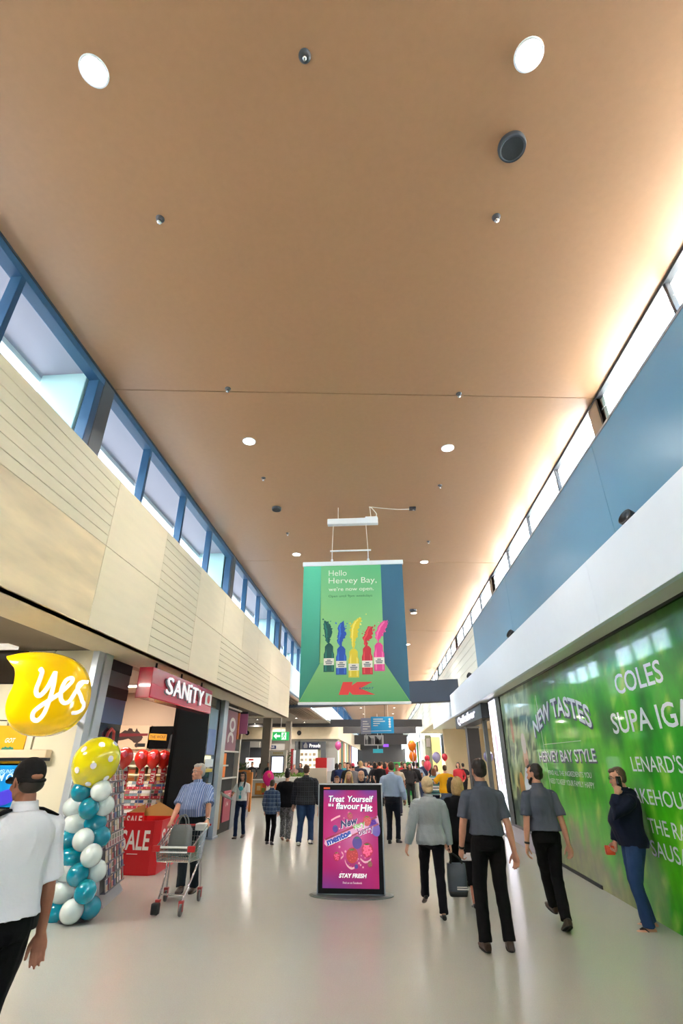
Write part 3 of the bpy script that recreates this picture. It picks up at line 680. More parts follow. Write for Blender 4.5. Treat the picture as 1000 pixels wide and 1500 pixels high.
for i, ((dk, lt), bx, by) in enumerate(zip(bcols, (.52, .745, .97, 1.215, 1.43), (.52, .47, .42, .47, .525))):
    m = MB(); w, hh = .095, .50
    m.prism([(bx-w, by), (bx+w, by), (bx+w, by+.31), (bx+w*.8, by+.36), (bx+w*.8, by+.45), (bx+w*.35, by+hh), (bx-w*.35, by+hh), (bx-w*.8, by+.45), (bx-w*.8, by+.36), (bx-w, by+.31)], fb, .003, .005, 0)
    m.prism([(bx-w*.75, by+.02), (bx-w*.45, by+.02), (bx-w*.45, by+.42), (bx-w*.75, by+.32)], fb, .005, .0055, 1)
    m.prism([(bx+w*.55, by+.02), (bx+w*.8, by+.02), (bx+w*.8, by+.32), (bx+w*.55, by+.36)], fb, .005, .0055, 1)
    sm = MB(); cv = crom([(bx + a * .9, by + hh - .02 + b * .98) for a, b in splash[i]], 8); n = len(cv); L_, R_ = [], []
    for q, (a, b) in enumerate(cv):
        u = q / (n - 1); rr = .018 + .05 * math.sin(u * 2.9) ** 1.5 + .014 * noise.noise(V((q * .55, i * 3.1, 0))) * 2; rr = max(.008, rr * (1 if u < .86 else max(.15, (1 - u) / .14)))
        d0 = V((cv[min(q+1, n-1)][0] - cv[max(q-1, 0)][0], cv[min(q+1, n-1)][1] - cv[max(q-1, 0)][1], 0)).normalized(); r2 = rr * (1.1 + .5 * noise.noise(V((q * .8, i * 5.7, 4)))); L_.append((a - d0.y * rr, b + d0.x * rr)); R_.append((a + d0.y * r2, b - d0.x * r2))
    for q in range(n - 1): sm.prism([R_[q], R_[q+1], L_[q+1], L_[q]], fb, .003, .005, 0)
    for q in range(3, n - 6): mid = lambda z, f: (L_[z][0] * f + R_[z][0] * (1 - f), L_[z][1] * f + R_[z][1] * (1 - f)); sm.prism([mid(q, .62), mid(q+1, .62), mid(q+1, .85), mid(q, .85)], fb, .005, .006, 1)
    for q in range(12):
        u = random.uniform(.3, 1); c = cv[int(u * (n-1))]; sm.prism(circ(c[0] + random.uniform(-.11, .11), c[1] + random.uniform(-.05, .09), random.uniform(.005, .016), 8, random.uniform(.008, .022), random.uniform(-.6, .6)), fb, .003, .005, q % 2)
    obj('printed_splash', sm, [mat('paint_%d' % i, dk, .4), mat('paint_l%d' % i, lt, .4)], t, kind='stuff')
    m.prism([(bx-w*.98, by+.12), (bx+w*.98, by+.12), (bx+w*.98, by+.24), (bx-w*.98, by+.24)], fb, .005, .007, 2)
    for q, ww in ((.205, .07), (.175, .13), (.145, .11)): m.prism([(bx-ww/2, by+q-.008), (bx+ww/2, by+q-.008), (bx+ww/2, by+q+.008), (bx-ww/2, by+q+.008)], fb, .007, .008, 3)
    obj('printed_bottle', m, [mat('paint_%d' % i, dk, .4), mat('paint_l%d' % i, lt, .4), M_wprint, mat('label_ink', (70, 90, 110), .5)], t)
m = MB(); kx, ky = .70, .13
m.prism([(kx, ky), (kx+.17, ky), (kx+.19, ky+.055), (kx+.245, ky), (kx+.64, ky+.0), (kx+.38, ky+.105), (kx+.60, ky+.215), (kx+.325, ky+.215), (kx+.23, ky+.155), (kx+.25, ky+.215), (kx+.075, ky+.215)], fb, .003, .006)
obj('printed_emblem', m, mat('emblem_red', (228, 62, 66), .5), t)
m = MB(); text(m, 'KMART', fb, kx + .36, ky + .088, w=.25, h=.036, d=.009, shear=.3); obj('lettering', m, mat('emblem_ink', (40, 60, 150), .5), t)
m = MB(); m.bbox((-1.46, YB - .03, 5.20), (.52, YB + .03, 5.29), .01); obj('batten', m, M_white, t); m = MB(); m.bbox((-1.46, YB - .02, 2.63), (.52, YB + .02, 2.675), .008); obj('batten', m, M_white, t)
t2 = thing('banner_hoist', 'white motor hoist bar and wires holding up the green banner', 'hoist', (-.47, YB, 6.15))
m = MB(); m.bbox((-.98, YB - .06, 6.09), (.06, YB + .06, 6.22), .012); m.bbox((-.2, YB - .05, 6.22), (.05, YB + .05, 6.25), .01); obj('motor_housing', m, M_white, t2)
m = MB(); m.tube([(-.86, YB, 6.09), (-.88, YB, 5.52)], .006, 6); m.tube([(-.19, YB, 6.09), (-.16, YB, 5.52)], .006, 6); m.tube([(-.76, YB, 6.22), (-.76, YB, 6.497)], .007, 6); m.tube([(-.08, YB, 6.22), (-.1, YB, 6.497)], .007, 6); obj('suspension_wire', m, mat('wire_white', (225, 222, 216), .5), t2)
m = MB(); m.tube([(-.92, YB, 5.52), (-.10, YB, 5.52)], .018, 8); m.tube([(-.88, YB, 5.52), (-.88, YB, 5.29)], .008, 6); m.tube([(-.16, YB, 5.52), (-.16, YB, 5.29)], .008, 6); m.ell((-.88, YB, 5.32), .025); m.ell((-.16, YB, 5.32), .025); obj('spreader_bar', m, M_white, t2)
t2 = thing('power_cable', 'white power cable looping from the hoist to the ceiling outlet', 'cable', (.4, YB, 6.48))
m = MB(); m.tube(crom([(0.02, YB, 6.25), (.03, YB, 6.33), (-.06, YB, 6.46), (-.1, YB, 6.488), (.2, YB + .03, 6.46), (.5, YB + .08, 6.45), (.78, YB + .12, 6.47)], 6), .009, 6); obj('cord', m, mat('wire_white', (225, 222, 216), .5), t2, True)
m = MB(); m.bbox((.72, YB + .06, 6.455), (.86, YB + .18, 6.5), .01); obj('outlet', m, M_dark, t2)

# ---- advertising kiosk
t = thing('digital_kiosk', 'silver framed advertising kiosk with a pink candy poster standing in the walkway', 'kiosk', (-.53, 8.9, 0))
KY = 8.86; kx0, kx1 = -1.03, -.03
m = MB(); m.lathe([(.62, 0), (.62, .012), (.58, .022), (.001, .024)], (-.53, 8.95, 0), 40); 
for i in range(len(m.v)): m.v[i].y = 8.95 + (m.v[i].y - 8.95) * .5
obj('base_plate', m, mat('kiosk_base', (120, 128, 128), .3, .6), t)
m = MB(); m.bbox((kx0, KY, .02), (kx1, KY + .16, 1.435), .012); obj('casing', m, mat('kiosk_silver', (176, 184, 192), .4, .3), t)
m = MB(); m.bbox((kx0 + .018, KY - .008, .035), (kx1 - .018, KY + .02, 1.418), .004); obj('bezel', m, mat('bezel_black', (14, 14, 16), .5, spec=.2), t)
fk = frame((kx0 + .085, KY - .009, .10), (1, 0, 0), (0, 0, 1)); SW_, SH_ = .83, 1.245
m = MB(); nx, ny = 22, 32
def kcol(u, v):
    r = math.hypot((u - .55) * .9, (v - .52) * 1.15); a = max(0, 1 - r / .52); edge = max(0, min(1, (v - .86) / .14)); b2 = max(0, 1 - v / .2)
    c = V((206, 54, 134)).lerp(V((238, 140, 200)), a ** 1.3); c = c.lerp(V((138, 84, 186)), max(edge * (.6 + .4 * math.sin(u * 9)), b2 * .8 * (1 - u)))
    return tuple(c)
vs = [fk(SW_ * i / nx, SH_ * j / ny) for j in range(ny + 1) for i in range(nx + 1)]
o0 = len(m.v); m.v += vs
for j in range(ny):
    for i in range(nx):
        q = [(i, j), (i+1, j), (i+1, j+1), (i, j+1)]; m.c[len(m.f)] = tuple(kcol(a / nx, b / ny) for a, b in q); m.f.append([b * (nx+1) + a for a, b in q]); m.m.append(0)
scr = obj('screen', m, mat('kiosk_screen', (255, 255, 255), .5, spec=.15, vcol=True, emit=.10), t)
kw = mat('screen_white', (250, 245, 250), .3, emit=.35); kn_ = mat('screen_navy', (44, 36, 110), .3, emit=.12)
def ktext(s, u, v, w, h, c=(kw, kn_), bold=.035, d=.002, **k):
    m = MB(); text(m, s, fk, u + .005, v - .005, w, h, d=d, bold=bold + .03, mi=1, **k); text(m, s, fk, u, v, w, h, d=d + .0015, bold=bold, mi=0, **k); obj('lettering', m, list(c), t)
ktext('Treat', .07, 1.085, .25, .085, shear=.15, bold=.02); ktext('Yourself', .36, 1.085, .40, .085, shear=.15, bold=.02)
ktext('to a', .07, 1.025, .085, .045, shear=.15); ktext('flavour', .19, .99, .36, .085, shear=.15, bold=.02); ktext('Hit', .57, .96, .18, .095, shear=.12, bold=.03)
ktext('New', .27, .735, .26, .10, shear=.25, ang=.25, bold=.04, c=(kn_, kw))
m = MB(); ca, sa = math.cos(.36), math.sin(.36)
rot2 = lambda P, o: [(o[0] + x * ca - y * sa, o[1] + x * sa + y * ca) for x, y in P]
m.prism(rot2([(0, -.055), (.84, -.055), (.86, .06), (.0, .06), (-.03, 0)], (.05, .55)), fk, .001, .003, 0); m.prism(rot2([(0, -.055), (.83, -.055), (.83, -.035), (0, -.035)], (.05, .55)), fk, .003, .004, 1)
m.prism(rot2([(0, .035), (.84, .035), (.84, .06), (0, .06)], (.05, .55)), fk, .003, .004, 1)
obj('printed_roll', m, [mat('roll_pink', (226, 170, 206), .3, emit=.25), mat('roll_red', (176, 40, 84), .3, emit=.15)], t)
ktext('mentos', .075, .515, .385, .085, ang=.36, d=.006, c=(mat('roll_blue', (36, 74, 178), .3, emit=.2), kw), bold=.06)
ktext('very', .47, .70, .19, .08, ang=.3, d=.009, c=(mat('very_green', (128, 190, 96), .3, emit=.2), kw), bold=.02); ktext('berry', .55, .625, .24, .11, ang=.3, d=.012, c=(mat('berry_plum', (136, 52, 120), .3, emit=.2), kw), bold=.02)
def berry(u, v, r, body, bumps, crown, nm):
    m = MB(); m.prism(circ(u, v, r, 18, r * 1.12), fk, .004, .007, 0)
    for k in range(bumps):
        a = k * 2.4; q = r * .78 * math.sqrt(k / max(1, bumps)); m.prism(circ(u + q * math.cos(a), v + q * 1.1 * math.sin(a), r * (.2 if bumps > 9 else .07), 9), fk, .007, .009, 1)
    pts = []
    for k in range(10): a = PI * (0.1 + .8 * k / 9); rr = r * (.75 if k % 2 == 0 else .38); pts.append((u + rr * math.cos(a), v + r * .62 + rr * .65 * math.sin(a)))
    m.prism(pts, fk, .008, .011, 2)
    obj('printed_berry', m, [mat('bry_' + nm, body, .3, emit=.2), mat('bryb_' + nm, tuple(min(255, c + 60) for c in body), .3, emit=.25), mat('berry_leaf', (60, 140, 60), .3, emit=.15)], t)
berry(.44, .40, .088, (206, 54, 56), 9, 1, 'straw'); berry(.665, .47, .085, (206, 40, 92), 16, 1, 'rasp'); berry(.515, .56, .072, (94, 62, 160), 0, 1, 'blue')
berry(.21, .385, .052, (206, 54, 92), 12, 1, 'rasp'); berry(.185, .735, .042, (94, 70, 170), 0, 1, 'blue'); berry(.67, .84, .062, (200, 50, 60), 9, 1, 'straw'); berry(.41, .90, .042, (190, 70, 90), 8, 1, 'straw2'); berry(.50, .265, .026, (84, 40, 120), 0, 1, 'blue'); berry(.70, .295, .034, (150, 84, 70), 8, 1, 'brn')
m = MB(); m.prism(circ(.78, .76, .075, 18, .13, .4), fk, .001, .003, 0); obj('printed_berry', m, mat('plum', (104, 74, 176), .3, emit=.2), t)
m = MB()
for k in range(34):
    a = random.uniform(0, 6.28); q = random.uniform(.12, .36); m.prism(circ(.42 + q * math.cos(a), .56 + q * 1.1 * math.sin(a), random.uniform(.004, .016), 9), fk, .001, .002, k % 2)
for pts in ([(.33, .34), (.36, .28), (.42, .24), (.47, .25)], [(.56, .36), (.62, .32), (.68, .33), (.72, .36)], [(.28, .44), (.31, .40), (.27, .36)], [(.12, .84), (.2, .88), (.26, .90)]):
    cv = crom(pts, 5)
    for (a, b), (c, d) in zip(cv[:-1], cv[1:]): m.prism([(a, b - .012), (c, d - .012), (c, d + .012), (a, b + .012)], fk, .001, .003, 1)
obj('printed_droplets', m, [mat('drop_pink', (240, 120, 170), .3, emit=.25), mat('drop_pale', (250, 190, 205), .3, emit=.3)], t, kind='stuff')
ktext('STAY FRESH', .24, .125, .40, .055, shear=.2, bold=.045, c=(kw, mat('sf_red', (150, 20, 80), .4)))
m = MB(); text(m, 'Find us on Facebook', fk, .30, .055, w=.28, h=.026, d=.002); obj('lettering', m, kw, t)
m = MB(); m.prism([(.0, 1.26), (.10, 1.26), (.10, 1.283), (.0, 1.283)], fk, .001, .002); obj('label_strip', m, mat('kiosk_orange', (226, 96, 40), .4, emit=.2), t, label='orange label strip at the top left of the bezel')

# ---------------------------------------------------------------- right: green printed hoarding
t = thing('mural_hoarding', 'long glossy green printed hoarding wall with food shop names along the right side', 'mural', (3.28, 8, 0))
XM = 3.28; YE, ZT_ = 14.85, 3.33
def leaf(y, z):
    n = noise.noise(V((y * .55, z * .5, 3.1))); n2 = noise.noise(V((y * 1.9, z * 1.2, 7.7))); n3 = noise.noise(V((y * 5 + z * 1.5, z * 3.2, 1.2)))
    c = V((22, 156, 20)).lerp(V((112, 208, 26)), max(0, min(1, .40 + .75 * n + .42 * n2)))
    if n3 > .18: c = c.lerp(V((176, 222, 84)), min(1, (n3 - .18) * 2.2))
    if n2 < -.22: c = c.lerp(V((18, 112, 36)), min(1, (-.22 - n2) * 2.5))
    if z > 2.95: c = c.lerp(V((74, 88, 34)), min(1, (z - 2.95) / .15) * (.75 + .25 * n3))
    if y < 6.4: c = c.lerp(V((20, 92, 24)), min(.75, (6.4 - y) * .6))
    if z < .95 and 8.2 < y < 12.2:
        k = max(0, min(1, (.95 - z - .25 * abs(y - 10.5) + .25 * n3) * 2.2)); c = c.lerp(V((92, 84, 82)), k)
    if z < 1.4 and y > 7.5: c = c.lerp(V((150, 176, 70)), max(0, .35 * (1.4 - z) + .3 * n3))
    if y > 11.7:
        k = min(1, (y - 11.7) / .5); n4 = noise.noise(V((y * 3.2, z * 2.2, 9))); d = V((88, 128, 84)).lerp(V((206, 216, 170)), max(0, min(1, .5 + 1.1 * n4)))
        if n3 < -.15: d = d.lerp(V((28, 66, 48)), .8)
        if z > 2.75: d = d.lerp(V((196, 222, 190)), .6)
        if z < .9: d = d.lerp(V((40, 60, 50)), .55)
        if .9 < z < 1.9: d = d.lerp(V((196, 160, 84)), max(0, n2 * 1.5))
        c = c.lerp(d, k)
    return tuple(c)
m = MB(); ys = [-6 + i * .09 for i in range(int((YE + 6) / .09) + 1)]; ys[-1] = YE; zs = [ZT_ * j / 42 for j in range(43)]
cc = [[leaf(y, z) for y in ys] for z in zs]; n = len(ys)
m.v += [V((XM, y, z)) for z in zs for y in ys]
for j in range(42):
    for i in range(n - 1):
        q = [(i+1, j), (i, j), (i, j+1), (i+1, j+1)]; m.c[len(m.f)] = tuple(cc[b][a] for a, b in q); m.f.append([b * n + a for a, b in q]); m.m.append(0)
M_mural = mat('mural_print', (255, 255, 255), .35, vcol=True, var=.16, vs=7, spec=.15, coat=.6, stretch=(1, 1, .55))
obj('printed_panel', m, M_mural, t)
m = MB(); m.box((3.29, -6, 0), (3.5, YE, ZT_)); obj('backing_board', m, M_dark, t)
m = MB(); m.box((3.24, -6, ZT_), (3.34, YE + .05, ZT_ + .045)); m.box((3.25, YE, 0), (3.34, YE + .06, ZT_)); obj('frame', m, M_black, t)
m = MB(); m.bbox((3.14, 12.3, 0), (3.279, YE, .30), .006); m.box((3.13, 12.3, .30), (3.279, YE, .335)); obj('plinth', m, mat('lavender_plinth', (176, 166, 184), .25, coat=.4), t)
m = MB(); m.box((3.262, 9.6, 0), (3.279, 12.3, .05)); obj('skirting', m, M_blackm, t)
m = MB(); m.box((3.277, 11.45, .3), (3.2795, 11.465, 3.0)); m.box((3.277, 9.3, 2.05), (3.2795, 11.4, 2.058)); obj('panel_joint', m, mat('joint_pale', (206, 222, 200), .4), t)
fm = lambda u, w, d=0.0: V((XM - d, -u, w))    # u runs toward the viewer
M_ml = mat('mural_white', (222, 232, 238), .3, coat=.5); M_ms = mat('mural_letter_shadow', (40, 58, 90), .4)
def mtext(s, y0, y1, z0, z1, bold=.0, shadow=False, **k):
    m = MB(); text(m, s, fm, -y0, z0, w=y0 - y1, h=z1 - z0, d=.004, bold=bold, **k)
    if shadow: text(m, s, fm, -y0 + .03, z0 - .025, w=y0 - y1, h=z1 - z0, d=.002, bold=bold + .03, mi=1, **k)
    obj('lettering', m, [M_ml, M_ms], t)
mtext('COLES', 7.56, 6.26, 2.57, 2.83, .012); mtext('SUPA IGA', 7.95, 5.85, 2.09, 2.36, .012); mtext("LENARD'S", 7.62, 6.36, 1.63, 1.81, .004)
mtext('BAKEHOUSE', 7.93, 6.28, 1.27, 1.44, .004); mtext('THE RAW', 7.54, 6.38, .96, 1.12, .006); mtext('SAUSAGE', 7.62, 6.38, .71, .88, .006)
def arc(x, y): u = x * 2 - 1; return (x * 3.3, .30 * (1 - u * u) + y * (.34 + .0 * u))
m = MB(); text(m, 'NEW TASTES', fm, -11.98, 2.19, w=3.3, h=.34, d=.006, bold=.02, warp=arc); text(m, 'NEW TASTES', fm, -11.94, 2.155, w=3.3, h=.34, d=.003, bold=.055, warp=arc, mi=1); obj('lettering', m, [M_ml, M_ms], t)
mtext('HERVEY BAY STYLE', 11.9, 8.8, 1.74, 1.93, .01, True)
mtext('FIND ALL THE INGREDIENTS YOU', 11.4, 9.14, 1.51, 1.59); mtext('NEED TO KEEP YOUR FAMILY HAPPY', 11.4, 9.1, 1.365, 1.45)
# the printed cook: a generic figure in pale hat and blue shirt
CKM = [mat('print_skin', (206, 160, 130), .3, coat=.4), mat('print_hat', (196, 190, 188), .3, coat=.4), mat('print_apron', (206, 222, 240), .3, coat=.4), mat('print_blue', (70, 158, 206), .3, coat=.4), mat('print_rust', (166, 92, 54), .3, coat=.4), mat('print_gold', (178, 124, 40), .3, coat=.4), mat('print_dkgreen', (24, 66, 52), .3, coat=.4)]
m = MB(); pc = lambda y, z, r, r2, n=18, mi=0, d=.002: m.prism([(-y + r * math.cos(2*PI*k/n), z + r2 * math.sin(2*PI*k/n)) for k in range(n)], fm, .001, d, mi)
m.prism([(-13.35, .5), (-12.55, .5), (-12.5, 1.35), (-12.75, 1.62), (-13.2, 1.62), (-13.45, 1.3)], fm, .001, .002, 2); m.prism([(-12.95, .75), (-12.5, .7), (-12.5, 1.35), (-12.72, 1.6), (-12.9, 1.3)], fm, .002, .003, 3)
pc(13.0, 1.84, .20, .23, mi=0, d=.003); pc(13.02, 2.12, .2, .22, mi=1, d=.004); pc(12.98, 1.70, .14, .10, mi=4, d=.004); obj('printed_cook', m, CKM, t); m = MB(); pc(13.95, 2.45, .13, .3, mi=4, d=.002); pc(13.7, 1.2, .22, .32, mi=5, d=.002); pc(12.3, 1.15, .12, .25, mi=5, d=.002); pc(14.2, .9, .2, .3, mi=6, d=.002); pc(13.75, .75, .3, .2, mi=6, d=.002)
obj('printed_foliage', m, CKM, t, kind='stuff')

# ---- right: shops beyond the hoarding
t = thing('light_pylon', 'tall glowing white poster panel at the end of the green hoarding', 'sign', (3.2, 15.4, 0))
m = MB(); m.bbox((3.16, 14.93, 0), (3.42, 15.95, 3.35), .01); obj('casing', m, M_grey, t)
m = MB(); m.box((3.150, 15.0, .06), (3.165, 15.88, 3.3)); obj('lit_panel', m, mat('lit_lilac', (240, 238, 255), .4, emit=1.6), t)
m = MB()
for y, z, a, b in ((15.5, 2.75, .12, .3), (15.4, 2.2, .2, .25), (15.55, 1.75, .15, .2), (15.35, 1.3, .1, .2)): m.prism(circ(-y, z, a, 12, b, .4), lambda u, w, d=0.0: V((3.150 - d, -u, w)), .001, .002)
obj('printed_motif', m, mat('lit_print', (226, 176, 190), .4, emit=.8), t)
sh = struct_root('wall_shop_right', (6, 23, 0))
m = MB(); m.box((2.98, 30.92, 3.72), (11, 42.95, 3.8)); struct('side_soffit', m, M_cream, sh)
m = MB(); m.box((10.9, 30.9, 0), (11, 50, 4.4)); m.box((9.1, 30.7, 0), (11, 30.85, 3.8)); struct('side_wall', m, M_cream, sh)
m = MB(); m.box((9.0, 15, 0), (9.1, 31, 3.4)); m.box((3.5, 15.9, 0), (9, 16.0, 3.4)); m.box((3.4, 30.7, 0), (9.1, 30.85, 3.4)); struct('shop_wall', m, mat('shop_cream_wall', (214, 196, 160), .6), sh)
m = MB(); m.box((3.3, 15, 3.37), (9.1, 31, 3.43)); struct('shop_ceiling', m, M_cream, sh)
t = thing('shop_sign_black', 'black shopfront sign box with white surf shop lettering under the white fascia', 'sign', (3.3, 20, 2.95))
m = MB(); m.bbox((3.05, 16.6, 2.93), (3.5, 22.6, 3.36), .01); obj('sign_box', m, mat('sign_navy_black', (26, 26, 34), .35), t)
m = MB(); text(m, 'Quiksilver', lambda u, w, d=0.0: V((3.05 - d, -u, w)), -21.9, 2.99, w=4.2, h=.32, d=.012, bold=.02, thick=.01); obj('lettering', m, mat('lit_white', (245, 240, 255), .4, emit=.9), t)
t = thing('shop_post', 'slim grey steel post at the surf shop front beside the glowing panel', 'post', (3.3, 17.6, 0))
m = MB(); m.bbox((3.24, 17.55, 0), (3.36, 17.7, 2.93), .006); obj('shaft', m, mat('post_grey', (104, 112, 122), .35, .5), t); m = MB(); m.bbox((3.2, 17.5, 0), (3.4, 17.75, .04), .006); obj('foot_plate', m, M_steel, t)
t = thing('shop_pillar', 'square dark charcoal pillar under the black shop sign', 'pillar', (3.4, 20.8, 0))
m = MB(); m.bbox((3.18, 20.6, 0), (3.62, 21.1, 2.93), .008); obj('shaft', m, mat('pillar_charcoal', (62, 60, 62), .4), t); m = MB(); m.bbox((3.15, 20.57, 2.86), (3.65, 21.13, 2.93), .008); obj('capital', m, M_grey, t)
t = thing('shop_screen', 'tan and black display board inside the surf shop', 'display', (4.1, 19, 0))
m = MB(); m.bbox((3.75, 19.0, 1.9), (4.6, 19.1, 2.9), .01); obj('board', m, mat('board_tan', (196, 160, 112), .5), t); m = MB(); m.bbox((3.75, 19.0, .02), (4.6, 19.12, 1.85), .01); obj('stand', m, M_dark, t)
# far right: grey jeweller front
t = thing('jeweller_front', 'grey shopfront with white jeweller name facing the walkway at far right', 'shopfront', (6, 43.3, 0))
a, b = at(645, 1079, 43.2), at(645, 1107, 43.2)
m = MB(); m.bbox((a.x, 43.2, b.z), (10.5, 43.4, 3.66), .01); obj('sign_board', m, mat('jeweller_grey', (140, 150, 160), .45), t)
tx = at(657, 1096, 43.2); m = MB(); text(m, 'ANGUS & COOTE', frame((tx.x, 43.2, tx.z), (1, 0, 0), (0, 0, 1)), 0, 0, w=3.6, h=.42, d=.03, bold=.03, thick=.03); obj('lettering', m, mat('letter_white', (245, 245, 245), .4, emit=.4), t)
m = MB(); m.box((a.x, 46, 0), (10.5, 46.1, b.z + .3)); obj('back_wall', m, mat('bright_shop', (240, 232, 190), .5, emit=.55), t)
m = MB(); m.bbox((a.x - 1.25, 43.15, 0), (a.x - .75, 43.4, 3.6), .01); obj('side_panel', m, mat('olive_panel', (170, 172, 146), .5), t)
m = MB(); m.box((a.x - .75, 43.6, 0), (a.x, 43.7, 3.5)); obj('lit_window', m, mat('lit_yellow', (240, 226, 150), .5, emit=.6), t)
m = MB(); m.bbox((a.x + .3, 43.6, .3), (a.x + 5, 44.2, 1.1), .02); obj('counter', m, M_white, t)
m = MB(); m.bbox((a.x - 1.15, 43.1, 2.75), (a.x - .85, 43.15, 3.35), .01); obj('poster', m, M_wprint, t)
t = thing('far_shop_row', 'row of small brightly dressed shopfronts under the far right fascia', 'shopfront', (3, 52, 0))
random.seed(11)
pal = [(226, 226, 222), (40, 44, 50), (206, 150, 90), (60, 150, 80), (230, 232, 238), (70, 74, 84), (196, 40, 60), (210, 190, 150)]
y = 43.5
for k in range(16):
    w = random.choice((.5, .8, 1.2, 2.2)); c = pal[k % len(pal)]; m = MB(); m.bbox((3.1 + .05 * (k % 3), y, 0), (3.4, y + w * .94, 3.34), .01); obj('shop_panel', m, mat('farshop%d' % (k % len(pal)), c, .4, emit=.25 if sum(c) > 600 else 0), t); y += w
m = MB(); m.box((3.5, 47, 0), (3.6, 85, 3.4)); obj('rear_wall', m, M_cream, t)
# crossing beams
def beam(nm, label, P, Q, z0, z1, th=.35, mt=None):
    t = thing(nm, label, 'beam', ((P[0]+Q[0])/2, (P[1]+Q[1])/2, z0)); P, Q = V((*P, 0)), V((*Q, 0)); d = (Q - P).normalized(); n = V((-d.y, d.x, 0)) * th
    m = MB(); vs = [P, Q, Q + n, P + n]; m.add([p + V((0, 0, z0)) for p in vs] + [p + V((0, 0, z1)) for p in vs], [(3,2,1,0),(4,5,6,7),(0,1,5,4),(1,2,6,5),(2,3,7,6),(3,0,4,7)]); obj('web', m, mt or mat('beam_blue_grey', (70, 80, 98), .45), t)
    m = MB(); m.add([p + V((0, 0, z0 - .03)) for p in (P - n*.1, Q - n*.1, Q + n*1.1, P + n*1.1)] + [p + V((0, 0, z0)) for p in (P - n*.1, Q - n*.1, Q + n*1.1, P + n*1.1)], [(3,2,1,0),(4,5,6,7),(0,1,5,4),(1,2,6,5),(2,3,7,6),(3,0,4,7)]); obj('flange', m, mat('beam_under', (60, 58, 60), .5), t)
beam('bridging_beam', 'slate blue beam crossing the walkway just behind the green banner', (-6.0, 25.2), (3.3, 22.3), 4.02, 4.88)
beam('bridging_beam', 'dark charcoal beam crossing above the blue directory sign', (-12, 38), (2.85, 38.5), 3.98, 4.42, mt=mat('beam_charcoal', (66, 64, 66), .5))
beam('bridging_beam', 'lower dark beam behind the blue directory sign', (-3.4, 47), (3.1, 47), 3.95, 4.55, mt=mat('beam_charcoal', (66, 64, 66), .5))
beam('bridging_beam', 'farthest dark beam low over the crowd', (-3.4, 66), (3.1, 66), 3.6, 4.6, mt=mat('beam_charcoal', (66, 64, 66), .5))

# ---- left: wing with food court
wg = struct_root('wall_wing', (-8, 42, 0))
m = MB(); m.box((-15, 20.5, 4.16), (-3.68, 42, 4.24)); struct('wing_ceiling', m, mat('wing_ceiling', (128, 118, 106), .6), wg)
for k in range(9):
    m = MB(); m.bbox((-3.66 - .16 * k - .07, 20.6, 4.10), (-3.66 - .16 * k, 34, 4.158), .004); struct('slat', m, mat('timber_slat', (120, 84, 56), .5), wg)
m = MB(); m.box((-15, 42.1, 0), (-3.5, 42.3, 4.2)); m.box((-15, 20, 0), (-14.9, 42, 4.2)); m.box((-15, 20.0, 0), (-9, 20.1, 4.2)); struct('wing_wall', m, mat('wing_wall', (170, 168, 164), .6), wg)
for x0, x1 in ((-14, -10.6), (-10.6, -7.2), (-7.2, -3.36)):
    m = MB(); m.bbox((x0 + .004, 41.75, 3.28), (x1 - .004, 42.1, 4.14), .006); struct('plywood_panel', m, M_ply, wg)
m = MB(); m.box((-3.66, 41.76, 3.28), (-3.36, 88, 3.34)); struct('far_soffit', m, M_cream, wg)
for px, nm in ((362, 'left'), (438, 'right')):
    c = at(px, 1073.7, 41.74); t = thing('wall_speaker', 'round black speaker on the far plywood band, %s of the exit sign' % nm, 'speaker', tuple(c), 0, 'round black wall speakers')
    m = MB(); m.lathe([(.17, 0), (.17, .03), (.14, .045)], tuple(c), 24, 'Y'); 
    for v in m.v: v.y = 2 * c.y - v.y
    obj('rim', m, M_black, t); m = MB(); m.lathe([(.001, .0), (.14, .03), (.001, .035)], tuple(c), 20, 'Y')
    for v in m.v: v.y = 2 * c.y - v.y
    obj('grille', m, M_blackm, t)
for i, (px, py) in enumerate(((373, 1060), (388, 1066), (377, 1054), (434, 1052), (446, 1058), (453, 1061), (405, 1064))):
    c = atz(px, py, 4.14); t = thing('wing_downlight', 'tiny downlight in the dark food court ceiling, %s' % ('nearest the left column', 'right of the left column', 'farthest left', 'left of the right speaker', 'above the navy sign', 'far right', 'in the middle')[i], 'light', (c.x, c.y, 4.16), 0, 'food court downlights')
    m = MB(); m.lathe([(.001, -.02), (.10, -.02), (.10, 0), (.001, 0)], (c.x, c.y, 4.16), 14); obj('lens', m, M_lamp, t); m = MB(); m.lathe([(.10, -.03), (.14, -.01), (.14, 0), (.10, 0)], (c.x, c.y, 4.16), 14); obj('trim_ring', m, M_dark, t)
    ld = bpy.data.lights.new('lamp', 'AREA'); ld.shape = 'DISK'; ld.size = .2; ld.energy = 30; ld.color = (1, .9, .78); lo = bpy.data.objects.new('lamp', ld); COL.objects.link(lo); lo.parent = t; lo.location = (0, 0, -.05)
for px0, px1, Y, lab in ((383, 395, 33, 'tall square taupe column behind the white counter, left of the exit sign'), (417, 424.5, 36, 'tall square taupe column behind the exit sign')):
    a, b = at(px0, 1090, Y), at(px1, 1090, Y); t = thing('column', lab, 'column', (a.x, Y, 0), 0, 'food court columns')
    m = MB(); m.bbox((a.x, Y, 0), (b.x, Y + .5, 4.16), .01); obj('shaft', m, mat('column_taupe', (140, 132, 122), .5), t); m = MB(); m.bbox((a.x - .02, Y - .02, 0), (b.x + .02, Y + .52, .12), .01); obj('base', m, M_dark, t)
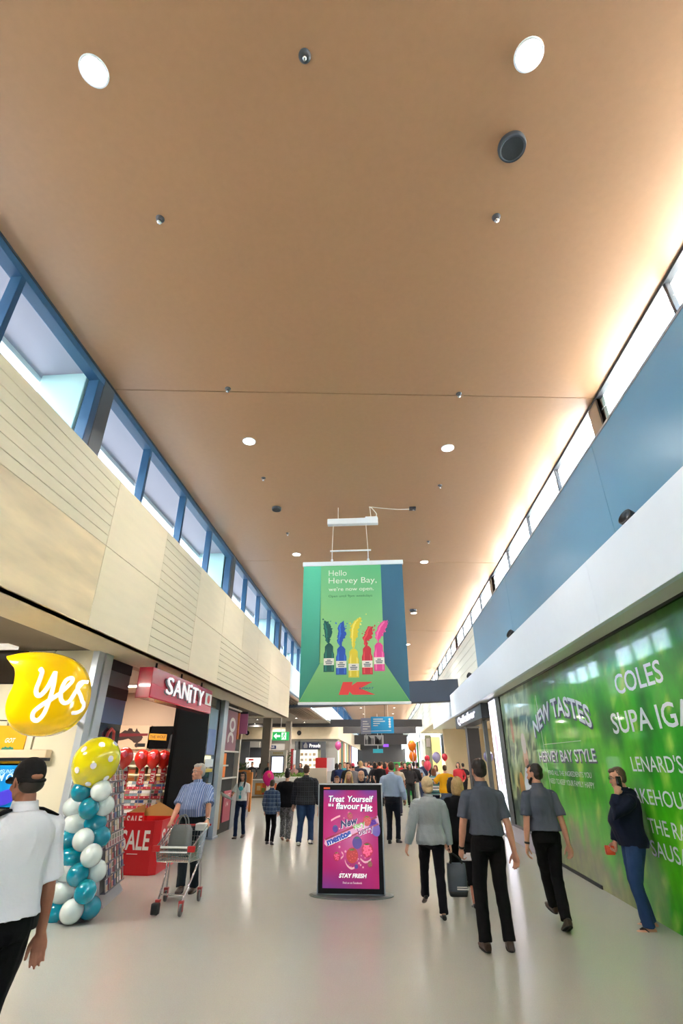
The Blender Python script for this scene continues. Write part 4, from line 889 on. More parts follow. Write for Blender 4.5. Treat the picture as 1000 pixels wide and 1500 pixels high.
# shops along the back of the wing
def wbox(t, nm, px0, py0, px1, py1, Y, th, mt, z0=None, z1=None):
    a, b = at(px0, py0, Y), at(px1, py1, Y); m = MB(); m.bbox((a.x, Y, b.z if z0 is None else z0), (b.x, Y + th, a.z if z1 is None else z1), .01); return obj(nm, m, mt, t)
t = thing('bakery_front', 'bright shopfront with a navy name sign behind the food court', 'shopfront', (-5.8, 41.6, 0))
wbox(t, 'door_frame', 432, 1086, 437, 1168, 41.5, .2, mat('shop_slate', (92, 96, 100), .5), 0); wbox(t, 'door_frame', 470, 1086, 476, 1168, 41.5, .2, mat('shop_slate', (92, 96, 100), .5), 0)
wbox(t, 'header', 437, 1086, 470, 1098, 41.5, .2, mat('shop_slate', (92, 96, 100), .5)); wbox(t, 'sign_board', 443, 1087.5, 467, 1097, 41.38, .1, mat('sign_navy', (30, 44, 84), .4))
wbox(t, 'lit_interior', 437, 1098, 465, 1160, 41.7, .1, mat('bright_interior', (250, 244, 226), .5, emit=.9), 0); wbox(t, 'side_panel', 465, 1098, 470, 1160, 41.6, .1, mat('olive_panel', (170, 172, 146), .5), 0)
c = at(452, 1095, 41.37); m = MB(); text(m, 'Prouds', frame(c, (1, 0, 0), (0, 0, 1)), .05, 0, w=.85, h=.26, d=.02, bold=.03); obj('lettering', m, mat('letter_white', (245, 245, 245), .4, emit=.4), t)
c = at(447.5, 1092, 41.37); m = MB(); fr = frame(c, (1, 0, 0), (0, 0, 1)); m.prism([(-.14, -.18), (.14, -.18), (.16, 0), (.06, .16), (0, .22), (-.06, .16), (-.16, 0)], fr, .005, .02); obj('emblem', m, M_grey, t)
for q in range(3):
    for k in range(4): wbox(t, 'shelf_display', 440 + k * 6, 1103 + q * 8, 444 + k * 6, 1107 + q * 8, 41.6, .08, mat('goods%d' % ((q + k) % 4), ((206, 180, 140), (180, 170, 160), (226, 210, 190), (150, 130, 110))[(q + k) % 4], .5))
t = thing('wing_shop_front', 'grey shopfront with a white lit sign at the far left of the food court', 'shopfront', (-10, 41.5, 0))
wbox(t, 'wall_panel', 361, 1086, 380, 1095, 41.5, .15, mat('panel_ltgrey', (176, 176, 172), .5)); wbox(t, 'dark_opening', 356, 1095, 382, 1170, 41.6, .1, M_dark, 0); wbox(t, 'lit_sign', 360, 1110, 381, 1124, 41.4, .1, mat('lit_white2', (255, 244, 236), .4, emit=.8)); wbox(t, 'red_mark', 364, 1111.5, 371, 1114, 41.38, .02, M_red); wbox(t, 'door_frame', 354, 1086, 360, 1170, 41.45, .2, mat('shop_slate', (92, 96, 100), .5), 0)
t = thing('navy_sign', 'short navy shop sign behind the tall taupe column', 'sign', tuple(at(399, 1095, 41.2)))
wbox(t, 'sign_board', 393, 1092, 404, 1097, 41.3, .1, mat('sign_navy', (30, 44, 84), .4)); c = at(394, 1096, 41.3); m = MB(); text(m, 'Prouds', frame(c, (1, 0, 0), (0, 0, 1)), .0, .02, w=.4, h=.14, d=.01); obj('lettering', m, M_wprint, t)
t = thing('red_kiosk', 'red and white food kiosk behind the plaid shirted man', 'kiosk', tuple(at(470, 1150, 28).xy) + (0,))
wbox(t, 'red_panel', 462, 1110, 478, 1133, 28, .3, M_red); wbox(t, 'white_side', 478, 1110, 489, 1130, 28.1, .3, M_white); wbox(t, 'base_cabinet', 453, 1125, 478, 1160, 27.7, .3, mat('kiosk_cream', (228, 214, 196), .5), 0)
t = thing('red_drape', 'tall dark red banner standing beside the navy signed shop', 'banner', tuple(at(428, 1130, 38).xy) + (0,))
wbox(t, 'fabric', 425, 1097, 429, 1130, 38, .05, mat('dark_red', (150, 30, 44), .5)); wbox(t, 'white_edge', 429, 1099, 432, 1130, 38, .05, M_white); wbox(t, 'base', 424, 1130, 433, 1142, 38, .3, M_dark, 0)
# counters and planters at the mouth of the wing
t = thing('food_counter', 'white food court counter with an orange and red panel in front', 'counter', (-6, 30, 0))
wbox(t, 'counter_body', 362, 1143, 458, 1172, 30, .8, mat('counter_white', (226, 220, 212), .4), 0); wbox(t, 'worktop', 361, 1142, 459, 1144, 29.95, .9, M_wprint); wbox(t, 'skirting', 362, 1166, 458, 1172, 29.97, .1, mat('tan_skirt', (190, 168, 136), .5), 0)
wbox(t, 'menu_panel', 374, 1147, 384, 1164, 29.93, .05, mat('menu_orange', (226, 150, 60), .5)); wbox(t, 'menu_panel', 384, 1147, 394, 1164, 29.93, .05, mat('menu_red', (206, 70, 44), .5)); wbox(t, 'menu_panel', 394, 1147, 404, 1164, 29.93, .05, mat('menu_rust', (220, 110, 50), .5))
for k in range(4): wbox(t, 'menu_picture', 376 + k * 7, 1151 + (k % 2) * 3, 381 + k * 7, 1158 + (k % 2) * 3, 29.91, .02, mat('dish%d' % (k % 3), ((236, 206, 150), (120, 120, 50), (240, 226, 210))[k % 3], .5))
def foliage(nm, label, c, size, n, mt, pot=None, cat='plant', group=None, seed=1):
    random.seed(seed); t = thing(nm, label, cat, (c[0], c[1], c[2]), 0, group); m = MB()
    for k in range(n):
        p = V((c[0] + random.uniform(-1, 1) * size[0], c[1] + random.uniform(-1, 1) * size[1], c[2] + random.uniform(.1, 1) * size[2])); a = random.uniform(0, 6.28); d = V((math.cos(a), math.sin(a), random.uniform(.3, 1.2))).normalized() * random.uniform(.1, .2); s, u = ortho(d); s *= .03
        m.add([p, p + d * .5 + s, p + d, p + d * .5 - s], [(0, 1, 2), (0, 2, 3)])
    obj('foliage', m, mt, t, kind='stuff')
    if pot: m = MB(); m.bbox((c[0] - size[0], c[1] - size[1], c[2] - pot), (c[0] + size[0], c[1] + size[1], c[2] + .12), .02); obj('trough', m, M_wprint, t)
    return t
M_leaf = mat('leaf_green', (112, 150, 52), .5, var=.2); M_leafd = mat('leaf_dark', (60, 84, 44), .5, var=.2)
c = at(428, 1142, 29.95); c = V((at(428, 1141, 30.3).x, 30.3, c.z + .012)); foliage('planter_box', 'low green planting along the white food counter', (c.x, 30.3, c.z), (1.1, .12, .25), 240, M_leaf, .01, seed=3)
c = at(346, 1134, 22.5); foliage('planter_box', 'dark leafy plants on top of the orange framed stand', (c.x, 22.5, c.z), (.42, .15, .35), 160, M_leafd, .05, seed=4)
c = at(421, 1133, 33); foliage('potted_plant', 'slender dark green plant beside the white directory totem', (c.x, 33, c.z), (.14, .14, 1.1), 120, M_leafd, .6, seed=5)
t = thing('orange_stand', 'orange framed dark display stand behind the woman with the lanyard', 'stand', tuple(at(347, 1160, 22).xy) + (0,))
wbox(t, 'frame', 331, 1128, 366, 1131, 22, .12, mat('stand_orange', (222, 140, 66), .5)); wbox(t, 'frame', 331, 1131, 333, 1185, 22, .12, mat('stand_orange', (222, 140, 66), .5), 0); wbox(t, 'frame', 361, 1131, 366, 1185, 22, .12, mat('stand_orange', (222, 140, 66), .5), 0); wbox(t, 'dark_panel', 333, 1131, 361, 1185, 22.02, .1, mat('stand_dark', (64, 52, 46), .5), 0)
t = thing('directory_totem', 'white directory totem with a lit screen behind the food counter', 'sign', tuple(at(407, 1130, 31.5).xy) + (0,))
wbox(t, 'casing', 395, 1099, 418, 1142, 31.5, .3, mat('totem_cream', (222, 214, 202), .45), 0); wbox(t, 'screen_bezel', 397, 1107, 415, 1133, 31.45, .06, M_dark); wbox(t, 'lit_screen', 398.5, 1108.5, 413.5, 1131.5, 31.42, .04, mat('lit_screen', (236, 242, 255), .3, emit=.9))
m = MB(); a = at(398, 1105, 31.5)
for k in range(5): b = at(400 + k * 3, 1104.5, 31.49); m.box((b.x, 31.48, b.z), (b.x + .09, 31.5, b.z + .1))
obj('lettering', m, mat('totem_gold', (206, 180, 130), .5), t)
for px, lab in ((371, 'left'), (379, 'right')):
    t = thing('bar_chair', 'tall grey slatted chair behind the white counter, on the %s' % lab, 'chair', tuple(at(px, 1142, 31).xy) + (0,), 0, 'tall grey chairs behind the counter'); mt = mat('chair_grey', (150, 146, 142), .5)
    wbox(t, 'backrest', px - 2.8, 1127, px + 2.8, 1129, 31, .05, mt)
    for q in range(4): wbox(t, 'back_slat', px - 2.7 + q * 1.5, 1129, px - 1.9 + q * 1.5, 1141, 31, .04, mt)
    wbox(t, 'seat', px - 2.8, 1141, px + 2.8, 1143, 30.95, .4, mt)
    for q in (px - 2.7, px + 1.7):
        for w in (0, .32): wbox(t, 'leg', q, 1143, q + 1, 1170, 31 + w, .04, mt, 0)
# hanging exit sign
ex0, ex1 = at(399, 1072, 25), at(422.5, 1084.5, 25)
t = thing('exit_sign', 'green running man exit sign with a white arrow hanging on a rod', 'sign', ((ex0.x+ex1.x)/2, 25, ex0.z), 0)
m = MB(); m.bbox((ex0.x, 25, ex1.z), (ex1.x, 25.08, ex0.z), .01); obj('sign_box', m, mat('exit_green', (36, 178, 92), .4, emit=.55), t)
m = MB(); m.tube([((ex0.x+ex1.x)/2, 25.04, ex0.z), ((ex0.x+ex1.x)/2, 25.04, 4.16)], .018, 8); obj('rod', m, M_wprint, t)
fe = frame((ex0.x, 25, ex1.z), (1, 0, 0), (0, 0, 1)); W, Hh = ex1.x - ex0.x, ex0.z - ex1.z; m = MB()
m.prism([(.08*W, .5*Hh), (.26*W, .85*Hh), (.26*W, .62*Hh), (.48*W, .62*Hh), (.48*W, .38*Hh), (.26*W, .38*Hh), (.26*W, .15*Hh)], fe, .004, .012); m.prism([(.56*W, .1*Hh), (.84*W, .1*Hh), (.84*W, .9*Hh), (.56*W, .9*Hh)], fe, .004, .010)
obj('arrow', m, mat('exit_white', (240, 255, 246), .4, emit=.7), t)
m = MB(); m.prism(circ(.72*W, .78*Hh, .045*W, 10), fe, .010, .014)
for a, b in (((.70, .68), (.68, .45)), ((.68, .45), (.76, .36)), ((.76, .36), (.74, .18)), ((.68, .45), (.60, .34)), ((.60, .34), (.58, .2)), ((.71, .66), (.80, .56)), ((.70, .66), (.61, .56))):
    A, B_ = V((a[0]*W, a[1]*Hh, 0)), V((b[0]*W, b[1]*Hh, 0)); d = (B_ - A).normalized(); n_ = V((-d.y, d.x, 0)) * .022 * W; m.prism([(A+n_)[:2], (A-n_)[:2], (B_-n_)[:2], (B_+n_)[:2]], fe, .010, .014)
obj('running_figure', m, mat('exit_green', (36, 178, 92), .4, emit=.55), t)
# directory sign hung over the crowd
d0, d1 = at(528, 1050, 24), at(577, 1074, 24)
t = thing('directory_sign', 'grey and bright blue directory sign hanging over the crowd', 'sign', ((d0.x+d1.x)/2, 24, d1.z))
xm = at(543, 1060, 24).x
m = MB(); m.bbox((xm, 24, d1.z), (d1.x, 24.1, d0.z), .01); obj('blue_panel', m, mat('sign_blue', (24, 140, 190), .4, emit=.15), t); m = MB(); m.bbox((d0.x, 24.01, d1.z - .03), (xm, 24.09, d0.z - .05), .01); obj('grey_panel', m, mat('sign_lilac', (150, 150, 172), .4), t)
fd = frame((d0.x, 24, d1.z), (1, 0, 0), (0, 0, 1)); W, Hh = d1.x - d0.x, d0.z - d1.z; m = MB(); random.seed(5)
for k, ww in enumerate((.30, .36, .2, .14)): m.prism([(W*.38, Hh*(.82-.13*k)), (W*(.38+ww), Hh*(.82-.13*k)), (W*(.38+ww), Hh*(.88-.13*k)), (W*.38, Hh*(.88-.13*k))], fd, .004, .008)
for k in range(4): m.prism(circ(W*.88, Hh*(.84-.15*k), .035*W, 8), fd, .004, .008); m.prism([(W*.06, Hh*(.68-.15*k)), (W*(.2 + .04*(k % 3)), Hh*(.68-.15*k)), (W*(.2 + .04*(k % 3)), Hh*(.74-.15*k)), (W*.06, Hh*(.74-.15*k))], fd, .004, .008)
m.prism([(W*.05, Hh*.1), (W*.92, Hh*.14), (W*.92, Hh*.17), (W*.05, Hh*.13)], fd, .004, .008); obj('pictograms', m, M_wprint, t)
m = MB()
for px in (534, 568): q = at(px, 1052, 24.05); m.tube([(q.x, 24.05, d0.z - .05), (q.x, 24.05, 6.5)], .012, 6)
obj('suspension_wire', m, M_wprint, t)
e0, e1 = at(533, 1077, 24), at(562, 1092, 24); t = thing('picture_sign', 'grey picture panel hung under the blue directory sign', 'sign', ((e0.x+e1.x)/2, 24, e1.z))
m = MB(); m.bbox((e0.x, 24.02, e1.z), (e1.x, 24.08, e0.z), .006); obj('board', m, mat('photo_grey', (190, 190, 192), .4), t); m = MB(); fe = frame((e0.x, 24.02, e1.z), (1, 0, 0), (0, 0, 1))
for k in range(16): u = random.uniform(.04, .86) * (e1.x - e0.x); w = random.uniform(.03, .1); m.prism([(u, .05), (u + w, .05), (u + w, random.uniform(.15, .4)), (u, random.uniform(.15, .4))], fe, .004, .008)
obj('printed_picture', m, mat('photo_dark', (90, 88, 92), .4), t); m = MB()
for px in (536, 559): q = at(px, 1078, 24.05); m.tube([(q.x, 24.05, e0.z), (q.x, 24.05, d1.z)], .008, 6)
obj('suspension_wire', m, M_wprint, t)
# far left shops down the walkway, end wall, small far signs
t = thing('far_left_shops', 'row of small coloured shopfronts under the far left plywood', 'shopfront', (-3.6, 55, 0)); y = 42.4
for k in range(16):
    w = (.8, 1.6, .6, 2.4)[k % 4]; c = [(90, 150, 100), (225, 224, 220), (214, 170, 90), (60, 60, 66), (70, 130, 90), (196, 120, 70), (60, 80, 150), (205, 205, 200)][k % 8]; m = MB(); m.bbox((-3.75, y, 0), (-3.55 + .04 * (k % 3), y + w * .94, 3.27), .01); obj('shop_panel', m, mat('farshopL%d' % (k % 8), c, .4, emit=.2), t); y += w
m = MB(); m.box((-4, 86, 0), (3.5, 86.2, 6.5)); struct('wall_end', m, mat('end_wall', (52, 50, 52), .6))
t = thing('far_teal_sign', 'teal hanging sign far away over the crowd', 'sign', (0, 60, 3.4)); a, b = at(546, 1097, 60), at(561, 1103, 60); m = MB(); m.bbox((a.x, 60, b.z), (b.x, 60.1, a.z), .01); obj('board', m, mat('teal_sign', (40, 150, 170), .4, emit=.2), t); m = MB(); m.tube([((a.x+b.x)/2, 60.05, a.z), ((a.x+b.x)/2, 60.05, 6.5)], .03, 6); obj('rod', m, M_wprint, t)
t = thing('far_purple_light', 'thin purple lit bar far away under the dark beam', 'sign', tuple(at(565, 1092, 45))); a, b = at(561, 1090, 45), at(569, 1094, 45); m = MB(); m.bbox((a.x, 45, b.z), (b.x, 45.1, a.z), .01); obj('lit_bar', m, mat('lit_purple', (120, 60, 220), .4, emit=1.0), t); m = MB(); m.tube([((a.x+b.x)/2, 45.05, a.z), ((a.x+b.x)/2, 45.05, 6.5)], .02, 6); obj('rod', m, M_dark, t)
t = thing('green_counter', 'bright green promotion counter with a white line of lettering among the crowd', 'counter', tuple(at(600, 1160, 33).xy) + (0,))
wbox(t, 'front_panel', 576, 1118, 603, 1160, 33.0, .8, mat('promo_green', (20, 150, 60), .4, emit=.1), 0); wbox(t, 'white_line', 584, 1122, 597, 1124, 32.98, .03, M_wprint)
wbox(t, 'header', 575, 1116.5, 604, 1118, 32.95, .9, mat('promo_green2', (60, 180, 90), .4))

# ---------------------------------------------------------------- left: phone shop end wall, steel corner, yellow sign
po = struct_root('wall_phone_shop', (-6, 7.5, 0)); YO = 7.5
m = MB(); m.box((-12, -6, 3.30), (-4.36, 20, 3.36)); struct('shop_ceiling', m, M_brown, po)
m = MB(); m.box((-12.1, -6, 0), (-12, 20, 3.4)); m.box((-12, YO + .05, 0), (-4.5, YO + .15, 3.3)); struct('shop_wall', m, M_dark, po)
M_pan = mat('cream_panel', (222, 214, 190), .35, var=.02)
xs = [(-12, -5.46), (-5.45, -5.02), (-5.01, -4.42)]
for x0, x1, z0, z1 in ((-5.01, -4.40, 2.29, 3.29), (-5.01, -4.40, 1.05, 2.28), (-5.01, -4.40, .1, 1.04), (-5.46, -5.03, 2.29, 3.29), (-5.46, -5.03, .1, 2.28), (-8, -5.48, 2.29, 2.80), (-8, -5.48, .1, 2.28)):
    m = MB(); m.bbox((x0 + .004, YO, z0 + .004), (x1 - .004, YO + .05, z1 - .004), .003); struct('cladding_panel', m, M_pan, po)
m = MB(); m.bbox((-8, YO + .01, 2.81), (-5.48, YO + .05, 3.29), .003); struct('dark_glazing', m, mat('brown_glass', (62, 54, 46), .12, coat=.5), po)
m = MB(); m.bbox((-5.01, YO - .02, 0), (-4.40, YO + .02, .1), .003); struct('skirting', m, M_blackm, po)
m = MB(); m.bbox((-4.40, YO - .01, 0), (-4.30, YO + .16, 3.30), .004); m.bbox((-4.40, YO + .18, 0), (-4.28, YO + .40, 3.30), .004); struct('steel_corner', m, mat('corner_steel', (200, 208, 218), .3, .3), po)
t = thing('light_box', 'white light box hanging under the brown shop ceiling at the left edge', 'light', tuple(at(10, 940, 7.0)))
a, b = at(-40, 929, 7.2), at(24, 951, 7.2); m = MB(); m.bbox((a.x, 7.0, b.z), (b.x, 7.25, a.z), .01); obj('housing', m, mat('lightbox_white', (250, 244, 236), .4, emit=.35), t); m = MB(); m.tube([(a.x + .2, 7.1, a.z), (a.x + .2, 7.1, 3.3)], .012, 6); m.tube([(b.x - .1, 7.1, a.z), (b.x - .1, 7.1, 3.3)], .012, 6); obj('hanger', m, M_steel, t)
t = thing('yellow_poster', 'yellow printed poster on the cream wall above the blue poster', 'poster', (-5.6, YO, 1.9))
a, b = at(-30, 1063, YO - .02), at(27, 1122, YO - .02); m = MB(); m.bbox((a.x, YO - .02, b.z), (b.x, YO, a.z), .003); obj('sheet', m, mat('poster_yellow', (226, 172, 20), .5), t)
fy = frame((0, YO - .02, 0), (1, 0, 0), (0, 0, 1)); c = at(6, 1088, YO - .02); m = MB(); text(m, 'GOT', fy, c.x, c.z, w=.15, h=.062, d=.003, bold=.02, shear=.2); obj('lettering', m, M_wprint, t)
c = at(4, 1097, YO - .02); m = MB()
for k in range(5): m.prism(circ(c.x + .035 * k, c.z + .01 * (k % 2), .022, 8), fy, .002, .004)
obj('printed_pattern', m, mat('poster_teal', (50, 140, 120), .5), t)
t = thing('display_shelf', 'cream display ledge across the wall between the yellow and blue posters', 'shelf', (-5.2, YO, 1.8)); a, b = at(-40, 1098, YO - .15), at(66, 1110, YO - .15); m = MB(); m.bbox((a.x, YO - .15, b.z), (b.x, YO - .02, a.z), .01); obj('ledge', m, mat('ledge_cream', (222, 200, 170), .4), t); m = MB(); m.bbox((a.x, YO - .1, b.z - .04), (b.x, YO - .02, b.z), .005); obj('bracket', m, M_dark, t)
t = thing('blue_poster', 'blue backlit phone poster with white slogan behind the guard', 'poster', (-5.5, YO, 1.3))
a, b = at(-30, 1121, YO - .03), at(30, 1185, YO - .03); m = MB(); m.bbox((a.x - .02, YO - .03, b.z), (b.x + .02, YO, a.z + .02), .004); obj('frame', m, M_black, t); m = MB(); m.box((a.x, YO - .035, b.z + .02), (b.x, YO - .028, a.z)); obj('sheet', m, mat('poster_blue', (14, 130, 196), .35, emit=.25), t)
m = MB(); c = at(-9, 1133, YO - .04); text(m, 'SAMSUNG G', fy, c.x, c.z, w=.36, h=.05, d=.042, shear=.1); c = at(-9, 1144, YO - .04); text(m, "I'M ON", fy, c.x, c.z, w=.36, h=.095, d=.042, bold=.03, shear=.15); obj('lettering', m, mat('poster_pale', (190, 230, 250), .4, emit=.3), t)
m = MB(); c = at(8, 1168, YO - .04); m.prism(circ(c.x, c.z, .22, 16, .09, .3), fy, .036, .04); obj('printed_motif', m, mat('poster_violet', (70, 60, 200), .4, emit=.2), t)
# yellow speech-bubble sign
YS = 6.0; t = thing('yellow_bubble_sign', 'big glossy yellow speech bubble sign with white handwritten yes', 'sign', (-4.05, YS, 2.0))
def sp(px, py): p = at(px, py, YS); return (p.x, p.z)
out = crom([sp(*q) for q in ((12, 961), (40, 955.5), (75, 956), (103, 964), (120, 980), (127, 1003), (124, 1030), (112, 1052), (92, 1069), (65, 1078), (36, 1077), (18, 1065), (10, 1045), (13, 1025), (23, 1002), (25, 982), (20, 970), (12, 961.5))], 5)[:-1]
cxz = (sum(p[0] for p in out) / len(out), sum(p[1] for p in out) / len(out)); rings = []
for k, d in ((1.0, .10), (1.0, .0), (.975, -.045), (.90, -.085), (.72, -.115), (.40, -.13), (.02, -.135)):
    rings.append([V((cxz[0] + (p[0] - cxz[0]) * k, YS + d, cxz[1] + (p[1] - cxz[1]) * k)) for p in out])
m = MB(); m.loft(rings); obj('shell', m, mat('bubble_yellow', (250, 200, 6), .14, coat=.5, emit=.10), t, True)
def stroke(pts, r, mt, nm, parent, y0):
    cv = [(lambda p: (p.x, p.z))(at(q[0], q[1], YS - .115)) for q in crom(pts, 7)]; m = MB(); P = []
    for a, b in cv:
        th = math.atan2(b - cxz[1], a - cxz[0]); oo = min(out, key=lambda o: abs((math.atan2(o[1] - cxz[1], o[0] - cxz[0]) - th + PI) % (2*PI) - PI)); e = min(1, math.hypot(a - cxz[0], b - cxz[1]) / math.hypot(oo[0] - cxz[0], oo[1] - cxz[1]))
        PR = [(0, -.135), (.40, -.13), (.72, -.115), (.90, -.085), (.975, -.045), (1.0, 0.0)]; q = max(k for k in range(5) if PR[k][0] <= e); P.append(V((a, YS + PR[q][1] + (PR[q+1][1] - PR[q][1]) * (e - PR[q][0]) / (PR[q+1][0] - PR[q][0]) - .004, b)))
    m.tube(P, [(r * .5, r)] * len(P), 10, hint=(0, 1, 0), round_ends=True); obj(nm, m, mt, parent, True)
M_yes = mat('yes_white', (250, 250, 246), .3, emit=.35); yb = YS - .135
stroke([(60, 980), (63, 985), (60, 996), (55, 1010), (56, 1018), (62, 1018), (72, 1006), (82, 985)], .028, M_yes, 'letter', t, yb)
stroke([(82, 985), (80, 1003), (75, 1022), (66, 1044), (56, 1055), (49, 1053), (50, 1044), (60, 1035), (74, 1026), (86, 1018)], .026, M_yes, 'letter', t, yb)
stroke([(86, 1018), (97, 1008), (105, 998), (104, 993), (97, 997), (91, 1010), (90, 1024), (95, 1030), (102, 1026), (110, 1012), (118, 998), (121, 997)], .024, M_yes, 'letter', t, yb)
stroke([(121, 997), (115, 999), (112, 1008), (115, 1020), (115, 1033), (109, 1042), (103, 1044)], .024, M_yes, 'letter', t, yb)
m = MB(); m.tube([(-4.40, 7.5, 2.75), (-4.2, YS + .1, 2.75)], .03, 8); m.tube([(-4.40, 7.5, 2.25), (-4.2, YS + .1, 2.25)], .03, 8); obj('bracket_arm', m, M_steel, t)

# ---------------------------------------------------------------- left: music shop
ps = struct_root('wall_music_shop', (-6, 12, 0)); XS_ = -4.45
M_tan = mat('shop_tan', (206, 176, 150), .6)
m = MB(); m.box((-9, 12.4, 0), (-4.46, 12.5, 3.3)); m.box((-9.1, 7.6, 0), (-9, 12.5, 3.3)); struct('shop_wall', m, M_tan, ps)
m = MB(); m.bbox((-4.52, 11.4, 0), (-4.44, 13.5, 3.28), .004); struct('black_wall', m, mat('black_wall', (7, 7, 8), .6, spec=.06), ps)
m = MB(); m.box((-9, 7.9, 3.24), (-4.5, 12.4, 3.298)); struct('shop_ceiling', m, mat('shop_ceiling_tan', (214, 190, 166), .6), ps)
t = thing('glass_side_panel', 'dark glass shop panel with black bands beside the steel corner', 'window', (-4.4, 8.4, 0))
a, b = 8.0, 8.88
m = MB(); m.box((-4.46, a, .05), (-4.44, b, 3.28)); obj('pane', m, M_darkglass, t)
for z0, z1 in ((3.1, 3.28), (2.68, 2.86), (.0, .1)): m = MB(); m.bbox((-4.48, a, z0), (-4.42, b, z1), .003); obj('band', m, M_blackm, t)
m = MB(); m.box((-4.437, a, 2.86), (-4.434, b, 3.1)); obj('grey_reflection', m, mat('reflection_grey', (96, 106, 112), .3), t); m = MB(); m.box((-4.437, a, 2.3), (-4.434, b, 2.68)); obj('blue_reflection', m, mat('reflection_blue', (74, 100, 150), .3), t)  # reflections in the glass painted as flat grey and blue plates
m = MB(); m.tube([(-4.44, 8.42, 2.0), (-4.4, 8.42, 2.16), (-4.4, 8.5, 2.22), (-4.4, 8.6, 2.18), (-4.4, 8.62, 2.06)], .025, 8, round_ends=True); obj('red_hook', m, mat('hook_red', (220, 70, 56), .4), t)
t = thing('shop_sign_red', 'red box sign with white music shop lettering under the plywood', 'sign', (-3.86, 9.8, 2.66))
m = MB(); m.bbox((-3.98, 8.24, 2.67), (-3.74, 11.42, 3.15), .006); obj('sign_box', m, mat('sign_red', (196, 26, 50), .22, coat=.5), t)
fs = lambda u, w, d=0.0: V((-3.74 + d, u, w))
m = MB(); m.prism([(8.26, 2.69), (11.4, 2.69), (11.4, 2.80), (10.1, 2.86), (9.2, 2.83), (8.26, 2.90)], fs, .001, .003); obj('printed_wave', m, mat('sign_pink', (216, 60, 84), .3, coat=.4), t)
m = MB(); x = 8.78
for ch, w, dz in (('S', .28, 0), ('A', .36, 0), ('N', .32, 0), ('i', .10, -.03), ('T', .30, -.01), ('Y', .31, -.02)):
    text(m, ch, fs, x, 2.79 + dz, w=w, h=.285 if ch != 'i' else .33, d=.055, bold=.0, thick=.02); text(m, ch, fs, x - .035, 2.775 + dz, w=w, h=.285 if ch != 'i' else .33, d=.02, bold=.01, mi=1); x += w + .055
obj('lettering', m, [mat('letter_lit', (246, 240, 246), .3, emit=.3), M_black], t)
m = MB(); m.prism([(10.98, 2.83), (11.38, 2.83), (11.38, 3.06), (10.98, 3.06)], fs, .002, .006); m.prism(circ(11.18, 2.945, .085, 18), fs, .006, .01, 1); obj('round_emblem', m, [M_wprint, M_red], t)
for k in range(3):
    m = MB(); m.tube([(-3.86, 8.6 + k * 1.2, 3.15), (-3.86, 8.6 + k * 1.2, 3.27)], .02, 6); obj('hanger', m, M_blackm, t)
YW = 12.38
def wall_board(nm, label, px0, py0, px1, py1, mt, y=YW):
    a, b = at(px0, py0, y), at(px1, py1, y); t = thing(nm, label, 'poster', ((a.x + b.x) / 2, y, b.z)); m = MB(); m.bbox((a.x, y - .03, b.z), (b.x, y + .01, a.z), .004); obj('board', m, mt, t); return t, a, b
t, a, b = wall_board('map_poster', 'cream poster with a dark map of Australia above the music shelves', 168, 1063, 218, 1097.5, mat('poster_cream', (224, 190, 158), .5))
W, Hh = b.x - a.x, a.z - b.z; fp_ = frame((a.x, YW - .03, b.z), (1, 0, 0), (0, 0, 1)); aus = [(.02, .45), (.06, .62), (.16, .70), (.26, .84), (.36, .80), (.40, .95), (.52, .93), (.56, .78), (.64, .74), (.68, .97), (.74, .80), (.86, .62), (.96, .42), (.92, .24), (.80, .08), (.66, .10), (.58, .22), (.44, .34), (.26, .26), (.10, .22)]
m = MB(); m.prism([(W * (.12 + .72 * x), Hh * (.20 + .72 * y)) for x, y in aus], fp_, .002, .004, 0); m.prism(circ(W * .68, Hh * .17, .05, 8), fp_, .002, .004, 0); obj('printed_map', m, mat('map_brown', (64, 44, 38), .5), t)
m = MB(); m.prism([(W*.14, Hh*.52), (W*.93, Hh*.56), (W*.93, Hh*.66), (W*.14, Hh*.66)], fp_, .005, .008); m.prism([(W*.72, Hh*.1), (W*.9, Hh*.1), (W*.9, Hh*.24), (W*.72, Hh*.24)], fp_, .003, .006, 1); obj('printed_ribbon', m, [mat('map_maroon', (120, 30, 34), .5), M_blackm], t)
t, a, b = wall_board('film_poster', 'black poster with a yellow title box and a man in a dark suit', 220, 1064, 265, 1097, M_black)
W, Hh = b.x - a.x, a.z - b.z; fp_ = frame((a.x, YW - .03, b.z), (1, 0, 0), (0, 0, 1))
m = MB(); m.prism([(W*.03, Hh*.40), (W*.55, Hh*.36), (W*.55, Hh*.64), (W*.03, Hh*.68)], fp_, .002, .005); obj('title_box', m, mat('title_amber', (214, 150, 26), .5), t); m = MB(); text(m, 'THE WOLF', fp_, W*.06, Hh*.46, w=W*.46, h=Hh*.13, d=.008, bold=.02); obj('lettering', m, mat('title_brown', (120, 76, 20), .5), t)
m = MB(); m.prism([(W*.62, 0), (W*.99, 0), (W*.97, Hh*.62), (W*.88, Hh*.7), (W*.75, Hh*.7), (W*.66, Hh*.6)], fp_, .002, .004, 0); m.prism([(W*.78, Hh*.4), (W*.85, Hh*.4), (W*.88, Hh*.7), (W*.76, Hh*.7)], fp_, .004, .006, 1); m.prism(circ(W*.82, Hh*.82, W*.075, 14, Hh*.14), fp_, .004, .007, 2); m.prism(circ(W*.82, Hh*.9, W*.08, 14, Hh*.08), fp_, .006, .009, 0); obj('printed_man', m, [mat('suit_dark', (36, 32, 36), .5), M_wprint, mat('print_skin2', (190, 130, 96), .5)], t)
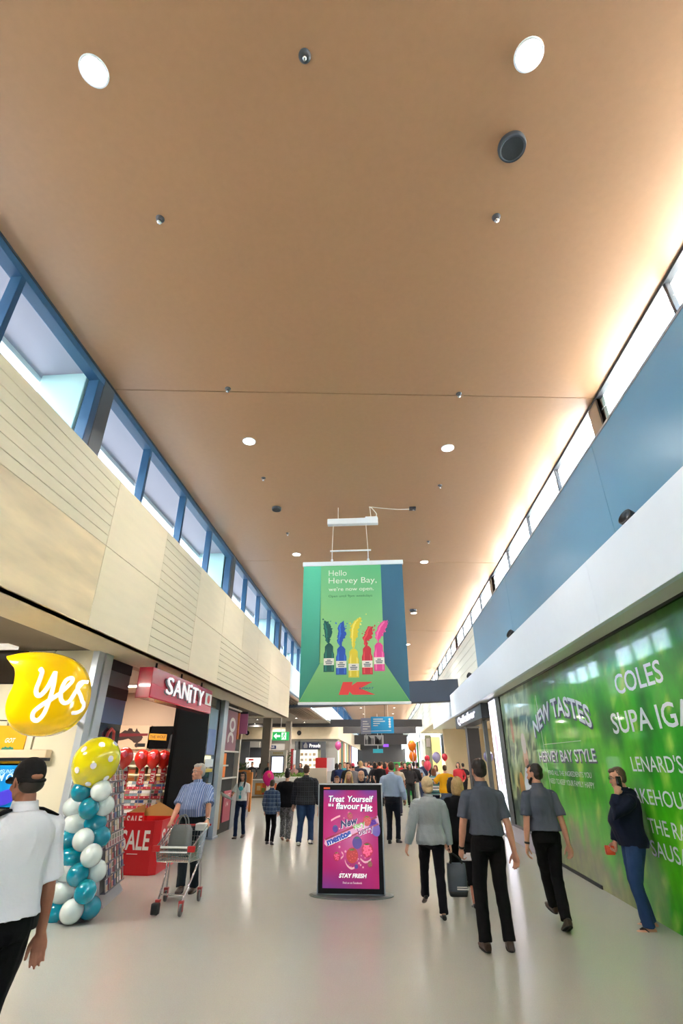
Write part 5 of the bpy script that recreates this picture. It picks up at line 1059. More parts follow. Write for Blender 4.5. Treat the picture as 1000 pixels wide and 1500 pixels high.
# wall shelves with boxed goods
t = thing('wall_shelf_unit', 'shelves along the back wall of the music shop, packed with boxed goods', 'shelf', (-5.4, 12.2, 0))
a, b = at(160, 1103, 12.1), at(258, 1163, 12.1); m = MB(); m.box((a.x, 12.34, 0), (b.x, 12.375, a.z)); obj('back_panel', m, mat('shelf_back', (176, 150, 124), .6), t)
zs = [at(200, y, 12.1).z for y in (1121, 1134, 1146.5, 1158)]
for z in zs: m = MB(); m.bbox((a.x, 12.08, z - .03), (b.x, 12.34, z), .004); obj('shelf_board', m, mat('shelf_cream', (240, 224, 196), .5, emit=.05), t)
m = MB(); m.bbox((a.x, 12.1, a.z - .15), (b.x, 12.3, a.z), .006); obj('top_fascia', m, mat('shelf_fascia', (226, 216, 206), .5), t)
cds = [mat('case%d' % i, c, .3) for i, c in enumerate(((206, 200, 196), (60, 84, 140), (176, 60, 70), (64, 64, 72), (200, 170, 130), (120, 140, 150), (222, 214, 190), (150, 84, 96), (96, 120, 96), (230, 228, 226)))]
boxm = [mat('goods_box%d' % i, c, .5) for i, c in enumerate(((206, 120, 60), (226, 190, 120), (176, 150, 110), (120, 110, 60), (190, 90, 60), (214, 206, 196)))]
def case_mesh(w, h, d, mats):
    m = MB(); m.bbox((-w/2, -d, 0), (w/2, 0, h), .004); m.box((-w/2 + .008, -d - .0012, h * .55), (w/2 - .008, -d - .0006, h - .01), 1); m.box((-w/2 + .008, -d - .0012, .01), (w/2 - .008, -d - .0006, h * .5), 2); me = bpy.data.meshes.new('disc_case'); me.from_pydata([tuple(p) for p in m.v], [], m.f)
    for q in mats: me.materials.append(q)
    me.polygons.foreach_set('material_index', m.m); me.update(); return me
random.seed(21); ORD = ('first', 'second', 'third', 'fourth', 'fifth', 'sixth', 'seventh', 'eighth', 'ninth', 'tenth', 'eleventh', 'twelfth', 'thirteenth', 'fourteenth')
CM = [case_mesh(.125, .175, .016, [cds[i], cds[(i * 3 + 1) % 10], cds[(i * 7 + 4) % 10]]) for i in range(10)]
BM_ = [case_mesh(.17, .20, .12, [boxm[i], boxm[(i + 2) % 6], boxm[(i + 1) % 6]]) for i in range(6)]
def place_case(me, p, rz, tilt, label, group, sc=1.0, name='disc_case', cat='disc case'):
    o = bpy.data.objects.new(name, me); COL.objects.link(o); o.location = p; o.rotation_euler = (tilt, 0, rz); o.scale = (sc, sc, sc); tag(o, label, cat, group); return o
for r, z in enumerate(zs):
    x = a.x + .12; k = 0
    while x < b.x - .08:
        place_case(BM_[(r * 2 + k // 2) % 6], (x, 12.3, z + .001), 0, 0, 'boxed goods on the %s wall shelf of the music shop, %s from the left' % (('top', 'second', 'third', 'lowest')[r], ORD[k]), 'boxed goods on the %s wall shelf' % ('top', 'second', 'third', 'lowest')[r], 1.0, 'goods_box', 'box'); x += .225; k += 1
# slanted CD gondola behind the sale bin
P1, P2 = V((-5.45, 11.46, 0)), V((-4.62, 11.62, 0)); t = thing('disc_gondola', 'tiered red edged disc rack inside the shop behind the sale bin', 'rack', (-4.95, 11, 0)); d = (P2 - P1).normalized(); nn = V((d.y, -d.x, 0)); L = (P2 - P1).length; rz = math.atan2(d.y, d.x)
m = MB(); q = [P1, P2, P2 - nn * .4, P1 - nn * .4]; m.add([p for p in q] + [p + V((0, 0, .8)) for p in q], [(3,2,1,0),(4,5,6,7),(0,1,5,4),(1,2,6,5),(2,3,7,6),(3,0,4,7)]); obj('base', m, M_grey, t)
for r in range(4):
    z = .72 + r * .17; o = -nn * (.10 * r); m = MB(); q = [P1 + o, P2 + o, P2 + o + nn * .012, P1 + o + nn * .012]; m.add([p + V((0, 0, z - .02)) for p in q] + [p + V((0, 0, z + .03)) for p in q], [(0,1,2,3)[::-1],(4,5,6,7)[::-1],(0,1,5,4),(1,2,6,5),(2,3,7,6),(3,0,4,7)]); obj('price_strip', m, mat('strip_red', (206, 60, 76), .4), t)
    m = MB(); 
    for k in range(9): p = P1 + o + d * (L * (k + .5) / 9) + nn * .016 + V((0, 0, z + .005)); m.ell(p, (.016, .008, .016), None, 8, 6)
    obj('price_dot', m, mat('dot_pink', (246, 170, 170), .4), t)
    for k in range(int(L / .085)):
        p = P1 + o + d * (.05 + k * .085) - nn * .03 + V((0, 0, z + .005)); place_case(random.choice(CM), p, rz, math.radians(-14), 'slim disc case behind the sale bin, %s tier up, %s from left' % (ORD[r], ORD[k]), 'disc cases in the tiered rack', .75)
# disc stand beside the balloon column
A, B_ = V((-3.95, 7.95, 0)), V((-4.18, 8.98, 0)); d = (B_ - A).normalized(); nn = V((d.y, -d.x, 0)); rz = math.atan2(d.y, d.x); L = (B_ - A).length
t = thing('disc_stand', 'grey wedge shaped disc stand beside the balloon column', 'rack', (-4.1, 8.5, 0))
m = MB(); sec = [(.18, 0), (.10, .12), (-.17, 1.62), (-.22, 1.62), (-.24, .0)]
m.add([A + nn * u + V((0, 0, w)) for u, w in sec] + [B_ + nn * u + V((0, 0, w)) for u, w in sec], [(0,1,2,3,4), (9,8,7,6,5)] + [(i, i + 5, (i+1) % 5 + 5, (i+1) % 5) for i in range(5)]); obj('carcass', m, mat('stand_grey', (150, 152, 162), .45), t)
for r in range(9):
    z = .16 + r * .165; u = .13 - .27 * (z - .12) / 1.5; o = nn * (u + .05); m = MB(); q = [A + o, B_ + o, B_ + o - nn * .07, A + o - nn * .07]; m.add([p + V((0, 0, z - .012)) for p in q] + [p + V((0, 0, z)) for p in q], [(3,2,1,0),(4,5,6,7),(0,1,5,4),(1,2,6,5),(2,3,7,6),(3,0,4,7)]); obj('shelf', m, mat('stand_edge', (96, 96, 112), .4), t)
    for k in range(7):
        p = A + nn * (u + .03) + d * (.09 + k * .145) + V((0, 0, z + .001)); place_case(CM[(r * 3 + k * 7 + r * k) % 10], p, rz, math.radians(-11), 'disc case on the stand by the balloons, %s row up, %s from left' % (ORD[r], ORD[k]), 'disc cases on the wedge stand', .82)
m = MB(); q = A + d * .12 + nn * -.17; m.bbox((q.x - .004, q.y - .09, 1.62), (q.x + .004, q.y + .09, 1.84), .002); obj('header_card', m, M_wprint, t)
# sale bin
t = thing('sale_bin', 'red cardboard sale bin with big white lettering at the shop entrance', 'bin', (-4.45, 10.7, 0))
poly = [(-4.82, 10.22), (-4.72, 10.10), (-4.08, 10.06), (-3.98, 10.16), (-4.08, 11.25), (-4.2, 11.36), (-4.80, 11.36), (-4.9, 11.24)]; n = len(poly)
m = MB(); inn = [(-4.45 + (x + 4.45) * .965, 10.7 + (y - 10.7) * .975) for x, y in poly]
rings = [[V((x, y, 0)) for x, y in poly], [V((x, y, .80)) for x, y in poly], [V((x, y, .80)) for x, y in inn], [V((x, y, .55)) for x, y in inn]]
m.loft(rings); obj('shell', m, mat('bin_red', (206, 24, 34), .4), t)
m = MB(); m.box((-4.80, 10.2, .55), (-4.1, 11.2, .56)); m.add([V((-4.78, 11.2, .78)), V((-4.1, 11.2, .78)), V((-4.15, 11.2, .86)), V((-4.5, 11.2, 1.02)), V((-4.78, 11.2, .9))], [(0, 1, 2, 3, 4)]); m.add([V((-4.78, 10.3, .78)), V((-4.78, 11.2, .78)), V((-4.78, 11.2, 1.0)), V((-4.78, 10.5, .9))], [(0, 1, 2, 3)]); obj('cardboard_liner', m, mat('cardboard', (186, 146, 86), .7), t)
m = MB(); m.box((-4.78, 10.4, .66), (-4.45, 10.42, .90)); obj('inner_card', m, M_red, t); m = MB(); text(m, 'SALE', frame((-4.76, 10.4, .70), (1, 0, 0), (0, 0, 1)), 0, 0, w=.29, h=.15, d=.004, bold=.03); obj('lettering', m, M_wprint, t)
f1 = frame((-4.72, 10.10, 0), (.64, -.04, 0), (0, 0, 1)); m = MB(); text(m, 'SALE', f1, .05, .36, w=.54, h=.30, d=.004, bold=.02); obj('lettering', m, M_wprint, t); m = MB(); m.prism([(.2, .30), (.4, .30), (.4, .31), (.2, .31)], f1, .002, .004)
obj('lettering', m, M_wprint, t); m = MB(); f2 = frame((-3.98, 10.16, 0), (-.10, 1.09, 0), (0, 0, 1)); text(m, 'SALE', f2, .06, .36, w=.95, h=.30, d=.004, bold=.02); obj('lettering', m, M_wprint, t)
# red balloons over hanging sale strips
def balloon(name, label, c, r, mt, group, rot=None, knot=True, sq=1.14, parts=None):
    t = thing(name, label, 'balloon', tuple(c), 0, group); c = V(c); rot = rot or Matrix.Identity(3); m = MB()
    prof = [(.001, 1.0), (.22, .975), (.45, .89), (.68, .73), (.86, .51), (.97, .24), (1.0, 0), (.96, -.25), (.84, -.52), (.62, -.80), (.38, -1.0), (.16, -1.14), (.05, -1.2)]
    m.lathe([(a * r, b * r * sq) for a, b in prof], c, 26, rot=rot); obj('skin', m, mt, t, True)
    if knot: m = MB(); m.lathe([(.02 * r, -1.16 * r * sq), (.05 * r, -1.2 * r * sq), (.11 * r, -1.27 * r * sq), (.10 * r, -1.29 * r * sq), (.01 * r, -1.25 * r * sq)], c, 12, rot=rot); obj('knot', m, mt, t, True)
    if parts: parts(t, c, rot, r, sq)
    return t
M_rb = mat('balloon_red', (236, 44, 30), .08, coat=.7); lab4 = ('leftmost', 'second from left', 'third from left', 'rightmost')
def pale_oval(t, c, rot, r, sq): m = MB(); m.ell(c + rot @ V((.3 * r, -.88 * r, .05)), (.34 * r, .12 * r, .42 * r), rot, 12, 8); obj('pale_mark', m, mat('balloon_palepink', (240, 96, 110), .3), t, True)  # paler pink oval on the near side of the balloon
for i, (px, py, pz, Y) in enumerate(((183, 1109, 1152, 10.3), (208, 1111, 1150, 11.42), (225, 1111, 1148, 11.5), (240, 1111.5, 1146.5, 11.75))):
    c = at(px, py, Y); balloon('red_balloon', 'shiny red balloon above a sale strip in the music shop, ' + lab4[i], c, .155, M_rb, 'red balloons in the music shop', parts=pale_oval)
    e = at(px - 3, pz, Y); t = thing('sale_strip', 'red and white vertical sale strip under the %s red balloon' % lab4[i], 'sign', (e.x, Y, e.z), 0, 'sale strips in the music shop')
    z1 = c.z - .16; z0 = e.z; m = MB(); m.box((e.x - .055, Y, z0), (e.x + .055, Y + .01, z1)); obj('strip', m, mat('strip_crimson', (190, 30, 50), .4), t)
    m = MB(); fq = frame((e.x + .04, Y, z0 + .03), (0, 0, 1), (-1, 0, 0)); text(m, 'SALE', fq, 0, 0, w=(z1 - z0) * .55, h=.08, d=.003, bold=.02); m.prism([((z1-z0)*.68, .0), ((z1-z0)*.95, .03), ((z1-z0)*.95, .08), ((z1-z0)*.68, .08)], fq, .001, .003); obj('lettering', m, M_wprint, t)
    m = MB(); m.tube([(e.x, Y + .02, 0), (e.x, Y + .02, z1 + .03)], .01, 8); obj('pole', m, M_steel, t)
# next shopfront: glass, steel post, posters
t = thing('shop_glazing', 'narrow dark shop window between the black wall and the steel post', 'window', (-4.45, 13.8, 0))
m = MB(); m.box((-4.47, 13.52, .02), (-4.45, 14.35, 3.27)); obj('pane', m, M_darkglass, t)
for z0, z1, c in ((2.5, 3.0, (120, 150, 170)), (1.9, 2.5, (90, 120, 180)), (1.62, 1.8, (230, 236, 240)), (1.5, 1.58, (200, 180, 50)), (1.05, 1.25, (200, 204, 206))): m = MB(); m.box((-4.449, 13.6, z0), (-4.446, 14.25, z1)); obj('reflection_patch', m, mat('pane_reflection%d' % int(z0 * 100), c, .3), t)  # coloured patches on the pane stand in for its reflections
t = thing('steel_post', 'leaning looking tall steel corner post beside the purple poster', 'post', (-4.4, 14.6, 0)); m = MB(); m.bbox((-4.45, 14.42, 0), (-4.32, 14.78, 3.27), .01); obj('shaft', m, M_steel, t); m = MB(); m.bbox((-4.47, 14.38, 0), (-4.30, 14.82, .05), .005); obj('foot_plate', m, M_steel, t)
t = thing('poster_front', 'black shopfront frame with a purple poster, orange strip and pale rails', 'shopfront', (-4.5, 16.2, 0)); fx = lambda u, w, d=0.0: V((-4.47 + d, u, w))
m = MB(); m.bbox((-4.60, 14.8, 0), (-4.48, 16.4, 3.26), .005); obj('black_frame', m, M_blackm, t)
m = MB(); m.bbox((-4.48, 15.25, 2.0), (-4.46, 16.35, 3.1), .004); obj('purple_poster', m, mat('poster_mauve', (150, 100, 116), .5), t)
m = MB(); ring2 = [circ(15.8, 2.72, .30, 20, .2), circ(15.75, 2.32, .26, 20, .17)]
for (cy_, cz_) in ((15.82, 2.72), (15.72, 2.32)):
    for k in (range(24) if cz_ > 2.5 else [*range(0, 14), 22, 23]):
        a0, a1 = 2*PI*k/24, 2*PI*(k+1)/24; m.prism([(cy_ + .17*math.cos(a0), cz_ + .11*math.sin(a0)), (cy_ + .32*math.cos(a0), cz_ + .2*math.sin(a0)), (cy_ + .32*math.cos(a1), cz_ + .2*math.sin(a1)), (cy_ + .17*math.cos(a1), cz_ + .11*math.sin(a1))], fx, .012, .016)
obj('printed_ornament', m, mat('ornament_pale', (216, 206, 206), .5), t)
m = MB(); m.bbox((-4.48, 15.1, 1.35), (-4.46, 15.5, 1.95), .004); obj('orange_strip', m, mat('strip_orange', (232, 120, 30), .5, emit=.15), t)
for z in (3.14, 1.98, 1.62, 1.3): m = MB(); m.bbox((-4.47, 14.85, z), (-4.41, 16.6 if z > 1.9 else 15.6 if z > 1.4 else 16.6, z + .04), .004); obj('rail', m, mat('rail_white', (226, 222, 214), .4), t)
m = MB(); m.bbox((-4.49, 14.9, .12), (-4.45, 15.4, .95), .006); obj('timber_panel', m, mat('timber_tan', (176, 136, 92), .5, var=.1), t)
m = MB(); m.bbox((-4.47, 15.55, .25), (-4.44, 16.3, 1.0), .006); obj('pink_poster', m, mat('poster_rose', (176, 74, 92), .5), t); m = MB(); text(m, 'JUST', fx, 15.7, .80, w=.45, h=.13, d=.035); obj('lettering', m, M_wprint, t); m = MB(); text(m, '14', fx, 15.8, .62, w=.2, h=.11, d=.035); obj('lettering', m, M_wprint, t)
t = thing('grey_hoarding', 'low grey partition running along the floor behind the woman with the lanyard', 'partition', (-4.6, 17.5, 0)); m = MB(); vs = [(-4.46, 16.45), (-4.86, 20.2), (-4.94, 20.2), (-4.54, 16.45)]; m.add([(x, y, 0) for x, y in vs] + [(x, y, .92) for x, y in vs], [(3,2,1,0),(4,5,6,7),(0,1,5,4),(1,2,6,5),(2,3,7,6),(3,0,4,7)]); obj('panel', m, mat('hoarding_grey', (130, 130, 134), .5), t); m = MB(); m.add([(x, y, .92) for x, y in vs] + [(x, y, .95) for x, y in vs], [(3,2,1,0),(4,5,6,7),(0,1,5,4),(1,2,6,5),(2,3,7,6),(3,0,4,7)]); obj('capping', m, M_dark, t)
for i, (x0, x1, y, c, lab) in enumerate(((340.5, 348, 17.6, (214, 120, 74), 'orange brown glowing shop banner hanging under the plywood soffit'), (348, 361, 17.9, (146, 84, 120), 'purple hanging shop banner beside the orange brown one'))):
    a, b = at(x0, 1040, y), at(x1, 1075 if i else 1083, y); t = thing('hanging_banner', lab, 'banner', ((a.x+b.x)/2, y, b.z)); m = MB(); m.bbox((a.x, y, b.z), (b.x, y + .08, 3.2), .006); obj('panel', m, mat('hang%d' % i, c, .5, emit=.12), t); m = MB(); m.bbox((a.x, y - .01, 3.19), (b.x, y + .09, 3.26), .004); obj('top_rail', m, M_dark, t)
    if i == 0:
        m = MB()
        for k in range(4): m.prism([(.05, .12 + .2*k), (b.x-a.x-.05, .12 + .2*k), (b.x-a.x-.05, .2 + .2*k), (.05, .2 + .2*k)], frame((a.x, y, b.z), (1, 0, 0), (0, 0, 1)), .002, .006)
        obj('printed_block', m, mat('hang_dark', (150, 70, 44), .5), t)
t = thing('white_shop_wall', 'white shop wall with small plants behind the orange framed stand', 'partition', (-5.4, 20.2, 0)); a, b = at(336, 1083, 20.6), at(360, 1130, 20.6); m = MB(); m.bbox((a.x - .2, 20.55, 0), (b.x - .3, 20.7, 2.6), .006); obj('panel', m, mat('warm_white', (232, 222, 206), .5), t); m = MB(); m.bbox((a.x - .2, 20.5, 2.5), (b.x - .28, 20.75, 2.7), .006); obj('pelmet', m, mat('pelmet_tan', (190, 160, 120), .5), t)
# shop interior lamps: real recessed panels with their own light
def shop_lamp(c, size, power, label, col=(1, .92, .8)):
    t = thing('ceiling_light', label, 'light', c); x, y, z = c
    m = MB(); m.bbox((x - size, y - .12, z - .03), (x + size, y + .12, z), .004); obj('frame', m, M_wprint, t); m = MB(); m.box((x - size + .02, y - .1, z - .034), (x + size - .02, y + .1, z - .031)); obj('diffuser', m, M_lamp, t)
    ld = bpy.data.lights.new('lamp', 'AREA'); ld.shape = 'RECTANGLE'; ld.size = size * 2; ld.size_y = .2; ld.energy = power; ld.color = col; lo = bpy.data.objects.new('lamp', ld); COL.objects.link(lo); lo.parent = t; lo.location = (0, 0, -.06)
shop_lamp((-6.0, 9.6, 3.24), .6, 15, 'long ceiling lamp inside the music shop, nearest the entrance glass'); shop_lamp((-5.6, 11.0, 3.24), .6, 15, 'long ceiling lamp inside the music shop over the back shelves')
shop_lamp((-5.6, 5.4, 3.30), .6, 55, 'long ceiling lamp inside the phone shop'); shop_lamp((5.5, 19, 3.37),   .6, 50, 'long ceiling lamp inside the surf shop'); shop_lamp((6.2, 25, 3.37), .6, 50, 'second long ceiling lamp deep inside the surf shop')
shop_lamp((6.5, 45, 3.4), .6, 90, 'long ceiling lamp inside the grey jeweller shop', (1, 1, .95))

# ---------------------------------------------------------------- balloon column
M_tb, M_wb = mat('balloon_teal', (0, 140, 166), .12, coat=.6), mat('balloon_white', (214, 226, 226), .16, coat=.5)
def dots(t, c, rot, r, sq):
    m = MB()
    for k in range(22):
        z = 1 - 2 * (k + .5) / 22; ph = k * 2.399; s = math.sqrt(1 - z * z); d = V((s * math.cos(ph), s * math.sin(ph), z)); p = c + rot @ V((d.x * r * .985, d.y * r * .985, d.z * r * sq * .985)); a, b = ortho(rot @ d); q = [p + (rot @ d) * .006 + (a * math.cos(e) + b * math.sin(e)) * r * .13 for e in [2*PI*i/12 for i in range(12)]]; q2 = [x - (rot @ d) * .03 for x in q]; m.loft([q2, q])
    obj('white_dot', m, M_wprint, t, kind='stuff')
c = at(141, 1116, 7.25); balloon('dotted_balloon', 'large yellow balloon with white dots on top of the balloon column', c, .30, mat('balloon_yellow', (226, 214, 20), .12, coat=.6), None, Matrix.Rotation(math.radians(28), 3, 'Y'), parts=dots, sq=1.06)
bl = [(119, 1159, 't'), (148, 1158, 'w'), (130, 1184, 't'), (152, 1180, 'w'), (108, 1182, 'w'), (109, 1206, 'w'), (140, 1206, 't'), (122, 1230, 'w'), (146, 1226, 't'), (98, 1228, 't'), (103, 1256, 't'), (134, 1253, 'w'), (140, 1276, 'w'), (97, 1275, 'w'), (114, 1281, 't'), (91, 1307, 'w'), (125, 1306, 't'), (131, 1329, 't'), (105, 1335, 'w'), (82, 1337, 't')]
vert = ('top', 'second', 'third', 'fourth', 'fifth', 'sixth', 'seventh', 'eighth', 'ninth', 'tenth', 'eleventh'); cnt = {'t': 0, 'w': 0}
for i, (px, py, k) in enumerate(bl):
    nm = 'teal' if k == 't' else 'white'; fr_ = (i % 2) * .22
    c = at(px, py, 7.2 + (.0 if i in (2, 7, 11, 14, 16, 18, 0, 1) else .2)); side = 'left' if px < 118 else 'right' if px > 128 else 'middle'
    mid = V((at(120, py, 7.35).x, 7.4, c.z)); out_ = (c - mid).normalized(); rot = V((0, 0, 1)).rotation_difference(out_).to_matrix()
    balloon('balloon', 'glossy %s balloon in the balloon column, %s %s one from the top, on the %s' % (nm, vert[cnt[k]], nm, side), c, .128, M_tb if k == 't' else M_wb, 'balloons of the column', rot, sq=1.08); cnt[k] += 1
t = thing('balloon_stand', 'grey pole and round foot hidden inside the balloon column', 'stand', (-3.85, 7.45, 0)); m = MB(); m.tube([(-3.85, 7.45, 0), (-3.85, 7.45, 1.6)], .015, 8); obj('pole', m, M_steel, t); m = MB(); m.lathe([(.2, 0), (.2, .02), (.001, .025)], (-3.85, 7.45, 0), 24); obj('foot', m, M_dark, t)

# ---------------------------------------------------------------- shopping trolley
t = thing('shopping_trolley', 'chrome supermarket trolley with red corners pushed by the grey haired man', 'trolley', (-2.83, 8.1, 0))
FL, FR, RL, RR = V((-2.94, 7.72, 0)), V((-2.62, 7.68, 0)), V((-3.10, 8.40, 0)), V((-2.64, 8.46, 0))
mk = lambda pts, r, n=8: MB().tube(pts, r, n, round_ends=True)
bf = [V((-3.04, 7.76, .56)), V((-2.60, 7.74, .56))]; tf = [V((-3.07, 7.74, .72)), V((-2.58, 7.72, .72))]   # basket front, left/right
br = [V((-3.10, 8.40, .52)), V((-2.66, 8.44, .50))]; tr = [V((-3.20, 8.56, .88)), V((-2.66, 8.60, .89))]
def wires(a0, a1, b0, b1, n, mth):
    m = MB()
    for k in range(n + 1): m.tube([a0.lerp(a1, k / n), b0.lerp(b1, k / n)], .0035, 5)
    for k in range(mth + 1): m.tube([a0.lerp(b0, k / mth), a1.lerp(b1, k / mth)], .0035, 5)
    return m
obj('front_mesh', wires(tf[0], tf[1], bf[0], bf[1], 14, 4), M_chrome, t); obj('side_mesh', wires(tf[0], tr[0], bf[0], br[0], 20, 6), M_chrome, t); obj('side_mesh', wires(tf[1], tr[1], bf[1], br[1], 20, 6), M_chrome, t)
obj('base_mesh', wires(bf[0], bf[1], br[0], br[1], 12, 14), M_chrome, t); obj('rear_flap', wires(tr[0], tr[1], br[0], br[1], 12, 6), M_chrome, t)
m = MB()
for pts in ((tf[0], tf[1]), (tf[0], tr[0]), (tf[1], tr[1]), (bf[0], bf[1]), (bf[0], br[0]), (bf[1], br[1]), (bf[0], tf[0]), (bf[1], tf[1])): m.tube(list(pts), .009, 8, round_ends=True)
obj('rim', m, M_chrome, t)
up = V((0, 0, .15)); m = MB()
for f, r, bb, rb in ((FL, RL, bf[0], br[0]), (FR, RR, bf[1], br[1])):
    lo = MB(); lo.tube(crom([f + up, f.lerp(rb, .5) + V((0, 0, .09)), rb + V((0, -.1, -.02)), rb + V((0, 0, -.02))], 5), .013, 8, round_ends=True); obj('front_leg', lo, M_chrome, t, True)
    lo = MB(); lo.tube(crom([r + up, r.lerp(rb, .6) + V((0, 0, .06)), rb + V((0, -.02, -.02)), rb + V((0, -.14, -.01))], 5), .013, 8, round_ends=True); obj('rear_leg', lo, M_chrome, t, True)
lo = MB(); lo.tube([FL.lerp(RL, .12) + V((0, 0, .2)), FR.lerp(RR, .12) + V((0, 0, .2))], .011, 8); obj('cross_bar', lo, M_chrome, t)
for i, w in enumerate((FL, FR, RL, RR)):
    m = MB(); m.lathe([(.001, -.016), (.05, -.016), (.062, -.010), (.062, .010), (.05, .016), (.001, .016)], w + V((0, 0, .062)), 24, 'X'); wo = obj('wheel', m, mat('wheel_grey', (96, 92, 92), .5), t, True)
    m = MB(); m.bbox((w.x - .028, w.y - .02, .05), (w.x - .022, w.y + .02, .15), .002); m.bbox((w.x + .022, w.y - .02, .05), (w.x + .028, w.y + .02, .15), .002); m.bbox((w.x - .03, w.y - .03, .135), (w.x + .03, w.y + .03, .165), .006); obj('fork', m, mat('fork_red', (150, 44, 44), .4), wo)
m = MB(); m.bbox((FL.x - .05, FL.y - .10, .02), (FL.x + .05, FL.y - .02, .14), .015); obj('coin_lock', m, M_blackm, t, label='black lock housing over the front left wheel')
m = MB(); m.tube([tr[0] + V((-.02, .05, .0)), tr[1] + V((.02, .05, 0))], .016, 10, round_ends=True); obj('handle', m, M_red, t, True)
for s in (0, 1): m = MB(); m.bbox(tf[s] - V((.05, .02, .05)), tf[s] + V((.05, .02, .02)), .01); obj('corner_bumper', m, M_red, t)
m = MB(); m.tube([tf[0].lerp(tf[1], .12), tf[0].lerp(tf[1], .88)], .013, 8); m.tube([tf[0].lerp(tf[1], .12) - V((0, 0, .055)), tf[0].lerp(tf[1], .88) - V((0, 0, .055))], .008, 8); obj('front_bar', m, mat('bar_white', (226, 226, 226), .4), t)
m = MB(); q = tr[1] + V((-.06, -.02, .02)); m.bbox(q - V((.10, .09, .08)), q + V((.05, .07, .01)), .012); obj('child_flap', m, mat('flap_white', (222, 224, 224), .4), t)
t = thing('shopping_bag', 'grey shopping bag with looped handles standing in the trolley', 'bag', (-2.92, 8.2, .56)); m = MB()
m.loft([ring(V((-2.92, 8.22, z)), V((1, 0, 0)), V((0, 1, 0)), a, b, 20, 4) for z, a, b in ((.57, .13, .13), (.70, .15, .14), (.86, .14, .10), (.93, .12, .05))]); obj('bag_body', m, mat('bag_grey', (112, 116, 118), .7, bump=.3, bs=18), t, True)
for dy in (-.06, .05): m = MB(); m.tube(crom([(-3.0, 8.22 + dy, .9), (-2.98, 8.22 + dy, 1.0), (-2.92, 8.22 + dy, 1.05), (-2.86, 8.22 + dy, 1.0), (-2.84, 8.22 + dy, .9)], 6), .010, 8); obj('handle', m, mat('bag_strap', (140, 142, 142), .6), t, True)

# ---------------------------------------------------------------- people near the camera
c_ = lambda nm, rgb, **k: mat('cloth_' + nm, rgb, k.pop('rough', .85), bump=k.pop('bump', .25), bs=k.pop('bs', 70), spec=.2, **k)
B_black, B_wshirt = c_('black', (20, 20, 24)), c_('white_shirt', (226, 228, 238))
B_slate = c_('slate', (84, 90, 104)); B_trs = c_('black_trousers', (17, 16, 18)); B_navy = c_('navy', (24, 30, 50)); B_denim = c_('denim', (44, 68, 108), var=.08, vs=12); B_ddenim = c_('dark_denim', (30, 44, 74), var=.08, vs=12)
H_dark = mat('hair_dark', (40, 32, 28), .5, var=.2, vs=60); H_brown = mat('hair_brown', (84, 60, 42), .5, var=.2, vs=60); H_grey = mat('hair_grey', (176, 172, 166), .5, var=.15, vs=60); H_blond = mat('hair_blond', (196, 164, 112), .5, var=.15, vs=60); H_white = mat('hair_whiteblond', (208, 180, 140), .5, var=.12, vs=60); H_red = mat('hair_auburn', (120, 66, 40), .5, var=.15, vs=60)
L_black = mat('leather_black', (24, 22, 22), .35); L_brown = mat('leather_brown', (66, 46, 36), .4); L_white = mat('trainer_white', (206, 204, 200), .5)
VX = .0076
# security guard
p = person('guard seen from behind in a black cap, white shirt with dark epaulettes and black trousers', (-2.16, 3.3, 0), 62, 1.765, 1.06, hands=((-.30, .03, .79), (.305, .03, .79)), palms=((.6, -.8, 0), (-.45, -.85, 0)), head=(-2, 6, 0), skin='tan', vox=.0068, top=dict(mat=B_wshirt, hem=.97, len=.93, g=.026, flare=.02, fold=.010), bottom=dict(mat=B_trs, belt=True, waist=1.03, g=.02, loose=1.1), shoes=dict(mat=L_black), hair=dict(kind='cap', mat=c_('cap', (30, 28, 30)), under=H_dark), extra='back')
for s in (-1, 1):
    m = MB(); U = p['U']; a, b = U((s * .085, -.02, 1.474)), U((s * .20, -.015, 1.428)); d = (b - a).normalized(); y = V((0, 1, 0)); n = d.cross(y) * (1 if s > 0 else -1); n = n if n.z > 0 else -n
    m.loft([[q + y * .03 + n * .004, q - y * .03 + n * .004, q - y * .03 + n * .016, q + y * .03 + n * .016] for q in (a, a.lerp(b, .5) + n * .002, b)]); p['part']('epaulette', m, B_black, raw=True)
m = MB(); HP = p['HP']; m.ell(HP(0, -.098, .125), (.036, .016, .020), p['HM']); p['part']('cap_opening', m, mat('skin_tan', SKIN['tan']), raw=True)
m = MB(); m.tube([HP(-.068, -.062, .105), HP(-.03, -.099, .10), HP(.03, -.099, .10), HP(.068, -.062, .105)], .011, 8, round_ends=True); p['part']('cap_strap', m, c_('cap', (30, 28, 30)), raw=True)
m = MB(); m.bbox((.165, -.05, .88), (.225, .05, 1.0), .02); p['part']('belt_pouch', m, M_blackm, raw=True)
# tall man in slate shirt
p = person('tall dark haired man in a slate grey shirt walking away with white paper in hand', (1.13, 6.72, 0), 3, 1.77, .95, feet=((-.13, -.02, .085, 6, 0), (.12, .0, .085, -10, 0)), hands=((-.275, .08, .86), (.28, -.02, .84)), palms=((.9, .3, 0), (-.7, -.6, 0)), poses=('hold', 'relax'), head=(6, 2, 0), vox=VX, top=dict(mat=B_slate, hem=1.0, len=.78, g=.020, flare=.024, fold=.012), bottom=dict(mat=B_trs, belt=True, waist=1.06, loose=1.06), shoes=dict(mat=L_brown), hair=dict(kind='full', mat=H_dark), extra='back', skin='pink')
w = p['wr'][0]; m = MB(); m.bbox((w.x - .005, w.y + .02, w.z - .12), (w.x + .15, w.y + .06, w.z - .06), .012); m.bbox((w.x + .05, w.y + .03, w.z - .10), (w.x + .17, w.y + .05, w.z - .045), .01); p['part']('held_paper', m, c_('paper', (236, 226, 226)), raw=True); band(p, 0, .93, .031, L_black)
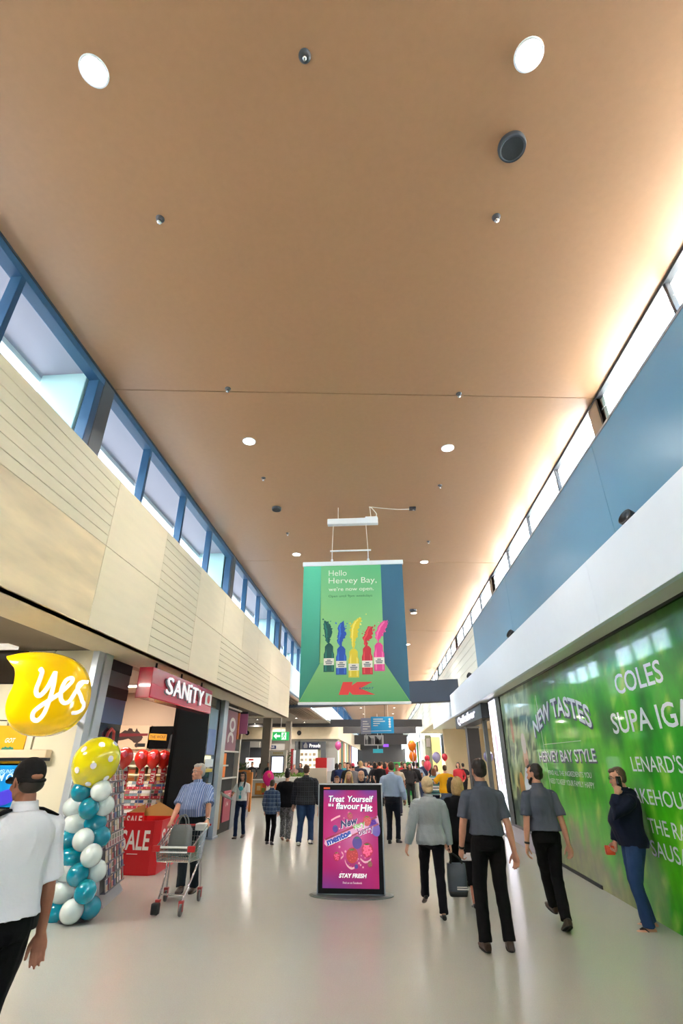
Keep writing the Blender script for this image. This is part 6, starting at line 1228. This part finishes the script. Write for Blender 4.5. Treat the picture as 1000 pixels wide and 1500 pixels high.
# bearded man to his right
p = person('bearded man in a slate grey shirt and black trousers walking beside the green wall', (2.03, 7.50, 0), 6, 1.72, .93, feet=((.09, .46, .13, 4, -12), (-.0, -.12, .12, 0, 26)), pelvis=(-.0, .1, .95), lean=4, hands=((-.265, .10, .82), (.25, .05, .83)), palms=((.8, -.5, 0), (-.8, -.5, 0)), head=(38, 0, 0), vox=VX, top=dict(mat=B_slate, hem=.98, len=.80, g=.022, flare=.03, fold=.012), bottom=dict(mat=B_trs, belt=True, waist=1.05, loose=1.06), shoes=dict(mat=L_brown), hair=dict(kind='full', mat=H_dark, beard=True), skin='pink')
band(p, 0, .92, .031, L_black)
# man on the phone leaning on the wall
p = person('man in navy jacket and jeans leaning on the green wall, phone at his ear', (3.05, 7.60, 0), 84, 1.70, 1.08, feet=((-.10, .04, .05, 8, 0), (.15, -.06, .05, -22, 0)), pelvis=(.02, -.02, .925), lean=-2, roll=0, hands=((-.165, .10, 1.42), (.12, .20, .78)), palms=((1, -.3, .1), (-1, .3, 0)), poses=('hold', 'hold'), elbows=((-.25, .3, -1), (.35, -1, -.1)), head=(0, 9, 0), vox=VX, top=dict(mat=B_navy, hem=.86, sleeve='long', g=.032, fold=.010, hood=True), bottom=dict(mat=B_denim, loose=1.12, waist=1.02), shoes=dict(kind='thong', mat=mat('thong_black', (36, 26, 24), .6)), hair=dict(kind='full', mat=H_brown), skin='pink', belly=.05)
glasses(p, M_blackm); w = p['wr'][0]; HP = p['HP']; m = MB(); a = HP(-.10, .03, .07); m.bbox((a.x - .008, a.y - .032, a.z - .065), (a.x + .008, a.y + .032, a.z + .065), .006); p['part']('phone', m, M_black, raw=True)
w = p['wr'][1]; m = MB(); m.bbox((w.x - .05, w.y + .03, w.z - .13), (w.x + .01, w.y + .14, w.z - .03), .008); p['part']('held_packet', m, mat('packet_orange', (226, 84, 36), .5), raw=True)
# woman in pale grey jacket
p = person('older woman with pale hair in a light grey jacket and black trousers walking away', (.60, 7.95, 0), 4, 1.56, 1.04, feet=((-.08, .45, .14, 4, 22), (.07, -.26, .085, 0, 0)), pelvis=(0, .0, .945), hands=((-.36, -.02, .83), (.29, .05, .83)), palms=((1, .3, 0), (-1, .2, 0)), poses=('relax', 'fist'), head=(0, 3, 0), female=True, vox=VX, top=dict(mat=c_('pale_grey', (160, 168, 174)), hem=.87, sleeve='long', g=.030, fold=.012, flare=.02), bottom=dict(mat=c_('ink', (20, 19, 26)), loose=1.0), shoes=dict(mat=L_black, kind='flat'), hair=dict(kind='puffy', mat=H_white), extra='back', belly=.03)
gw = p['root'].matrix_basis @ (p['wr'][1] * p['S'])
t = thing('carry_bag', 'dark grey carry bag with black base held by the grey jacketed woman', 'bag', (gw.x + .02, gw.y + .02, .2)); cx, cy = gw.x + .06, gw.y + .05
m = MB(); m.loft([ring(V((cx, cy, z)), V((1, 0, 0)), V((0, 1, 0)), a, b, 20, 5) for z, a, b in ((.20, .105, .09), (.23, .12, .10), (.40, .125, .09), (.54, .12, .06))]); obj('bag_body', m, mat('bag_slate', (78, 86, 98), .6, bump=.3, bs=14), t, True)
m = MB(); m.loft([ring(V((cx, cy, z)), V((1, 0, 0)), V((0, 1, 0)), a, b, 20, 5) for z, a, b in ((.195, .11, .095), (.25, .126, .106))]); obj('base_band', m, mat('bag_blackband', (30, 34, 34), .5), t, True)
hz = gw.z - .085
for dy in (-.04, .04): m = MB(); m.tube(crom([(cx - .08, cy + dy, .52), (cx - .06, cy + dy * .6, .58), (gw.x, gw.y + .02, hz), (cx + .06, cy + dy * .6, .58), (cx + .08, cy + dy, .52)], 6), .012, 8); obj('handle', m, M_blackm, t, True)
m = MB(); m.box((cx - .02, cy - .109, .27), (cx + .13, cy - .104, .285)); m.box((cx - .02, cy - .109, .295), (cx + .11, cy - .104, .305)); obj('printed_line', m, M_wprint, t)
# blonde woman in black, half hidden
p = person('blonde woman in a black top and cropped black trousers half hidden by the tall man', (1.08, 8.45, 0), 2, 1.54, 1.0, feet=((-.10, .45, .13, 0, 15), (.05, -.30, .085, 0, 4)), hands=((-.26, .05, .80), (.26, .05, .80)), female=True, vox=.011, top=dict(mat=B_black, hem=.84, sleeve='long', g=.03, collar=False, flare=.03), bottom=dict(mat=B_black, end=.55, loose=1.15), shoes=dict(mat=L_black, kind='flat'), hair=dict(kind='bob', mat=H_blond), extra='back', skin='pink')
p = person('dark haired person in a blue grey top just ahead of the blonde woman', (1.15, 9.7, 0), 0, 1.50, 1.0, female=True, vox=.014, top=dict(mat=c_('bluegrey', (80, 92, 116)), hem=.9, sleeve='long'), bottom=dict(mat=B_black), shoes=dict(mat=L_black), hair=dict(kind='bob', mat=H_dark), extra='back')
# grey haired man with the trolley
stripe = check_mat('cloth_blue_stripe', (100, 124, 178), [('X', .030, .009, (196, 206, 228), .75), ('X', .047, .007, (54, 74, 130), .7), ('X', .013, .003, (150, 168, 206), .6)])
p = person('grey haired man with glasses in a blue striped shirt and dark trousers pushing the trolley', (-3.02, 8.98, 0), 176, 1.71, 1.13, feet=((-.12, -.02, .085, 4, 0), (-.06, .34, .085, 8, 0)), hands=((-.37, .34, .93), (.22, .36, .93)), palms=((.2, .2, -1), (-.2, .2, -1)), poses=('fist', 'fist'), head=(-34, -2, 0), vox=VX, top=dict(mat=stripe, hem=1.0, len=.92, g=.030, fold=.008, flare=.02), bottom=dict(mat=c_('charcoal_green', (32, 38, 44)), belt=True, waist=1.04, loose=1.08), shoes=dict(mat=L_brown), hair=dict(kind='short', mat=H_grey), belly=.05, skin='pink')
glasses(p, mat('wire_glass', (90, 84, 84), .3, .8)); band(p, 0, .93, .032, M_chrome)
# woman with lanyard
p = person('young dark haired woman in a white tee and teal lanyard carrying a clear folder', (-3.74, 14.62, 0), 174, 1.50, .88, feet=((-.05, -.35, .11, 0, 12), (.05, .06, .085, 0, -6)), pelvis=(0, -.12, .95), hands=((-.27, .05, .80), (.20, .22, 1.12)), palms=((1, .2, 0), (-1, 0, .3)), poses=('relax', 'hold'), female=True, vox=.011, top=dict(mat=c_('white_tee', (232, 232, 230)), hem=.97, len=.7, g=.02, collar=False), bottom=dict(mat=B_ddenim, loose=.92, waist=1.0), shoes=dict(mat=L_brown), hair=dict(kind='long', mat=H_dark), skin='fair')
glasses(p, M_blackm); U = p['U']
m = MB(); m.tube([U((-.06, .05, 1.47)), U((-.035, .135, 1.34)), U((0, .15, 1.12))], .008, 6); m.tube([U((.06, .05, 1.47)), U((.035, .135, 1.34)), U((0, .15, 1.12))], .008, 6); m.bbox(U((-.04, .145, 1.03)), U((.04, .158, 1.12)), .004); p['part']('lanyard', m, mat('lanyard_teal', (50, 160, 176), .5), raw=True)
m = MB(); m.ell(U((0, .13, 1.30)), (.075, .02, .06)); p['part']('shirt_print', m, mat('print_teal', (70, 176, 190), .5), raw=True)
w = p['wr'][1]; m = MB(); m.add([w + V((-.16, .06, -.16)), w + V((.08, .08, .0)), w + V((.34, .10, .12)), w + V((.26, .10, -.02))] + [w + V((-.16, .068, -.16)), w + V((.08, .088, .0)), w + V((.34, .108, .12)), w + V((.26, .108, -.02))], [(0,1,2,3), (7,6,5,4), (0,4,5,1), (1,5,6,2), (2,6,7,3), (3,7,4,0)]); p['part']('clear_folder', m, mat('folder_clear', (206, 218, 216), .15, alpha=.75), raw=True)
# boy, woman and plaid man walking away
bluecheck = check_mat('cloth_blue_check', (54, 76, 112), [('X', .085, .012, (150, 170, 190), .7), ('Z', .085, .012, (150, 170, 190), .7), ('X', .042, .012, (36, 54, 90), .6), ('Z', .042, .012, (36, 54, 90), .6)])
blackcheck = check_mat('cloth_black_check', (26, 28, 34), [('X', .10, .012, (84, 86, 96), .7), ('Z', .10, .012, (84, 86, 96), .7), ('X', .05, .02, (44, 46, 56), .6), ('Z', .05, .02, (44, 46, 56), .6)])
p = person('boy in a blue checked shirt and black trousers walking away', (-2.74, 13.75, 0), -3, 1.34, .95, feet=((-.10, .10, .085, 0, 0), (.10, -.12, .10, -6, 14)), hands=((-.22, .10, .86), (.22, .10, .86)), vox=.011, top=dict(mat=bluecheck, hem=.80, sleeve='long', g=.03), bottom=dict(mat=B_black, loose=1.1), shoes=dict(mat=mat('trainer_grey', (90, 88, 92), .5)), hair=dict(kind='full', mat=H_brown), extra='back')
c = at(393, 1139, 15.0); balloon('pink_balloon', 'bright pink balloon with a paler oval floating above the head of the boy', c, .155, mat('balloon_pink', (236, 30, 130), .15, coat=.5), None, parts=pale_oval); 
speck = mat('cloth_speckle', (128, 124, 126), .8, var=.95, vs=34)
p = person('dark haired woman in a loose black top and speckled trousers walking away', (-2.46, 14.25, 0), -2, 1.53, 1.15, feet=((-.10, .12, .11, 0, 16), (.09, -.06, .085, 0, 0)), hands=((-.22, .14, .95), (.24, .1, .9)), female=True, vox=.0115, top=dict(mat=B_black, hem=.83, sleeve='long', g=.04, collar=False, flare=.04), bottom=dict(mat=speck, loose=1.3), shoes=dict(mat=mat('sandal_tan', (170, 120, 96), .6), kind='flat'), hair=dict(kind='bun', mat=H_dark), extra='back')
p = person('big man in a black checked jacket and blue jeans walking away', (-1.90, 13.72, 0), -2, 1.66, 1.32, feet=((-.13, -.10, .085, 6, 0), (.13, .10, .10, -6, 12)), hands=((-.33, .08, .84), (.34, .08, .84)), vox=.0115, top=dict(mat=blackcheck, hem=.86, sleeve='long', g=.036, hood=True), bottom=dict(mat=B_denim, loose=1.12), shoes=dict(mat=L_white), hair=dict(kind='full', mat=H_brown), extra='back', belly=.04)
p = person('child in a dark skirt half hidden behind the checked jacket man', (-1.52, 14.6, 0), 0, 1.2, .9, female=True, vox=.014, top=dict(mat=c_('plum_grey', (96, 90, 112)), hem=.85), bottom=dict(mat=c_('midnight', (22, 22, 44)), kind='skirt', hem=.58), shoes=dict(mat=L_black), hair=dict(kind='long', mat=H_brown), extra='back')
p = person('man in a pale blue shirt and navy trousers standing behind the kiosk, seen from behind', (.19, 14.15, 0), -12, 1.73, 1.08, feet=((-.09, -.06, .085, 6, 0), (.10, .06, .09, -16, 6)), hands=((-.24, .20, .98), (.30, .12, .92)), head=(24, 2, 0), vox=.0115, top=dict(mat=c_('pale_blue', (160, 180, 214)), hem=.98, sleeve='long', g=.03, flare=.02), bottom=dict(mat=c_('navy_trs', (26, 30, 42)), belt=True, waist=1.04), shoes=dict(mat=L_black), hair=dict(kind='full', mat=H_brown), extra='back')
p = person('man in a yellow printed tee shirt and jeans in front of the jeweller', (2.12, 19.6, 0), 2, 1.63, 1.28, hands=((-.36, .25, 1.15), (.34, .2, 1.1)), vox=.014, top=dict(mat=c_('yellow_tee', (232, 172, 28)), hem=.84, g=.03, len=.9, collar=False, flare=.03), bottom=dict(mat=c_('light_denim', (110, 132, 172))), shoes=dict(mat=L_white), hair=dict(kind='full', mat=H_brown), extra='back', belly=.05)
U = p['U']; m = MB(); m.bbox(U((-.02, -.178, 1.18)), U((.13, -.165, 1.34)), .004); p['part']('shirt_print', m, mat('tee_print', (120, 116, 110), .6), raw=True)
p = person('auburn haired woman in a white, teal and navy striped top beside the yellow tee man', (1.78, 20.1, 0), 5, 1.52, 1.05, hands=((-.24, .2, 1.0), (.24, .2, 1.05)), female=True, vox=.014, top=dict(mat=check_mat('cloth_band', (214, 216, 226), [('Z', .26, .13, (40, 120, 120), .9), ('Z', .13, .03, (30, 36, 66), .9)]), hem=.80, g=.03, collar=False), bottom=dict(mat=c_('midnight', (22, 22, 44))), shoes=dict(mat=L_black), hair=dict(kind='bob', mat=H_red), extra='back')
# people just behind the kiosk, seen from the front
p = person('blonde woman in a maroon top facing the camera just behind the kiosk', (-.82, 13.3, 0), 178, 1.53, 1.0, female=True, vox=.012, top=dict(mat=c_('maroon', (120, 36, 52)), hem=.9, sleeve='long', collar=False), bottom=dict(mat=B_black), shoes=dict(mat=L_black), hair=dict(kind='long', mat=H_blond))
p = person('man with short hair in a navy top facing the camera just behind the kiosk', (-.50, 12.6, 0), 178, 1.56, 1.0, vox=.012, top=dict(mat=B_navy, hem=.95, sleeve='short'), bottom=dict(mat=B_black), shoes=dict(mat=L_black), hair=dict(kind='balding', mat=H_brown))
p = person('child in a lime top facing the camera behind the left edge of the kiosk', (-1.15, 13.8, 0), 175, 1.42, .95, vox=.014, top=dict(mat=c_('lime', (196, 220, 110)), hem=.9), bottom=dict(mat=B_denim), shoes=dict(mat=L_white), hair=dict(kind='fringe', mat=H_red))
t = thing('white_cafe_table', 'white table top seen just above the kiosk between people', 'table', (-.2, 15.2, 0)); m = MB(); m.bbox((-.45, 14.9, 1.02), (.12, 15.6, 1.06), .01); obj('table_top', m, M_white, t)
for x in (-.38, .05):
    for y in (14.98, 15.52): m = MB(); m.tube([(x, y, 0), (x, y, 1.02)], .02, 8); obj('leg', m, M_steel, t)

# ---------------------------------------------------------------- the distant crowd: every person built one by one
crowd = [   # pixel column of head, depth, heading, height, top, bottom, hair kind, hair, words
 (600, 24.8, 170, 1.66, (40, 36, 40), (20, 20, 22), 'long', H_dark, 'woman in black holding white papers beside the green counter'),
 (593, 25.8, 175, 1.70, (60, 44, 44), (24, 22, 24), 'bob', H_dark, 'woman in dark brown left of the woman with papers'),
 (606, 25.2, -10, 1.72, (22, 20, 24), (196, 200, 190), 'full', H_dark, 'person in a black top and pale trousers with a black bag'),
 (617, 26.5, 160, 1.28, (64, 84, 150), (60, 74, 110), 'full', H_brown, 'small child in a blue patterned top and jeans'),
 (611, 28, 20, 1.70, (150, 164, 190), (60, 66, 84), 'full', H_dark, 'man in a pale blue shirt behind the person with the black bag'),
 (620, 29, 150, 1.80, (40, 48, 84), (40, 50, 80), 'full', H_brown, 'tall man in navy behind the small child'),
 (630, 30.5, 10, 1.55, (24, 22, 26), (206, 196, 120), 'long', H_dark, 'woman in black with lime skirt near the lilac balloon'),
 (588, 30, 0, 1.72, (196, 36, 44), (40, 40, 46), 'full', H_brown, 'man in a red shirt left of the green counter'),
 (581, 21, 172, 1.68, (200, 180, 160), (60, 60, 80), 'full', H_brown, 'man in a beige top close behind the pale blue shirt'),
 (556, 25, -5, 1.74, (24, 22, 26), (26, 26, 34), 'full', H_dark, 'man in black standing in the middle of the crowd'),
 (549, 26, 3, 1.70, (36, 34, 40), (40, 40, 52), 'bob', H_dark, 'woman in charcoal in the middle of the crowd'),
 (563, 27, 4, 1.68, (150, 30, 44), (30, 30, 40), 'bob', H_dark, 'woman in dark red in the middle of the crowd'),
 (528, 24, 0, 1.76, (38, 44, 70), (30, 32, 44), 'puffy', H_blond, 'woman with a large mane of blonde hair in navy'),
 (517, 21, 2, 1.70, (132, 126, 130), (60, 60, 70), 'cap', H_dark, 'man in a pink cap and grey shirt behind the kiosk'),
 (509, 22.6, 178, 1.70, (26, 30, 30), (30, 30, 36), 'full', H_dark, 'man in a black top with small emblem left of the pink cap'),
 (498, 26, 165, 1.68, (40, 60, 120), (30, 34, 50), 'full', H_dark, 'person in royal blue at the left end of the crowd'),
 (493, 27, 20, 1.66, (30, 36, 60), (28, 30, 40), 'bob', H_dark, 'woman in navy at the left end of the crowd'),
 (505, 29, 170, 1.70, (50, 150, 160), (40, 40, 46), 'full', H_brown, 'person in teal in the left of the crowd'),
 (512, 31, 10, 1.66, (206, 150, 120), (60, 50, 50), 'long', H_red, 'woman in peach in the left of the crowd'),
 (536, 31, 175, 1.72, (200, 204, 210), (40, 44, 60), 'full', H_brown, 'man in a white shirt deep in the crowd'),
 (543, 33, 5, 1.70, (70, 70, 80), (30, 30, 40), 'full', H_dark, 'man in grey deep in the crowd'),
 (551, 35, 170, 1.68, (200, 70, 50), (40, 40, 46), 'bob', H_brown, 'woman in orange red deep in the crowd'),
 (559, 36, 8, 1.72, (214, 90, 60), (46, 44, 50), 'full', H_brown, 'man in an orange shirt deep in the crowd'),
 (568, 34, 172, 1.70, (206, 50, 50), (40, 40, 46), 'full', H_dark, 'man in scarlet deep in the crowd'),
 (575, 37, -6, 1.70, (120, 40, 50), (36, 34, 40), 'bob', H_dark, 'woman in burgundy deep in the crowd'),
 (524, 37, 10, 1.74, (50, 54, 60), (30, 30, 36), 'full', H_dark, 'man in slate far back in the crowd'),
 (531, 40, 170, 1.70, (214, 180, 150), (60, 60, 66), 'bob', H_brown, 'woman in cream far back in the crowd'),
 (540, 42, 0, 1.72, (180, 60, 54), (40, 40, 50), 'full', H_brown, 'man in brick red far back in the crowd'),
 (548, 44, 176, 1.70, (226, 120, 80), (50, 50, 60), 'full', H_red, 'person in coral far back in the crowd'),
 (556, 46, 4, 1.70, (190, 44, 44), (40, 40, 46), 'full', H_dark, 'person in red far back in the crowd'),
 (565, 45, 174, 1.72, (210, 90, 70), (44, 44, 50), 'bob', H_brown, 'woman in salmon far back in the crowd'),
 (573, 43, 2, 1.70, (90, 92, 100), (34, 34, 40), 'full', H_dark, 'man in mid grey far back in the crowd'),
 (582, 41, 178, 1.70, (216, 150, 130), (50, 46, 50), 'bob', H_brown, 'woman in blush pink behind the green counter'),
 (590, 40, 0, 1.74, (206, 190, 180), (50, 50, 56), 'full', H_brown, 'man in oatmeal behind the green counter'),
 (598, 42, 175, 1.72, (190, 60, 60), (50, 50, 56), 'full', H_brown, 'person in tomato red behind the green counter'),
 (638, 24, 150, 1.60, (206, 210, 226), (40, 44, 60), 'bob', H_red, 'red haired woman in white left of the striped top woman'),
 (671, 27, 165, 1.70, (190, 40, 52), (40, 40, 46), 'bob', H_dark, 'woman in crimson right of the yellow tee man'),
 (678, 29, 10, 1.66, (40, 40, 46), (30, 30, 36), 'full', H_dark, 'person in black by the dark pillar'),
 (664, 32, 170, 1.72, (60, 56, 60), (40, 40, 46), 'full', H_brown, 'man in dark grey behind the yellow tee man'),
 (369, 33, 170, 1.72, (40, 38, 44), (30, 30, 36), 'full', H_dark, 'person in dark clothes behind the white food counter, left'),
 (381, 34, 10, 1.64, (46, 40, 44), (30, 30, 36), 'bob', H_dark, 'woman in dark clothes behind the white food counter'),
 (393, 32.5, 160, 1.70, (34, 36, 52), (30, 30, 36), 'full', H_dark, 'man in dark navy leaning by the lit totem'),
 (357, 25, 170, 1.66, (90, 66, 60), (40, 36, 40), 'long', H_brown, 'woman in brown near the orange framed stand'),
 (431, 32, 172, 1.60, (170, 130, 130), (60, 60, 66), 'full', H_grey, 'person in dusty pink behind the planting'),
 (440, 33, 168, 1.66, (60, 60, 66), (40, 40, 46), 'bob', H_dark, 'person in graphite behind the planting'),
]
CM_ = {}
def ccol(rgb):
    if rgb not in CM_: CM_[rgb] = mat('crowd_%d_%d_%d' % rgb, rgb, .85)
    return CM_[rgb]
random.seed(3)
for px, Y, fc, hh, tp, bt, hk, hm, words in crowd:
    q = at(px, 1125, Y); a = random.uniform(.05, .22) * random.choice((-1, 1)); fem = 'woman' in words
    hd = dict(kind=hk, mat=hm if hk != 'cap' else ccol((226, 70, 96)), under=H_dark)
    person(words, (q.x, Y, 0), fc, hh, random.uniform(.92, 1.15), feet=((-.09, a, .085, 0, 0), (.09, -a, .09, 0, 6)), hands=((-.25, random.uniform(0, .25), random.uniform(.82, 1.1)), (.25, random.uniform(0, .25), random.uniform(.82, 1.1))), female=fem, vox=.025, top=dict(mat=ccol(tp), hem=.92, sleeve=random.choice(('short', 'long', 'short')), fold=.0, collar=False), bottom=dict(mat=ccol(bt), fold=0), shoes=dict(mat=L_black), hair=hd, skin=random.choice(('fair', 'pink', 'tan')), extra='back')
# balloons held over the crowd
for px, py, Y, rgb, r, lab in ((603, 1092, 28, (240, 120, 20), .21, 'upper orange balloon above the crowd'), (604.5, 1108, 28.6, (240, 120, 20), .20, 'lower orange balloon above the crowd'), (625.5, 1111, 27, (214, 50, 70), .13, 'small red balloon left of the lilac one'), (639, 1109, 27, (160, 156, 200), .20, 'lilac balloon in front of the grey jeweller'), (651, 1109, 27, (214, 50, 70), .14, 'small red balloon right of the lilac one'), (626, 1121, 26, (226, 60, 90), .18, 'rosy red balloon low over the crowd'), (495, 1092, 34, (226, 90, 160), .2, 'pink balloon far left over the crowd'), (715, 1108, 19, (150, 146, 196), .16, 'lilac balloon beside the grey steel post')):
    c = at(px, py, Y); tb = balloon('balloon', lab, c, r, mat('bln_%d_%d_%d' % rgb, rgb, .2, coat=.4), 'balloons over the crowd')
    m = MB(); m.tube([(c.x, Y, c.z - r * 1.45), (c.x + .03, Y, c.z - r * 1.45 - .25), (c.x, Y, max(1.2, c.z - 1.0))], .008, 5); obj('ribbon', m, M_wprint, tb)
bpy.data.batch_remove(TRASH); bpy.data.scenes.remove(WORK)
